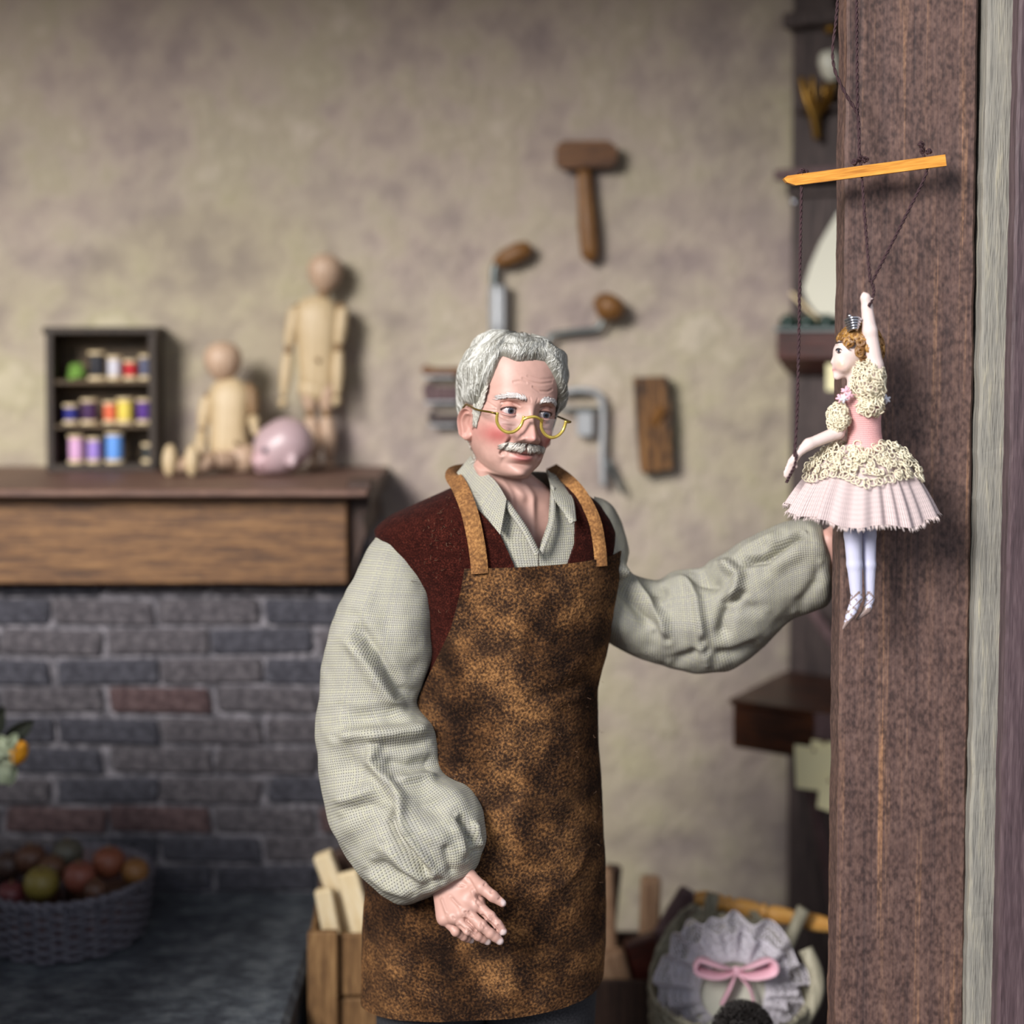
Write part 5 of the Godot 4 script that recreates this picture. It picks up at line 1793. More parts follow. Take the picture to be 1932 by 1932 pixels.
func ear_arrays(s: float) -> Array:
	# an ear: a curled rim, a second ridge inside it, a hollow and a lobe
	var nr := 26
	var nf := 60
	var pts := PackedVector3Array()
	var col := PackedColorArray()
	for j in nr:
		var r := float(j) / (nr - 1)
		for i in nf + 1:
			var f := TAU * i / nf            # 0 = back, quarter = up
			var up := sin(f)
			var back := cos(f)
			var hh := 0.0345 if up > 0 else 0.036
			var ww := 0.0260 if back > 0 else 0.0205
			var narrow := lerpf(0.62, 1.0, smoothstep(-1.0, 0.2, up))
			var b := r * hh * up
			var a := r * ww * back * narrow
			var rimw := smoothstep(-0.95, -0.3, up + 0.5 * back)
			var h := 0.0095 * exp(-pow((r - 0.86) / 0.10, 2)) * rimw
			h += 0.0055 * exp(-pow((r - 0.58) / 0.11, 2)) * smoothstep(-0.3, 0.5, back + 0.4 * up)
			h -= 0.0085 * exp(-(pow((a + 0.002) / 0.0075, 2) + pow((b + 0.003) / 0.011, 2)))
			h += 0.0050 * exp(-(pow((a + 0.0135) / 0.004, 2) + pow((b + 0.006) / 0.005, 2)))
			h += 0.0045 * exp(-(pow(a / 0.009, 2) + pow((b + 0.027) / 0.009, 2)))
			h -= 0.012 * pow(maxf(0.0, r - 0.88) / 0.12, 2)
			h -= 0.006 * smoothstep(0.2, -1.0, back) * r
			pts.append(Vector3(a, b, h * 1.35))
			col.append(Color(0.48, 0.255, 0.21))
	var place := Transform3D(Basis(Vector3(0.34 * s, 0.10, -0.935).normalized(), Vector3(0.06 * s, 0.99, 0.12).normalized(), Vector3(0.93 * s, -0.09, 0.34).normalized()), Vector3(0.0725 * s, -0.038, 0.006))
	for k in pts.size(): pts[k] = bent(place * (pts[k] * 0.84))
	return patch(pts, nf + 1, nr, col, s > 0)

const EYE_AT := Vector3(0.0315, -0.0030, 0.0715)

func lid_arrays(s: float) -> Array:
	var out := []
	var c := Vector3(EYE_AT.x * s, EYE_AT.y, EYE_AT.z)
	for top in [true, false]:
		var nu := 40
		var nv := 14
		var pts := PackedVector3Array()
		var col := PackedColorArray()
		for j in nv:
			var t := float(j) / (nv - 1)
			for i in nu:
				var az := lerpf(-1.45, 1.45, float(i) / (nu - 1))
				var w := az / 1.45
				var edge: float
				if top: edge = lerpf(0.36, -0.16, w * w) - 0.03 * w * s
				else: edge = lerpf(-0.40, -0.16, w * w) - 0.06 * w * s
				var far := 1.25 if top else -1.2
				var el := lerpf(edge, far, maxf(0.0, t - 0.12) / 0.88)
				var r := 0.0148 + 0.0010 * sin(t * 9.0)
				if t < 0.08: r = 0.0124
				elif t < 0.16: r = 0.0142
				pts.append(bent(c + Vector3(sin(az) * cos(el), sin(el), cos(az) * cos(el)) * r))
				var k := Color(0.50, 0.26, 0.21)
				if top: k = k.lerp(Color(0.06, 0.03, 0.03), 0.95 if t < 0.24 else 0.0)
				else: k = k.lerp(Color(0.30, 0.11, 0.10), 0.7 if t < 0.2 else 0.0)
				col.append(k)
		out.append(patch(pts, nu, nv, col, top))
	return out

func eye_mesh(s: float) -> ArrayMesh:
	if not M.has("eye_paint"):
		var m := plain("eye_paint", Color.WHITE, 0.08)
		m.vertex_color_use_as_albedo = true
	var st := mb()
	st.set_smooth_group(0)
	var c := Vector3(EYE_AT.x * s, EYE_AT.y, EYE_AT.z)
	var look := Basis(Vector3.UP, 0.06) * Basis(Vector3.RIGHT, 0.0)
	var rings := []
	var stops := [0.0, 0.08, 0.17, 0.235, 0.24, 0.25, 0.32, 0.39, 0.43, 0.45, 0.52, 0.7, 0.9, 1.2, 1.6]
	var paint := [Color(0.01, 0.01, 0.01), Color(0.01, 0.01, 0.01), Color(0.01, 0.01, 0.01), Color(0.01, 0.01, 0.012), Color(0.022, 0.028, 0.042), Color(0.045, 0.055, 0.08), Color(0.06, 0.07, 0.10), Color(0.02, 0.025, 0.04), Color(0.008, 0.01, 0.015), Color(0.28, 0.26, 0.28), Color(0.44, 0.41, 0.42), Color(0.44, 0.39, 0.39), Color(0.58, 0.48, 0.47), Color(0.5, 0.35, 0.33), Color(0.4, 0.3, 0.3)]
	var seg := 28
	for k in stops.size() - 1:
		for i in seg:
			var q := []
			for e in [[k, i], [k, i + 1], [k + 1, i + 1], [k + 1, i]]:
				var a: float = stops[e[0]]
				var g: float = TAU * e[1] / seg
				q.append([bent(c + look * (Vector3(sin(a) * cos(g), sin(a) * sin(g), cos(a)) * 0.0126)), paint[e[0]]])
			for e in [0, 1, 2, 0, 2, 3]:
				st.set_color(q[e][1])
				st.add_vertex(q[e][0])
	return done(st)

# ------------------------------------------------------------ hair
func hairline(az: float) -> float:
	var a := absf(az)
	var back := lerpf(-0.010, -0.082, smoothstep(1.80, 2.15, a))
	if a > 1.22: return back
	if az < 0.0:
		if a < 0.78: return 0.0790 - 0.0045 * exp(-pow((a - 0.40) / 0.22, 2))
		if a < 0.94: return lerpf(0.0790, 0.046, smoothstep(0.78, 0.94, a))
		return lerpf(0.046, -0.010, (a - 0.94) / 0.28)
	if a < 0.25: return 0.0805
	if a < 0.95: return lerpf(0.0805, 0.020, (a - 0.25) / 0.70)
	return lerpf(0.020, -0.010, (a - 0.95) / 0.27)

func hair_pt(az: float, t: float, more: float) -> Vector3:
	# the hair's surface: az round the head, t from the crown to the hairline
	var y := lerpf(0.1105, hairline(az), pow(t, 1.35))
	var top_az := az * 0.8 + 0.35 * sin(az * 0.5)
	var a := lerpf(top_az, az, smoothstep(0.0, 0.9, t))
	var p := scalp(a, y)
	var n := Vector3(p.x, p.y * 0.8, p.z * 0.85).normalized()
	var swell := 0.0036 * sin(t * 11.0 + 2.2 * sin(az * 1.5 + 0.5) + az * 1.7) * smoothstep(0.08, 0.35, t)
	swell += 0.0022 * sin(t * 23.0 + az * 5.0 + 1.0)
	var lift := (0.0080 + 0.0055 * smoothstep(0.2, 0.7, t) + swell) * (1.0 - pow(t, 9.0)) - 0.002 * pow(t, 12.0)
	return head_xf * (p + n * (lift + more))

func hair_mesh() -> ArrayMesh:
	var st := mb()
	var q := RandomNumberGenerator.new()
	q.seed = 99
	# a close cap, then thousands of strands combed over it
	var nu := 130
	var nv := 44
	var cap := []
	for j in nv:
		for i in nu: cap.append(hair_pt(-PI + TAU * i / nu, float(j) / (nv - 1), 0.0))
	st.set_color(Color(0.22, 0.215, 0.18))
	st.set_smooth_group(0)
	for j in nv - 1:
		for i in nu:
			var z := (i + 1) % nu
			quad(st, cap[j * nu + i], cap[j * nu + z], cap[(j + 1) * nu + z], cap[(j + 1) * nu + i])
	for k in 4200:
		var az := q.randf_range(-PI, PI)
		if q.randf() < 0.35: az = q.randf_range(-1.6, 1.4)
		var t0 := q.randf_range(0.0, 0.62)
		var t1 := minf(1.0, t0 + q.randf_range(0.25, 0.5))
		var ph := q.randf() * TAU
		var amp := q.randf_range(0.02, 0.07)
		var slant := q.randf_range(-0.16, 0.10)
		var rise := q.randf_range(0.0004, 0.0018)
		var path := PackedVector3Array()
		for i in 9:
			var w := i / 8.0
			path.append(hair_pt(az + slant * w + amp * sin(w * 6.0 + az * 9.0 + ph * 0.3), lerpf(t0, t1, w), rise * sin(PI * (0.06 + 0.88 * w))))
		var tone := q.randf()
		st.set_color(Color(0.20, 0.19, 0.155).lerp(Color(0.78, 0.78, 0.73), pow(tone, 1.6)))
		tube(st, path, [0.0003, 0.0008, 0.0008, 0.0007, 0.0002], 3)
	# short wisps at the temples, the nape and before the ears
	for k in 420:
		var az := q.randf_range(1.0, 1.35) * (-1.0 if k % 3 < 2 else 1.0)
		if k % 5 == 0: az = q.randf_range(1.85, 2.3) * (-1.0 if k % 2 else 1.0)
		var y0 := hairline(az) + q.randf_range(-0.020, 0.012)
		if absf(az) > 1.8: y0 = q.randf_range(-0.10, -0.04)
		var path := PackedVector3Array()
		for i in 5:
			var t := i / 4.0
			var p := scalp(az + 0.05 * t * signf(az) + 0.02 * sin(t * 5 + k), y0 - 0.014 * t)
			path.append(head_xf * (p + Vector3(p.x, 0, p.z).normalized() * (0.0006 + 0.0022 * sin(PI * t))))
		st.set_color(Color(0.60, 0.585, 0.52).lerp(Color(0.38, 0.35, 0.3), q.randf() * 0.7))
		tube(st, path, [0.0005, 0.0008, 0.0003], 3)
	return done(st)

func tache_mesh() -> ArrayMesh:
	var st := mb()
	var q := RandomNumberGenerator.new()
	q.seed = 12
	for k in 1300:
		var s := -1.0 if q.randf() < 0.5 else 1.0
		var u := pow(q.randf(), 0.85)
		var x0 := s * (0.0012 + 0.032 * u)
		var y0 := -0.0530 - 0.0030 * u * u + q.randf_range(-0.0045, 0.0030)
		var l := q.randf_range(0.0065, 0.0115)
		var dir := Vector2(s * lerpf(0.45, 1.15, u), lerpf(-1.0, -0.62, u)).normalized()
		var lift := q.randf_range(0.0012, 0.0046)
		var path := PackedVector3Array()
		for i in 6:
			var t := i / 5.0
			var x := x0 + dir.x * l * t
			var y := y0 + dir.y * l * t - 0.0015 * t * t
			path.append(head_xf * Vector3(x, y, fz(x, y) + lift * (0.35 + sin(PI * (0.12 + 0.75 * t)))))
		st.set_color(Color(0.62, 0.585, 0.53).lerp(Color(0.34, 0.29, 0.24), pow(q.randf(), 2.0) * 0.8))
		tube(st, path, [0.0004, 0.0008, 0.0007, 0.0002], 3)
	return done(st)

func brow_mesh(s: float) -> ArrayMesh:
	var st := mb()
	var q := RandomNumberGenerator.new()
	q.seed = 31 if s > 0 else 32
	for k in 230:
		var u := q.randf()
		var x0 := lerpf(0.012, 0.050, u) * s
		var y0 := 0.0150 + 0.0075 * sin(PI * (0.03 + u * 0.85)) - 0.003 * u + q.randf_range(-0.0032, 0.0032)
		var l := q.randf_range(0.005, 0.009)
		var dir := Vector2(s * lerpf(0.5, 1.0, u), lerpf(0.85, -0.25, u)).normalized()
		var path := PackedVector3Array()
		for i in 5:
			var t := i / 4.0
			var x := x0 + dir.x * l * t
			var y := y0 + dir.y * l * t
			path.append(head_xf * Vector3(x, y, fz(x, y) + 0.0004 + q.randf_range(0.0008, 0.0022) * sin(PI * (0.1 + 0.8 * t))))
		st.set_color(Color(0.66, 0.62, 0.60).lerp(Color(0.46, 0.38, 0.36), q.randf() * 0.5))
		tube(st, path, [0.0004, 0.0008, 0.0002], 3)
	return done(st)

# ------------------------------------------------------------ hands
func hand_tint(p: Vector3, nails: Array) -> Color:
	var c := Color(0.475, 0.275, 0.225)
	for n in nails:
		var d: float = p.distance_squared_to(n)
		c = c.lerp(Color(0.62, 0.50, 0.48), 0.9 * clampf(1.6 - d / 0.00003, 0.0, 1.0))
	return c

func frame_arrays() -> Array:
	# trunk and arms under the clothes: they join the head to the hands
	var neck := body_xf * Vector3(0, -0.26, -0.02)
	var hip := Vector3(BODY.x + 0.0, 0.95, -2.37)
	var sr := P(790, 1010, 2.38)
	var sl := P(1118, 1000, 2.40)
	var er := P(712, 1400, 2.29)
	var el := P(1300, 1180, 2.41)
	var b := [[neck, hip, 0.060, 0.085], [neck, sr, 0.040, 0.034], [neck, sl, 0.040, 0.034], [sr, er, 0.032, 0.028], [er, P(800, 1610, 2.214), 0.028, 0.025], [P(800, 1610, 2.214), P(848, 1664, 2.192), 0.025, 0.020], [sl, P(1148, 1110, 2.40), 0.030, 0.026], [P(1148, 1110, 2.40), P(1235, 1176, 2.41), 0.026, 0.026], [P(1235, 1176, 2.41), el, 0.026, 0.026], [el, P(1500, 1062, 2.36), 0.028, 0.025], [P(1500, 1062, 2.36), P(1556, 1036, 2.335), 0.025, 0.020]]
	var arr := nets(b, 0.012, 0.03)
	var col := PackedColorArray()
	for p in arr[Mesh.ARRAY_VERTEX]: col.append(Color(0.55, 0.32, 0.26))
	arr[Mesh.ARRAY_COLOR] = col
	return arr

func right_hand() -> Array:
	var q := func(x: float, y: float, d: float) -> Vector3: return P(x, y, d + 0.024)
	var s := 2.13 / F
	var wrist: Vector3 = q.call(848, 1664, 2.168)
	var fore: Vector3 = q.call(800, 1610, 2.19)
	var fingers := [
		# knuckle, middle joint, last joint, tip; radii in pixels
		[[900, 1706, 2.130], [925, 1729, 2.118], [939, 1744, 2.114], [949, 1757, 2.113], [12.5, 11.0, 9.8, 8.2]],
		[[879, 1719, 2.122], [908, 1746, 2.108], [925, 1761, 2.106], [943, 1775, 2.108], [12.5, 11.2, 10.0, 8.2]],
		[[857, 1729, 2.122], [884, 1754, 2.110], [902, 1766, 2.112], [920, 1776, 2.118], [11.8, 10.6, 9.4, 7.6]],
		[[838, 1733, 2.130], [860, 1757, 2.122], [875, 1767, 2.128], [889, 1774, 2.138], [10.8, 9.4, 8.4, 6.6]]]
	var bones := [[fore, wrist, 36 * s, 31 * s, 0.012]]
	var nails := []
	var left: Vector3 = q.call(832, 1678, 2.165)
	var right: Vector3 = q.call(872, 1652, 2.165)
	for k in 4:
		var f: Array = fingers[k]
		var pts := []
		for e in 4: pts.append(q.call(f[e][0], f[e][1], f[e][2]))
		bones.append([right.lerp(left, k / 3.0), pts[0], 17 * s, (f[4][0] + 2.5) * s, 0.010])
		bones.append([wrist.lerp(pts[0], 0.3) + Vector3(0, 0, -0.01), pts[0] + Vector3(0, 0, -0.008), 20 * s, 13 * s, 0.010])
	for k in 4:
		var f: Array = fingers[k]
		var pts := []
		for e in 4: pts.append(q.call(f[e][0], f[e][1], f[e][2]))
		for e in 3:
			# each length of a finger is waisted between its joints
			var m: Vector3 = (pts[e] + pts[e + 1]) * 0.5
			var w: float = (f[4][e] + f[4][e + 1]) * 0.5 * (0.86 if e < 2 else 0.95)
			bones.append([pts[e], m, f[4][e] * s * 0.96, w * s, 0.0018])
			bones.append([m, pts[e + 1], w * s, f[4][e + 1] * s * 0.96, 0.0018])
		# knuckles stand out a little
		bones.append([pts[0] + Vector3(0, 0, 0.0025), pts[0] + Vector3(0, 0, 0.0025), (f[4][0] - 1.0) * s, (f[4][0] - 1.0) * s, 0.004])
		bones.append([pts[1] + Vector3(0, 0, 0.0018), pts[1] + Vector3(0, 0, 0.0018), (f[4][1] - 1.0) * s, (f[4][1] - 1.0) * s, 0.003])
		nails.append(pts[3] + (pts[3] - pts[2]).normalized() * 2.0 * s + Vector3(0, 0, 6.5 * s))
	var th := [q.call(885, 1655, 2.150), q.call(908, 1674, 2.128), q.call(930, 1691, 2.118), q.call(948, 1704, 2.116)]
	bones.append([wrist.lerp(th[0], 0.5), th[0], 20 * s, 15 * s, 0.010])
	bones.append([th[0], th[1], 15 * s, 12.5 * s, 0.004])
	bones.append([th[1], th[2], 12.0 * s, 10.5 * s, 0.003])
	bones.append([th[2], th[3], 10.5 * s, 7.5 * s, 0.003])
	bones.append([th[1], q.call(884, 1690, 2.135), 10 * s, 14 * s, 0.006])
	nails.append(th[3] + Vector3(0.003, 0.003, 0.004))
	var arr := nets(bones, 0.0012, 0.004)
	var v: PackedVector3Array = arr[Mesh.ARRAY_VERTEX]
	var sm := smoothed(arr.duplicate())
	var n: PackedVector3Array = sm.surface_get_arrays(0)[Mesh.ARRAY_NORMAL]
	var z := func(x: float, y: float) -> Vector2: return Vector2(780 + x / 8.05, 1580 + y / 8.05)
	var marks := []
	# creases over the joints and tendons on the back of the hand, traced on the photograph
	for e in [[800, 1130, 850, 1190], [760, 1110, 830, 1210], [850, 1130, 890, 1200], [960, 980, 1010, 1050], [1130, 1160, 1190, 1260], [1160, 1150, 1220, 1280], [1190, 1160, 1250, 1290], [1000, 1310, 1060, 1380], [1040, 1300, 1090, 1370], [800, 1380, 850, 1450], [840, 1400, 890, 1460], [860, 1440, 910, 1490], [580, 1190, 640, 1260], [1290, 1340, 1340, 1400], [1080, 720, 1110, 690], [1180, 830, 1220, 790], [1300, 940, 1350, 900]]:
		marks.append([[z.call(e[0], e[1]), z.call(e[2], e[3])], 2.2, -0.0019])
	for e in [[560, 900, 730, 1080], [880, 760, 960, 1000], [690, 720, 830, 760], [420, 900, 520, 1180]]:
		marks.append([[z.call(e[0], e[1]), z.call(e[2], e[3])], 3.2, 0.0024])
	marks.append([[z.call(800, 570), z.call(880, 720), z.call(960, 880), z.call(1060, 950)], 4.0, -0.0030])
	for e in [[760, 1210, 960, 1440], [1020, 1160, 1290, 1440], [660, 1320, 950, 1540]]:
		marks.append([[z.call(e[0], e[1]), z.call(e[2], e[3])], 3.0, -0.0022])
	v = sculpt(v, n, marks)
	arr[Mesh.ARRAY_VERTEX] = v
	var col := PackedColorArray()
	for p in v: col.append(hand_tint(p, nails))
	arr[Mesh.ARRAY_COLOR] = col
	return arr

func left_hand() -> Array:
	# laid round the back edge of the post
	var bones := []
	var wrist := P(1556, 1036, 2.335)
	bones.append([P(1500, 1062, 2.36), wrist, 0.028, 0.024, 0.01])
	for k in 4:
		var y := 1000.0 + k * 23.0
		var kn := P(1612, y + 4, 2.318)
		var a := P(1650, y - 4, 2.312)
		var b := P(1676, y - 8, 2.310)
		var c := P(1696, y - 10, 2.309)
		bones.append([wrist + Vector3(0, (18 - k * 11) * 0.0008, 0), kn, 0.015, 0.0125, 0.010])
		bones.append([kn, a, 0.0100, 0.0090, 0.002])
		bones.append([a, b, 0.0090, 0.0082, 0.002])
		bones.append([b, c, 0.0082, 0.0068, 0.002])
	var t0 := P(1570, 1008, 2.325)
	var t1 := P(1583, 985, 2.300)
	var t2 := P(1588, 968, 2.296)
	bones.append([wrist, t0, 0.018, 0.0115, 0.008])
	bones.append([t0, t1, 0.0105, 0.0092, 0.003])
	bones.append([t1, t2, 0.0092, 0.0070, 0.003])
	var arr := nets(bones, 0.0026, 0.005)
	var col := PackedColorArray()
	for p in arr[Mesh.ARRAY_VERTEX]: col.append(Color(0.53, 0.30, 0.25))
	arr[Mesh.ARRAY_COLOR] = col
	return arr

# ------------------------------------------------------------ clothes
# the trunk by rows: picture row at the depth of the body, left and right outline, half depth
const TRUNK := [
	[890, 925, 1045, 0.050], [905, 898, 1056, 0.060], [925, 852, 1086, 0.076], [950, 796, 1122, 0.088], [975, 742, 1144, 0.098], [1000, 716, 1154, 0.106], [1050, 736, 1153, 0.114], [1100, 780, 1147, 0.120], [1200, 798, 1132, 0.124],
	[1290, 790, 1109, 0.124], [1400, 760, 1111, 0.132], [1500, 732, 1117, 0.136], [1600, 714, 1121, 0.134], [1700, 708, 1124, 0.130], [1800, 706, 1122, 0.127], [1930, 704, 1119, 0.124], [2100, 704, 1119, 0.120]]
const TRUNK_D := 2.37

func trunk_row(py: float) -> Array:
	var k := 0
	while k < TRUNK.size() - 2 and TRUNK[k + 1][0] < py: k += 1
	var a: Array = TRUNK[k]
	var b: Array = TRUNK[k + 1]
	var t: float = clampf((py - a[0]) / (b[0] - a[0]), 0.0, 1.0)
	var z: Array = TRUNK[maxi(k - 1, 0)]
	var c: Array = TRUNK[mini(k + 2, TRUNK.size() - 1)]
	var o := []
	for i in [1, 2, 3]: o.append(lerpf(lerpf(a[i], b[i], t), cubic_interpolate(a[i], b[i], z[i], c[i], t), 0.6))
	return o

func trunk_pt(py: float, th: float, off: float) -> Vector3:
	# th: 0 in front, a quarter turn = the right of the picture
	var r := trunk_row(py)
	var l := P(r[0], py, TRUNK_D)
	var rr := P(r[1], py, TRUNK_D)
	var a := (rr.x - l.x) * 0.5 + off
	var b: float = r[2] + off
	var s := sin(th)
	var c := cos(th)
	return Vector3((l.x + rr.x) * 0.5 + a * signf(s) * pow(absf(s), 0.86), l.y, -TRUNK_D + b * signf(c) * pow(absf(c), 0.86))

func trunk_row_of(y: float) -> float:
	return pix(Vector3(0, y, -TRUNK_D)).y

func surf(px: float, py: float, off: float) -> Vector3:
	# the point on the trunk's front seen at that pixel
	var p := P(px, py, 2.27)
	for i in 6:
		var r := trunk_row(trunk_row_of(p.y))
		var l := P(r[0], py, TRUNK_D).x
		var rr := P(r[1], py, TRUNK_D).x
		var a := (rr - l) * 0.5 + off
		var e := 2.0 / 0.86
		var u := clampf(absf((p.x - (l + rr) * 0.5) / a), 0.0, 1.0)
		var z: float = -TRUNK_D + (r[2] + off) * pow(1.0 - pow(u, e), 1.0 / e)
		p = P(px, py, -z)
	return p

func edge_x(table: Array, y: float) -> float:
	for k in table.size() - 1:
		if y <= table[k + 1].y or k == table.size() - 2:
			var t := clampf((y - table[k].y) / (table[k + 1].y - table[k].y), 0.0, 1.0)
			return lerpf(table[k].x, table[k + 1].x, t)
	return table[0].x

func find_theta(py: float, table: Array, off: float, from: float, to: float) -> float:
	var last := 0.0
	for i in 61:
		var th := lerpf(from, to, i / 60.0)
		var q := pix(trunk_pt(py, th, off))
		var d := q.x - edge_x(table, q.y)
		if i > 0 and (d > 0.0) != (last > 0.0):
			return lerpf(from, to, (i - 1 + absf(last) / maxf(1e-6, absf(last) + absf(d))) / 60.0)
		last = d
	return to if absf(last) < 25.0 else from

func V2(list: Array) -> Array:
	var out := []
	for k in range(0, list.size(), 2): out.append(Vector2(list[k], list[k + 1]))
	return out

func build_clothes(root: Node3D, home: Transform3D) -> void:
	var shirt_l := V2([925, 890, 930, 905, 957, 943, 992, 995, 1015, 1040, 1016, 1300])
	var shirt_r := V2([1042, 890, 1040, 920, 1035, 984, 1017, 1036, 1017, 1300])
	var vest_l := V2([866, 880, 876, 905, 899, 957, 944, 1009, 968, 1062, 1000, 1160, 1010, 1500])
	var vest_r := V2([1056, 880, 1066, 905, 1080, 950, 1087, 984, 1086, 1026, 1074, 1060, 1030, 1160, 1012, 1500])
	inst(garment(895, 1320, shirt_l, shirt_r, 0.000, 120, 90, 0.003, 0.118), "shirt", M.linen, root, home)
	inst(garment(899, 1480, vest_l, vest_r, 0.008, 150, 130, 0.006, 0.2), "vest", M.felt, root, home)
	# sleeves: pairs of points on the two outlines, with the distance
	var s1 := sleeve([
		[748, 985, 800, 985, 2.362], [712, 1012, 808, 1030, 2.345], [672, 1080, 816, 1090, 2.322], [636, 1150, 818, 1165, 2.312], [612, 1230, 816, 1232, 2.306], [602, 1300, 800, 1296, 2.300], [597, 1350, 790, 1330, 2.294],
		[595, 1395, 822, 1364, 2.288], [599, 1445, 834, 1412, 2.278], [610, 1510, 842, 1456, 2.262], [632, 1580, 884, 1480, 2.250], [662, 1632, 912, 1528, 2.234], [698, 1668, 917, 1580, 2.220], [728, 1694, 908, 1618, 2.211], [764, 1707, 895, 1640, 2.202], [806, 1694, 888, 1640, 2.196], [822, 1684, 876, 1648, 2.196]],
		[
			[V2([648, 1190, 697, 1257, 739, 1324, 772, 1340]), 13.0, 0.0075], [V2([664, 1172, 713, 1238, 755, 1303, 785, 1318]), 11.0, -0.0085], [V2([720, 1140, 730, 1200, 770, 1260]), 26.0, -0.004],
			[V2([632, 1390, 669, 1387, 741, 1384, 817, 1374]), 11.0, 0.0075], [V2([640, 1356, 700, 1352, 775, 1346]), 16.0, -0.0055], [V2([640, 1330, 680, 1335, 740, 1332]), 14.0, 0.003], [V2([700, 1410, 760, 1408, 815, 1400]), 10.0, -0.004],
			[V2([707, 1402, 698, 1440, 729, 1472, 753, 1504, 752, 1537, 768, 1582, 800, 1622, 833, 1658]), 9.0, 0.0085], [V2([740, 1520, 738, 1555, 770, 1602, 815, 1652]), 8.0, -0.0085],
			[V2([655, 1445, 676, 1460]), 24.0, -0.0075], [V2([646, 1508, 664, 1504, 695, 1488]), 12.0, 0.0045], [V2([640, 1535, 690, 1520, 728, 1515]), 12.0, -0.005], [V2([660, 1600, 690, 1560, 715, 1540]), 20.0, -0.004],
			[V2([741, 1474, 795, 1465, 838, 1472]), 9.5, 0.0065], [V2([740, 1440, 770, 1446, 815, 1440]), 14.0, -0.0070], [V2([800, 1515, 822, 1520]), 22.0, -0.0075], [V2([780, 1560, 830, 1580, 850, 1620]), 18.0, 0.004],
			[V2([864, 1535, 884, 1560, 893, 1600]), 7.0, -0.0080], [V2([850, 1548, 868, 1580, 876, 1620]), 8.0, 0.0045], [V2([898, 1560, 905, 1590]), 7.0, 0.004],
			[V2([700, 1620, 740, 1650, 790, 1672]), 10.0, -0.005], [V2([690, 1640, 730, 1672, 780, 1688]), 8.0, 0.004], [V2([720, 1590, 770, 1640, 812, 1668]), 9.0, 0.005], [V2([840, 1600, 850, 1640]), 7.0, -0.004]], 3)
	inst(s1, "sleeve", M.linen, root, home)
	var s2 := sleeve([
		[1122, 935, 1108, 1010, 2.385], [1152, 950, 1102, 1120, 2.39], [1178, 1000, 1112, 1180, 2.395], [1187, 1042, 1136, 1204, 2.40], [1180, 1074, 1172, 1226, 2.405], [1232, 1096, 1222, 1248, 2.41], [1272, 1078, 1285, 1266, 2.41],
		[1322, 1072, 1342, 1272, 2.405], [1345, 1056, 1396, 1256, 2.40], [1412, 1014, 1446, 1218, 2.39], [1480, 983, 1488, 1172, 2.375], [1520, 977, 1530, 1154, 2.36], [1548, 990, 1562, 1140, 2.35], [1562, 1010, 1574, 1100, 2.345], [1564, 1020, 1572, 1066, 2.34]],
		[
			[V2([1163, 1062, 1213, 1124, 1250, 1170, 1261, 1206]), 9.0, 0.0085], [V2([1150, 1080, 1198, 1142, 1232, 1188]), 9.0, -0.0065], [V2([1200, 1088, 1240, 1114, 1256, 1140]), 12.0, -0.0080], [V2([1140, 1150, 1190, 1195, 1230, 1220]), 16.0, 0.004],
			[V2([1272, 1080, 1294, 1092, 1314, 1130, 1326, 1209]), 8.0, 0.0065], [V2([1308, 1082, 1346, 1102]), 12.0, -0.0095], [V2([1282, 1120, 1300, 1180, 1305, 1215]), 12.0, 0.002],
			[V2([1338, 1067, 1369, 1066, 1394, 1084, 1391, 1108, 1368, 1136]), 9.0, 0.0095], [V2([1372, 1142, 1364, 1190]), 11.0, -0.0075], [V2([1384, 1146, 1450, 1152]), 11.0, -0.0035], [V2([1400, 1120, 1390, 1132]), 7.0, -0.005],
			[V2([1398, 1060, 1447, 1057, 1474, 1032, 1520, 1003]), 6.5, -0.0110], [V2([1372, 1050, 1423, 1030, 1480, 1007]), 11.0, 0.0055], [V2([1400, 1042, 1440, 1030]), 7.0, -0.004], [V2([1440, 1080, 1490, 1050, 1530, 1020]), 14.0, 0.006],
			[V2([1262, 1252, 1300, 1240, 1329, 1222]), 9.0, -0.0055], [V2([1337, 1238, 1380, 1236, 1440, 1216]), 9.0, -0.0050], [V2([1320, 1225, 1334, 1250]), 7.0, 0.004], [V2([1500, 1155, 1540, 1100, 1550, 1060]), 10.0, -0.004]], 5)
	inst(s2, "sleeve", M.linen, root, home)
	# collar: two folded flaps and the band round the neck
	inst(ribbon([[890, 862, 2.385], [902, 879, 2.352], [936, 910, 2.308], [957, 943, 2.275]], [[864, 893, 2.37], [882, 924, 2.335], [906, 958, 2.292], [946, 1010, 2.244]], 0.003), "collar", M.linen, root, home)
	inst(ribbon([[1044, 900, 2.375], [1064, 922, 2.340], [1080, 945, 2.305], [1085, 984, 2.262]], [[1030, 888, 2.36], [1037, 912, 2.325], [1044, 940, 2.290], [1079, 988, 2.258]], 0.003), "collar", M.linen, root, home)
	inst(ribbon([[1040, 915, 2.312], [1036, 980, 2.268], [1018, 1036, 2.250]], [[1048, 920, 2.310], [1046, 984, 2.262], [1026, 1046, 2.246]], 0.0025), "hem", M.linen, root, home)
	inst(ribbon([[957, 945, 2.282], [992, 995, 2.258], [1016, 1042, 2.246]], [[952, 952, 2.280], [986, 1002, 2.255], [1010, 1048, 2.243]], 0.0025), "hem", M.linen, root, home)
	# apron, with straps
	var apron := inst(apron_mesh(), "apron", M.suede, root, home)
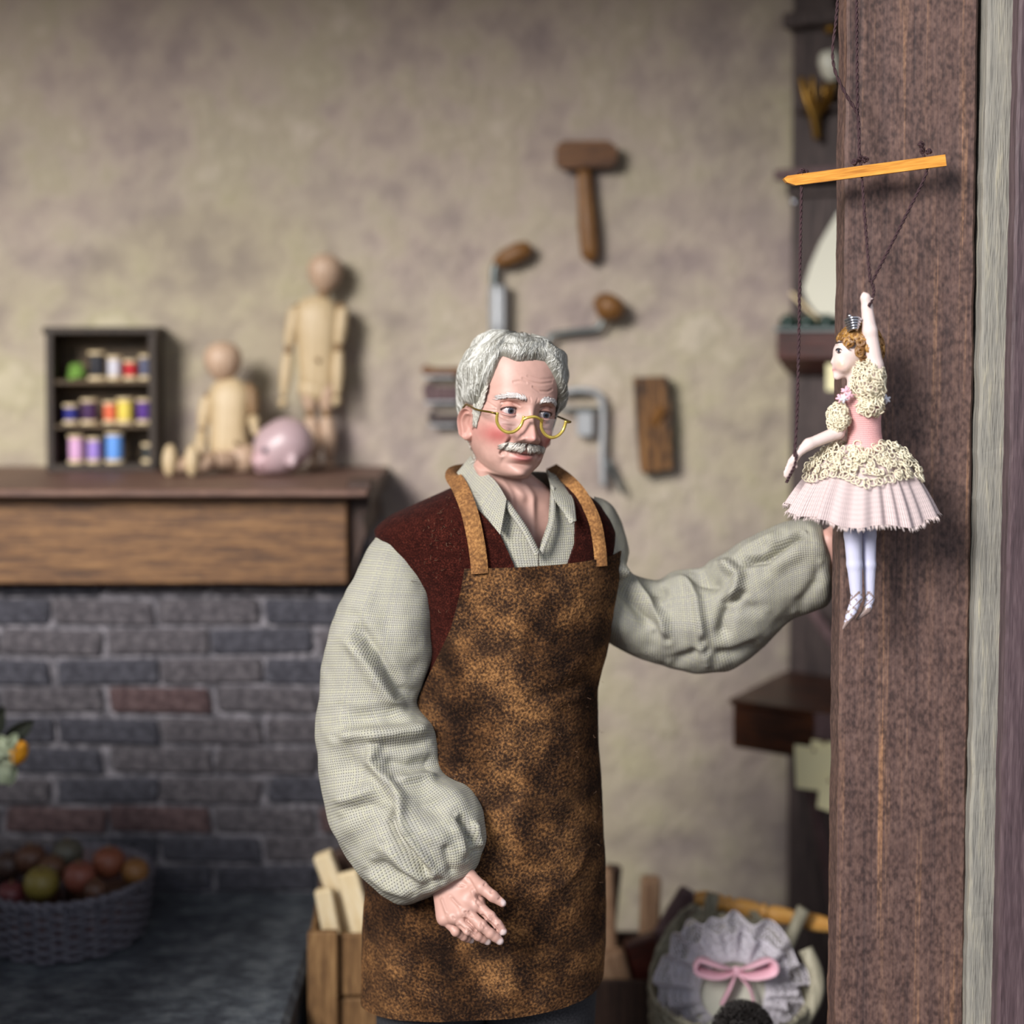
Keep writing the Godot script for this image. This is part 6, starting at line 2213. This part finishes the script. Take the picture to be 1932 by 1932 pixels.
	for g in [[[[896, 886, 0.0], [856, 893, 0.016], [868, 920, 0.017], [884, 960, 0.017], [896, 1010, 0.017], [903, 1055, 0.018], [905, 1082, 0.019]], 16.0], [[[1040, 880, 0.0], [1070, 903, 0.016], [1098, 935, 0.017], [1121, 980, 0.017], [1131, 1030, 0.017], [1134, 1068, 0.018]], 12.0]]:
		var mid := []
		for k in g[0].size():
			var e: Array = g[0][k]
			if e[2] == 0.0: mid.append(P(e[0], e[1], 2.46))
			else: mid.append(surf(e[0], e[1], e[2]))
		inst(strap(mid, g[1] * 2.27 / F), "strap", M.suede_light, apron)
	# stray fibres of the felt and the suede
	var fz_ := mb()
	var q := RandomNumberGenerator.new()
	q.seed = 61
	for k in 230:
		var px := q.randf_range(730, 1140)
		var py := q.randf_range(930, 1860)
		if py > 1060 and px < 880 and py < 1330 and px > 820: py = q.randf_range(960, 1200)
		if py < 1060: px = q.randf_range(790, 875)
		var p := surf(px, py, 0.018 if py > 1075 else 0.009)
		var dir := Vector3(q.randfn(), q.randfn(), 0.0).normalized()
		var l := q.randf_range(0.002, 0.008)
		var bend := Vector3(q.randfn(), q.randfn(), 0.2) * l * 0.35
		tube(fz_, PackedVector3Array([p, p + dir * l * 0.5 + bend + Vector3(0, 0, 0.002), p + dir * l + Vector3(0, 0, 0.003)]), [0.00035, 0.0003, 0.0002], 3)
	var fluff := inst(done(fz_), "fibres", M.fibre, root, home)
	fluff.set_meta("kind", "stuff")
	# trousers and shoes, mostly below the picture
	for x in [-0.10, 0.075]:
		var st := mb()
		tube(st, smooth_path([Vector3(BODY.x + x * 0.8, 0.95, -2.38), Vector3(BODY.x + x, 0.75, -2.37), Vector3(BODY.x + x, 0.48, -2.36), Vector3(BODY.x + x * 1.1, 0.10, -2.38)], 6), [0.10, 0.095, 0.082, 0.070], 20)
		inst(done(st), "trouser_leg", M.trousers, root, home)
		st = mb()
		tube(st, smooth_path([Vector3(BODY.x + x * 1.1, 0.06, -2.44), Vector3(BODY.x + x * 1.1, 0.062, -2.36), Vector3(BODY.x + x * 1.2, 0.045, -2.26), Vector3(BODY.x + x * 1.25, 0.035, -2.19)], 6), [0.035, 0.052, 0.048, 0.030], 16, 0, 0.9)
		box(st, Vector3(0.09, 0.02, 0.26), Transform3D(Basis(), Vector3(BODY.x + x * 1.15, 0.010, -2.31)), 0.008)
		inst(done(st), "shoe", M.leather, root, home)

func garment(py0: float, py1: float, left: Array, right: Array, off: float, nu: int, nv: int, thick: float, tile: float) -> ArrayMesh:
	# a garment round the trunk, open between two edges in front
	var v := PackedVector3Array()
	var uv := PackedVector2Array()
	for j in nv:
		var py := lerpf(py0, py1, float(j) / (nv - 1))
		var a := find_theta(py, left, off, -1.5, 1.2)
		var b := find_theta(py, right, off, 1.5, -1.2)
		if b < a + 0.01: b = a + 0.01
		for i in nu:
			var t := float(i) / (nu - 1)
			var th := lerpf(a, b - TAU, t)
			v.append(trunk_pt(py, th, off))
			uv.append(Vector2(th * 0.17, (py - py0) * 0.00085))
	return sheet(v, nu, nv, thick, uv)

func ribbon(a: Array, b: Array, thick: float) -> ArrayMesh:
	# cloth between two edges given as pixels with distances
	var pa := []
	var pb := []
	for e in a: pa.append(P(e[0], e[1], e[2]))
	for e in b: pb.append(P(e[0], e[1], e[2]))
	var sa := smooth_path(pa, 10)
	var sb := smooth_path(pb, 10)
	var nu := sa.size()
	var nv := 12
	var v := PackedVector3Array()
	var uv := PackedVector2Array()
	for j in nv:
		var t := float(j) / (nv - 1)
		for i in nu:
			var p := sa[i].lerp(sb[i], t)
			v.append(p + Vector3(0, 0, 0.004 * sin(PI * t)))
			uv.append(Vector2(sa[0].distance_to(sa[i]), t * sa[i].distance_to(sb[i])))
	return sheet(v, nu, nv, thick, uv)

func strap(mid: Array, half: float) -> ArrayMesh:
	var path := smooth_path(mid, 10)
	var n := path.size()
	var v := PackedVector3Array()
	for j in 7:
		var u := j / 3.0 - 1.0
		for i in n:
			var t := (path[mini(i + 1, n - 1)] - path[maxi(i - 1, 0)]).normalized()
			var side := t.cross(Vector3(0, 0.35, 1.0)).normalized()
			v.append(path[i] + side * u * half + Vector3(0, 0, 0.003 * (1.0 - u * u)))
	return sheet(v, n, 7, 0.006, PackedVector2Array(), true)

func sleeve(stations: Array, ridges: Array, sd: int) -> ArrayMesh:
	var nu := 200
	var per := 18
	var a := []
	var b := []
	for s in stations:
		a.append(P(s[0], s[1], s[4]))
		b.append(P(s[2], s[3], s[4]))
	var pa := smooth_path(a, per)
	var pb := smooth_path(b, per)
	var nv := pa.size()
	var v := PackedVector3Array()
	var uv := PackedVector2Array()
	var run := 0.0
	for j in nv:
		var c := (pa[j] + pb[j]) * 0.5
		if j > 0: run += c.distance_to((pa[j - 1] + pb[j - 1]) * 0.5)
		var side := (pb[j] - pa[j]) * 0.5
		var deep := (EYE - c).normalized() * side.length() * 0.92
		for i in nu:
			var g := TAU * i / nu
			v.append(c - side * cos(g) + deep * sin(g))
			uv.append(Vector2(float(i) / nu * 0.56, run))
	# soft unevenness of the cloth, then the folds
	var n := grid_normals(v, nu, nv, true)
	var sgn := 1.0 if n[(nv / 2) * nu + nu / 4].z > 0 else -1.0
	var nz := FastNoiseLite.new()
	nz.seed = sd
	nz.frequency = 14.0
	nz.fractal_octaves = 2
	for k in v.size():
		v[k] += n[k] * sgn * 0.0035 * nz.get_noise_3d(v[k].x, v[k].y, v[k].z)
	n = grid_normals(v, nu, nv, true)
	var deeper := []
	for r in ridges: deeper.append([r[0], r[1] * 1.2, r[2] * 2.0])
	v = sculpt(v, n, deeper, sgn)
	# close the seam with a last column, so that the weave does not smear
	var w := PackedVector3Array()
	var uw := PackedVector2Array()
	for j in nv:
		for i in nu + 1:
			w.append(v[j * nu + i % nu])
			uw.append(Vector2(float(i) / nu * 0.56, uv[j * nu].y))
	return grid_mesh(w, nu + 1, nv, false, uw, PackedColorArray(), sgn > 0)

func apron_mesh() -> ArrayMesh:
	var nu := 150
	var nv := 260
	var left := V2([877, 1060, 876, 1075, 869, 1115, 851, 1185, 827, 1235, 801, 1292, 778, 1345, 745, 1405, 722, 1500, 711, 1600, 706, 1700, 702, 1940])
	var v := PackedVector3Array()
	for j in nv:
		var t := float(j) / (nv - 1)
		# top edge and hem are slanted: the row of each point depends on where it lies between the edges
		var row0 := lerpf(1049, 1885, t)
		var th0 := find_theta(row0, left, 0.016, -1.75, 0.6)
		if pix(trunk_pt(row0, th0, 0.016)).y > 1420: th0 = -1.75
		for i in nu:
			var u := float(i) / (nu - 1)
			var py := lerpf(lerpf(1049, 1031, u), lerpf(1885, 1815, u), t)
			var th := lerpf(th0, 1.72, u)
			var flare := 0.004 * smoothstep(0.55, 1.0, t) * sin(u * 9.0 + 1.0)
			v.append(trunk_pt(py, th, 0.016 + flare))
	var n := grid_normals(v, nu, nv, false)
	var sgn := 1.0 if n[nv / 2 * nu + nu / 2].z > 0 else -1.0
	var nz := FastNoiseLite.new()
	nz.seed = 77
	nz.frequency = 9.0
	for k in v.size(): v[k] += n[k] * sgn * 0.0025 * nz.get_noise_3d(v[k].x, v[k].y, v[k].z)
	v = sculpt(v, n, [
		[V2([1108, 1290, 1050, 1305, 990, 1318]), 10.0, -0.0030], [V2([1108, 1312, 1040, 1330]), 9.0, 0.0030], [V2([1095, 1250, 1060, 1275]), 9.0, 0.0020], [V2([820, 1340, 880, 1360, 930, 1400]), 16.0, -0.0030],
		[V2([1112, 1590, 1090, 1640, 1060, 1672, 1010, 1690]), 8.0, 0.0028], [V2([880, 1600, 960, 1500, 1010, 1480]), 22.0, -0.004], [V2([1000, 1120, 1010, 1180, 1000, 1230]), 24.0, -0.003], [V2([905, 1780, 900, 1900]), 14.0, -0.003], [V2([960, 1790, 955, 1920]), 14.0, 0.003]], sgn)
	return sheet(v, nu, nv, 0.004, PackedVector2Array(), sgn < 0)

# ------------------------------------------------------------ glasses
func build_glasses() -> void:
	var c := head_xf * Vector3(-0.005, -0.0175, 0.118)
	var o := thing("eyeglasses", "gold-rimmed half-moon eyeglasses low on the man's nose", "eyeglasses", c)
	var f := head_xf.basis * Basis(Vector3.RIGHT, 0.10)
	o.basis = f
	var lens_pts := []
	for s in [-1.0, 1.0]:
		# rim: a rounded lower half, a flat top edge
		var cx: float = 0.0385 * s
		var low := []
		for k in 15:
			var g := lerpf(PI * 0.97, TAU + PI * 0.03, k / 14.0)
			low.append(Vector3(cx + cos(g) * 0.0225, 0.0065 + sin(g) * 0.0235 + (0.0025 if absf(cos(g)) > 0.95 else 0.0), -0.0060 * absf(cos(g)) * (1.0 if cos(g) * s > 0 else 0.3)))
		var st := mb()
		tube(st, smooth_path(low, 3), 0.0027, 8)
		var rim := inst(done(st), "rim", M.gold, o)
		var pl := mb()
		pl.set_smooth_group(0)
		var m := Vector3(cx, 0.0, 0.001)
		var edge := []
		for k in 15: edge.append(low[k])
		edge.append(Vector3(cx + 0.010, 0.0125, -0.001))
		edge.append(Vector3(cx - 0.010, 0.0125, -0.001))
		for k in edge.size(): tri(pl, m, edge[(k + 1) % edge.size()], edge[k])
		inst(done(pl), "lens", M.glass_pane, rim)
		st = mb()
		var ear: Vector3 = f.inverse() * (head_xf * Vector3(0.080 * s, -0.008, 0.004) - c)
		var hinge := Vector3(cx + 0.0225 * s, 0.0085, -0.006)
		tube(st, smooth_path([hinge, hinge + Vector3(0.010 * s, 0.001, -0.004), hinge.lerp(ear, 0.5) + Vector3(0.012 * s, 0.0, 0.008), ear, ear + Vector3(-0.001 * s, -0.012, -0.018)], 6), 0.0017, 8)
		inst(done(st), "temple", M.dark_gold, o)
	var br := mb()
	tube(br, smooth_path([Vector3(-0.0165, 0.0060, 0), Vector3(-0.0110, 0.0105, 0.003), Vector3(0, 0.0135, 0.005), Vector3(0.0110, 0.0105, 0.003), Vector3(0.0165, 0.0060, 0)], 6), 0.0024, 8)
	inst(done(br), "bridge", M.gold, o)

# ------------------------------------------------------------ the marionette: a ballerina on a control bar
const DOLL_D := 2.135

func build_marionette() -> void:
	var s := DOLL_D / F
	var base := P(1622, 1190, DOLL_D)
	var o := thing("marionette", "ballerina marionette in a pale pink tutu hanging in front of the wooden post", "marionette", base)
	var home := Transform3D(Basis(), -base)
	var q := func(x: float, y: float, dz := 0.0) -> Vector3: return P(x, y, DOLL_D - dz)
	var q3 := RandomNumberGenerator.new()
	q3.seed = 404
	# one continuous body: head, neck, trunk, arms and legs
	var b := []
	b.append([q.call(1612, 655), q.call(1606, 662), 31 * s, 30 * s, 0.008])
	b.append([q.call(1594, 668), q.call(1590, 684), 20 * s, 19 * s, 0.010])
	b.append([q.call(1588, 698), q.call(1586, 704), 13 * s, 10 * s, 0.008])
	b.append([q.call(1590, 686, 0.008), q.call(1592, 690, 0.010), 13 * s, 12 * s, 0.006])
	b.append([q.call(1573, 679), q.call(1570.5, 683), 3.6 * s, 3.4 * s, 0.004])
	b.append([q.call(1573.5, 693), q.call(1573.5, 695), 3.0 * s, 3.0 * s, 0.003])
	b.append([q.call(1573.5, 700), q.call(1574, 702), 3.2 * s, 3.2 * s, 0.003])
	b.append([q.call(1577, 711), q.call(1579, 712), 5.0 * s, 5.0 * s, 0.005])
	b.append([q.call(1611, 695), q.call(1618, 745), 15 * s, 17 * s, 0.008])
	b.append([q.call(1622, 752), q.call(1632, 835), 29 * s, 26 * s, 0.010])
	b.append([q.call(1610, 760), q.call(1640, 745), 20 * s, 22 * s, 0.010])
	b.append([q.call(1632, 840), q.call(1626, 905), 28 * s, 30 * s, 0.010])
	# raised arm
	b.append([q.call(1648, 735, 0.018), q.call(1650, 690, 0.024), 17 * s, 16 * s, 0.006])
	b.append([q.call(1650, 690, 0.024), q.call(1641, 625, 0.026), 16 * s, 13.5 * s, 0.004])
	b.append([q.call(1641, 625, 0.026), q.call(1636, 582, 0.026), 13.5 * s, 11 * s, 0.004])
	b.append([q.call(1636, 580, 0.026), q.call(1633, 562, 0.026), 9.5 * s, 10 * s, 0.003])
	for k in 4:
		var x := 1633.0 + (k - 1.5) * 3.2
		b.append([q.call(x, 564, 0.027), q.call(1630.5 + (k - 1.5) * 1.9, 551.0 + absf(k - 1.3) * 2.2, 0.028 - k * 0.001), 3.4 * s, 2.2 * s, 0.0009])
	b.append([q.call(1640, 573, 0.026), q.call(1646, 564, 0.028), 4.2 * s, 2.8 * s, 0.001])
	# lowered arm
	b.append([q.call(1596, 772, 0.004), q.call(1580, 816, 0.012), 14 * s, 12.5 * s, 0.006])
	b.append([q.call(1580, 816, 0.012), q.call(1526, 838, 0.024), 12.5 * s, 10.5 * s, 0.004])
	b.append([q.call(1526, 838, 0.024), q.call(1506, 854, 0.026), 10.5 * s, 8 * s, 0.004])
	b.append([q.call(1504, 858, 0.026), q.call(1494, 872, 0.026), 7.5 * s, 8 * s, 0.002])
	for k in 4:
		var w := (k - 1.5) * 3.0
		b.append([q.call(1494 + w * 0.8, 872 + w * 0.6, 0.027), q.call(1480 + w * 0.6 + absf(k - 1.5) * 1.5, 900.0 + w * 0.9 - absf(k - 1.5) * 2.5, 0.027), 3.4 * s, 2.1 * s, 0.0009])
	b.append([q.call(1500, 868, 0.028), q.call(1503, 882, 0.030), 3.8 * s, 2.5 * s, 0.001])
	# legs and feet on tiptoe
	b.append([q.call(1611, 900, 0.006), q.call(1609, 1010, 0.006), 19 * s, 16.5 * s, 0.003])
	b.append([q.call(1609, 1010, 0.006), q.call(1612, 1065, 0.006), 16.5 * s, 14.5 * s, 0.003])
	b.append([q.call(1612, 1065, 0.006), q.call(1616, 1128, 0.006), 14.5 * s, 10.5 * s, 0.003])
	b.append([q.call(1616, 1130, 0.006), q.call(1605, 1160, 0.010), 10.5 * s, 9 * s, 0.003])
	b.append([q.call(1605, 1160, 0.010), q.call(1590, 1187, 0.014), 8.5 * s, 2.2 * s, 0.003])
	b.append([q.call(1640, 900, -0.004), q.call(1639, 1010, -0.004), 18 * s, 14 * s, 0.003])
	b.append([q.call(1639, 1010, -0.004), q.call(1640, 1065, -0.004), 14 * s, 12.5 * s, 0.003])
	b.append([q.call(1640, 1065, -0.004), q.call(1641, 1128, -0.004), 12.5 * s, 8.5 * s, 0.003])
	b.append([q.call(1641, 1130, -0.004), q.call(1636, 1150, -0.002), 8.5 * s, 8.0 * s, 0.003])
	b.append([q.call(1636, 1150, -0.002), q.call(1618, 1168, 0.0), 7.5 * s, 3.0 * s, 0.003])
	var tint := func(p: Vector3) -> Color:
		var r := pix(p)
		var c := Color(0.72, 0.57, 0.53)
		if r.y > 940:
			c = Color(0.58, 0.58, 0.74)
			var lace := absf(fposmod((r.y - 1118.0) * 0.055 + (r.x - 1610.0) * 0.05, 1.0) - 0.5)
			var lace2 := absf(fposmod((r.y - 1118.0) * 0.055 - (r.x - 1610.0) * 0.05, 1.0) - 0.5)
			if r.y > 1116 and minf(lace, lace2) < 0.10: c = Color(0.26, 0.19, 0.17)
			var sole := (r.x - 1590.0) * 0.52 + (r.y - 1187.0)
			if r.y > 1150 and sole > -12.0: c = Color(0.26, 0.19, 0.17)
			if r.y > 1147 and r.x > 1622 and r.y > 1142 + (1660 - r.x) * 0.2: c = Color(0.26, 0.19, 0.17)
			return c
		if r.y < 720 and r.x < 1625 and p.z > -DOLL_D - 0.03:
			c = c.lerp(Color(0.74, 0.36, 0.24), 0.75 * exp(-(pow((r.x - 1586) / 10.0, 2) + pow((r.y - 688) / 10.0, 2))))
			c = c.lerp(Color(0.10, 0.06, 0.05), 0.85 * exp(-(pow((r.x - 1580.5) / 3.4, 2) + pow((r.y - 661 - 0.02 * pow(r.x - 1580, 2)) / 1.3, 2))))
			c = c.lerp(Color(0.10, 0.06, 0.05), 0.5 * exp(-(pow((r.x - 1580.0) / 3.8, 2) + pow((r.y - 652) / 1.2, 2))))
			c = c.lerp(Color(0.52, 0.14, 0.14), 0.8 * exp(-(pow((r.x - 1573.0) / 4.5, 2) + pow((r.y - 698) / 2.6, 2))))
		return c
	var flesh := nets(b, 0.0021, 0.006, tint)
	inst(smoothed(flesh), "body", M.bisque, o, home)
	# painted eye and brow: fine strokes on the face
	var near := func(x: float, y: float) -> Vector3:
		var best := P(x, y, DOLL_D)
		var top := -1e9
		for p in flesh[Mesh.ARRAY_VERTEX]:
			if pix(p).distance_to(Vector2(x, y)) < 3.5 and p.z > top:
				top = p.z
				best = P(x, y, -p.z)
		return best
	for g in [["eyelash", [[1576, 662], [1579, 658.5], [1584, 658], [1589, 661]], 1.5], ["eyelash", [[1578, 664], [1582, 665.5], [1587, 663.5]], 0.9], ["eyebrow", [[1577, 649], [1582, 645.5], [1590, 646]], 1.2]]:
		var pts := []
		for e in g[1]: pts.append(near.call(e[0], e[1]))
		var stroke := mb()
		tube(stroke, smooth_path(pts, 4), [0.3 * s, g[2] * s, g[2] * s, 0.3 * s], 6)
		inst(done(stroke), g[0], M.dark_hair, o, home)
	var iris := mb()
	ball(iris, Vector3(2.4 * s, 2.8 * s, 1.2 * s), Transform3D(Basis(), near.call(1582, 661.5)), 10)
	inst(done(iris), "eye", M.doll_eye, o, home)

	# auburn curls
	var st := mb()
	for k in 230:
		var u := q3.randf_range(-0.8, 1.0)
		var az := q3.randf_range(0, TAU)
		var dir := Vector3(cos(az) * sqrt(1 - u * u), u, sin(az) * sqrt(1 - u * u))
		if dir.x < -0.78 and dir.y < 0.35: continue
		if dir.x < -0.42 and dir.y < 0.0: continue
		if dir.x < -0.05 and dir.y < -0.45: continue
		var c: Vector3 = q.call(1622, 652) + Vector3(dir.x * 41 * s, dir.y * 42 * s, dir.z * 0.030)
		var path := PackedVector3Array()
		var ax := dir.cross(Vector3(q3.randfn(), q3.randfn(), q3.randfn())).normalized()
		var ay := dir.cross(ax).normalized()
		var turns := q3.randf_range(1.2, 2.2)
		var rr := q3.randf_range(5.0, 8.5) * s
		for i in 20:
			var t := i / 19.0
			var g := t * TAU * turns
			path.append(c + (ax * cos(g) + ay * sin(g)) * rr * (1.0 - 0.35 * t) + dir * (0.004 * t) + Vector3(0, -0.006 * t, 0))
		st.set_color(Color(0.16, 0.07, 0.02).lerp(Color(0.40, 0.21, 0.055), q3.randf()))
		tube(st, path, [1.6 * s, 3.2 * s, 3.0 * s, 1.2 * s], 6)
	st.set_color(Color(0.24, 0.11, 0.03))
	ball(st, Vector3(36 * s, 38 * s, 0.027), Transform3D(Basis(), q.call(1626, 651)), 20)
	inst(done(st), "hair", M.auburn_hair, o, home)
	# tiara: a ribbed silver comb with a pearl
	st = mb()
	for k in 5:
		var y := 602.0 + k * 5.0
		tube(st, smooth_path([q.call(1594 + k * 1.5, y + 3, 0.022), q.call(1604 + k * 0.8, y - 2, 0.034), q.call(1616, y - 3, 0.036), q.call(1625 - k * 2, y + 1, 0.030)], 5), 2.6 * s, 6)
	ball(st, Vector3(13 * s, 12 * s, 0.006), Transform3D(Basis(Vector3.BACK, -0.3), q.call(1610, 608, 0.026)), 14)
	ball(st, Vector3.ONE * 3.4 * s, Transform3D(Basis(), q.call(1603, 596, 0.034)), 10)
	inst(done(st), "tiara", M.silver, o, home)
	# knitted bodice
	var v := PackedVector3Array()
	var uv := PackedVector2Array()
	var nu := 40
	var rows := [[742, 1622, 36, 0.030], [755, 1624, 37, 0.031], [775, 1628, 34, 0.029], [795, 1630, 31, 0.027], [815, 1631, 31, 0.026], [835, 1632, 33, 0.027], [850, 1632, 36, 0.030]]
	for r in rows:
		for i in nu + 1:
			var g := TAU * i / nu
			v.append(q.call(r[1], r[0]) + Vector3(cos(g) * r[2] * s, 0, sin(g) * r[3]))
			uv.append(Vector2(float(i) / nu * 0.18, (r[0] - 740) * s))
	inst(grid_mesh(v, nu + 1, rows.size(), false, uv, PackedColorArray(), true), "bodice", M.knit_pink, o, home)
	# lace: puffed sleeves, collar and peplum, all of looped thread
	for g in [[1638, 722, 0.020, 30, 46, 0.030, 150, 705], [1640, 766, 0.020, 27, 20, 0.028, 60, 0], [1582, 788, 0.010, 20, 27, 0.024, 80, 0]]:
		st = mb()
		lace_cloud(st, q.call(g[0], g[1], g[2]), Vector3(g[3] * s, g[4] * s, g[5]), g[6], q3, s)
		inst(done(st), "lace_sleeve", M.lace_thread, o, home)
	st = mb()
	for k in 430:
		var t := pow(q3.randf(), 0.7)
		var g := q3.randf() * TAU
		var p := skirt_pt(g, 0.02 + t * 0.50, 0.006 + 0.004 * q3.randf())
		var n := Vector3(cos(g), 0.7, sin(g)).normalized()
		loop(st, p, (n + Vector3(q3.randfn(), q3.randfn(), q3.randfn()) * 0.35).normalized(), q3.randf_range(4.0, 7.5) * s, 1.25 * s, q3)
	for k in 64:
		var g := TAU * k / 64.0
		loop(st, skirt_pt(g, 0.56 + 0.05 * sin(g * 5), 0.006), Vector3(cos(g), 0.5, sin(g)).normalized(), 8.0 * s, 1.3 * s, q3)
	inst(done(st), "lace_peplum", M.lace_thread, o, home)
	# pleated tutu
	nu = 420
	var nv := 36
	v = PackedVector3Array()
	uv = PackedVector2Array()
	for j in nv:
		var t := float(j) / (nv - 1)
		for i in nu:
			var g := TAU * i / (nu - 1)
			v.append(skirt_pt(g, t, 0.0))
			uv.append(Vector2(g * 0.085, t * 0.10))
	inst(sheet(v, nu, nv, 0.0012, uv), "tutu", M.tulle, o, home)
	st = mb()
	for k in 520:
		var g := q3.randf() * TAU
		var p := skirt_pt(g, 1.0, 0.0005)
		var e := p + Vector3(cos(g) * 0.003, -q3.randf_range(0.003, 0.008), sin(g) * 0.003) + Vector3(q3.randfn(), 0, q3.randfn()) * 0.001
		tube(st, PackedVector3Array([p, p.lerp(e, 0.5), e]), [0.0006, 0.0005, 0.0003], 3)
	inst(done(st), "fringe", M.tulle_thread, o, home)
	# rosebuds at the neck and a little bow at the shoulder
	for g in [[1596, 737, 0.030, M.pink_ribbon], [1586, 752, 0.026, M.pink_ribbon], [1593, 752, 0.034, M.pale_ribbon], [1602, 746, 0.036, M.pink_ribbon], [1672, 753, 0.020, M.pale_ribbon]]:
		var c: Vector3 = q.call(g[0], g[1], g[2])
		st = mb()
		for k in 6:
			var a := TAU * k / 6.0 + q3.randf()
			ball(st, Vector3(5.5 * s, 2.4 * s, 2.2 * s), Transform3D(Basis(Vector3.BACK, a) * Basis(Vector3.UP, 0.4), c + Vector3(cos(a), sin(a), 0.0) * 4.6 * s), 10)
		ball(st, Vector3.ONE * 2.2 * s, Transform3D(Basis(), c + Vector3(0, 0, 2.4 * s)), 8)
		inst(done(st), "rosette", g[3], o, home)
	# control bar
	var ba := P(1478, 343, 2.168)
	var bb := P(1782, 303, 2.168)
	st = mb()
	var l := ba.distance_to(bb)
	prism(st, PackedVector2Array([Vector2(0, 0.004), Vector2(0.006, 0.0075), Vector2(l, 0.0082), Vector2(l, -0.0082), Vector2(0.016, -0.0078), Vector2(0.004, -0.002)]), 0.014)
	var bx_ := (bb - ba).normalized()
	var barnode := inst(done(st), "control_bar", M.orange_wood, o, home * Transform3D(Basis(bx_, Vector3.BACK.cross(bx_), Vector3.BACK), ba))
	# strings, each two plied threads
	var cords := [
		[[1513, 326, 2.168], [1512, 360, 2.165], [1509, 520, 2.14], [1506, 690, 2.12], [1503, 800, 2.108], [1499, 862, 2.100]],
		[[1624, 306, 2.168], [1627, 345, 2.165], [1634, 440, 2.14], [1642, 532, 2.112]],
		[[1741, 290, 2.168], [1748, 325, 2.165], [1700, 425, 2.14], [1644, 534, 2.112]],
		[[1644, 532, 2.112], [1649, 548, 2.11], [1645, 566, 2.106], [1639, 578, 2.098]],
		[[1622, 306, 2.168], [1620, 260, 2.172], [1618, 210, 2.176], [1617, 120, 2.18], [1616, -40, 2.185]],
		[[1621, 300, 2.166], [1621, 250, 2.17], [1617, 214, 2.174], [1597, 180, 2.176], [1576, 135, 2.178], [1571, 95, 2.18], [1577, 40, 2.182], [1584, -40, 2.185]],
		[[1503, 858, 2.098], [1499, 880, 2.096], [1490, 898, 2.10], [1484, 910, 2.105]]]
	for c in cords:
		var pts := []
		for e in c: pts.append(P(e[0], e[1], e[2]))
		inst(cord_mesh(pts), "string", M.cord, o, home)
	for g in [[1513, 322], [1508, 330], [1520, 326], [1622, 299], [1632, 300], [1612, 306], [1740, 282], [1738, 274], [1752, 285]]:
		st = mb()
		var c := P(g[0], g[1], 2.166)
		for k in 3:
			loop(st, c + Vector3(q3.randfn(), q3.randfn(), q3.randfn()) * 0.0008, Vector3(q3.randfn(), q3.randfn(), 1.0).normalized(), 4.2 * s, 2.0 * s, q3)
		inst(done(st), "knot", M.cord, barnode, barnode.transform.affine_inverse() * home)

func skirt_pt(g: float, t: float, off: float) -> Vector3:
	# g: round the skirt (0 = right of the picture, a quarter = front), t: from the waist to the hem
	var s := DOLL_D / F
	var r := lerpf(34, 140, pow(t, 0.82)) * s
	var pleat := sin(g * 26 + 1.3 * sin(g * 5.0)) * 0.0042 * t + sin(g * 11 + 2.0) * 0.0030 * t
	r += pleat + off
	var c := P(1632 - 7 * t, 838 + 120 * t * (0.62 + 0.38 * t), DOLL_D)
	var front := sin(g)
	var droop := (0.016 * maxf(0.0, front) + 0.004 * cos(g - 0.7)) * t * t + 0.0035 * t * sin(g * 7 + 1)
	return c + Vector3(cos(g) * r, -droop + off * 0.6, front * r * 0.66 * (1.0 if front > 0 else 0.78))

func loop(st: SurfaceTool, c: Vector3, n: Vector3, r: float, thick: float, q3: RandomNumberGenerator) -> void:
	var x := n.cross(Vector3.UP if absf(n.y) < 0.9 else Vector3.RIGHT).normalized()
	var y := n.cross(x)
	var path := PackedVector3Array()
	var sq := q3.randf_range(0.7, 1.25)
	var ph := q3.randf() * TAU
	for i in 11:
		var g := TAU * i / 10.0 + ph
		path.append(c + x * cos(g) * r * sq + y * sin(g) * r / sq + n * sin(g * 2.0) * thick)
	tube(st, path, thick, 4)

func lace_cloud(st: SurfaceTool, c: Vector3, r: Vector3, count: int, q3: RandomNumberGenerator, s: float) -> void:
	for k in count * 2:
		var d := Vector3(q3.randfn(), q3.randfn(), q3.randfn() + 0.2).normalized()
		loop(st, c + d * r * q3.randf_range(0.88, 1.04), (d + Vector3(q3.randfn(), q3.randfn(), q3.randfn()) * 0.3).normalized(), q3.randf_range(4.0, 7.5) * s, 1.25 * s, q3)

func cord_mesh(pts: Array) -> ArrayMesh:
	var st := mb()
	var raw := smooth_path(pts, 10)
	# even steps along the cord
	var path := PackedVector3Array([raw[0]])
	var step := 0.0022
	for i in raw.size() - 1:
		var n := maxi(1, int(raw[i].distance_to(raw[i + 1]) / step))
		for k in n: path.append(raw[i].lerp(raw[i + 1], (k + 1.0) / n))
	for ply in 2:
		var p2 := PackedVector3Array()
		for i in path.size():
			var t := (path[mini(i + 1, path.size() - 1)] - path[maxi(i - 1, 0)]).normalized()
			var x := t.cross(Vector3.BACK).normalized()
			var y := t.cross(x)
			var g := i * 0.85 + ply * PI
			p2.append(path[i] + (x * cos(g) + y * sin(g)) * 0.0012)
		tube(st, p2, 0.0015, 4)
	return done(st)
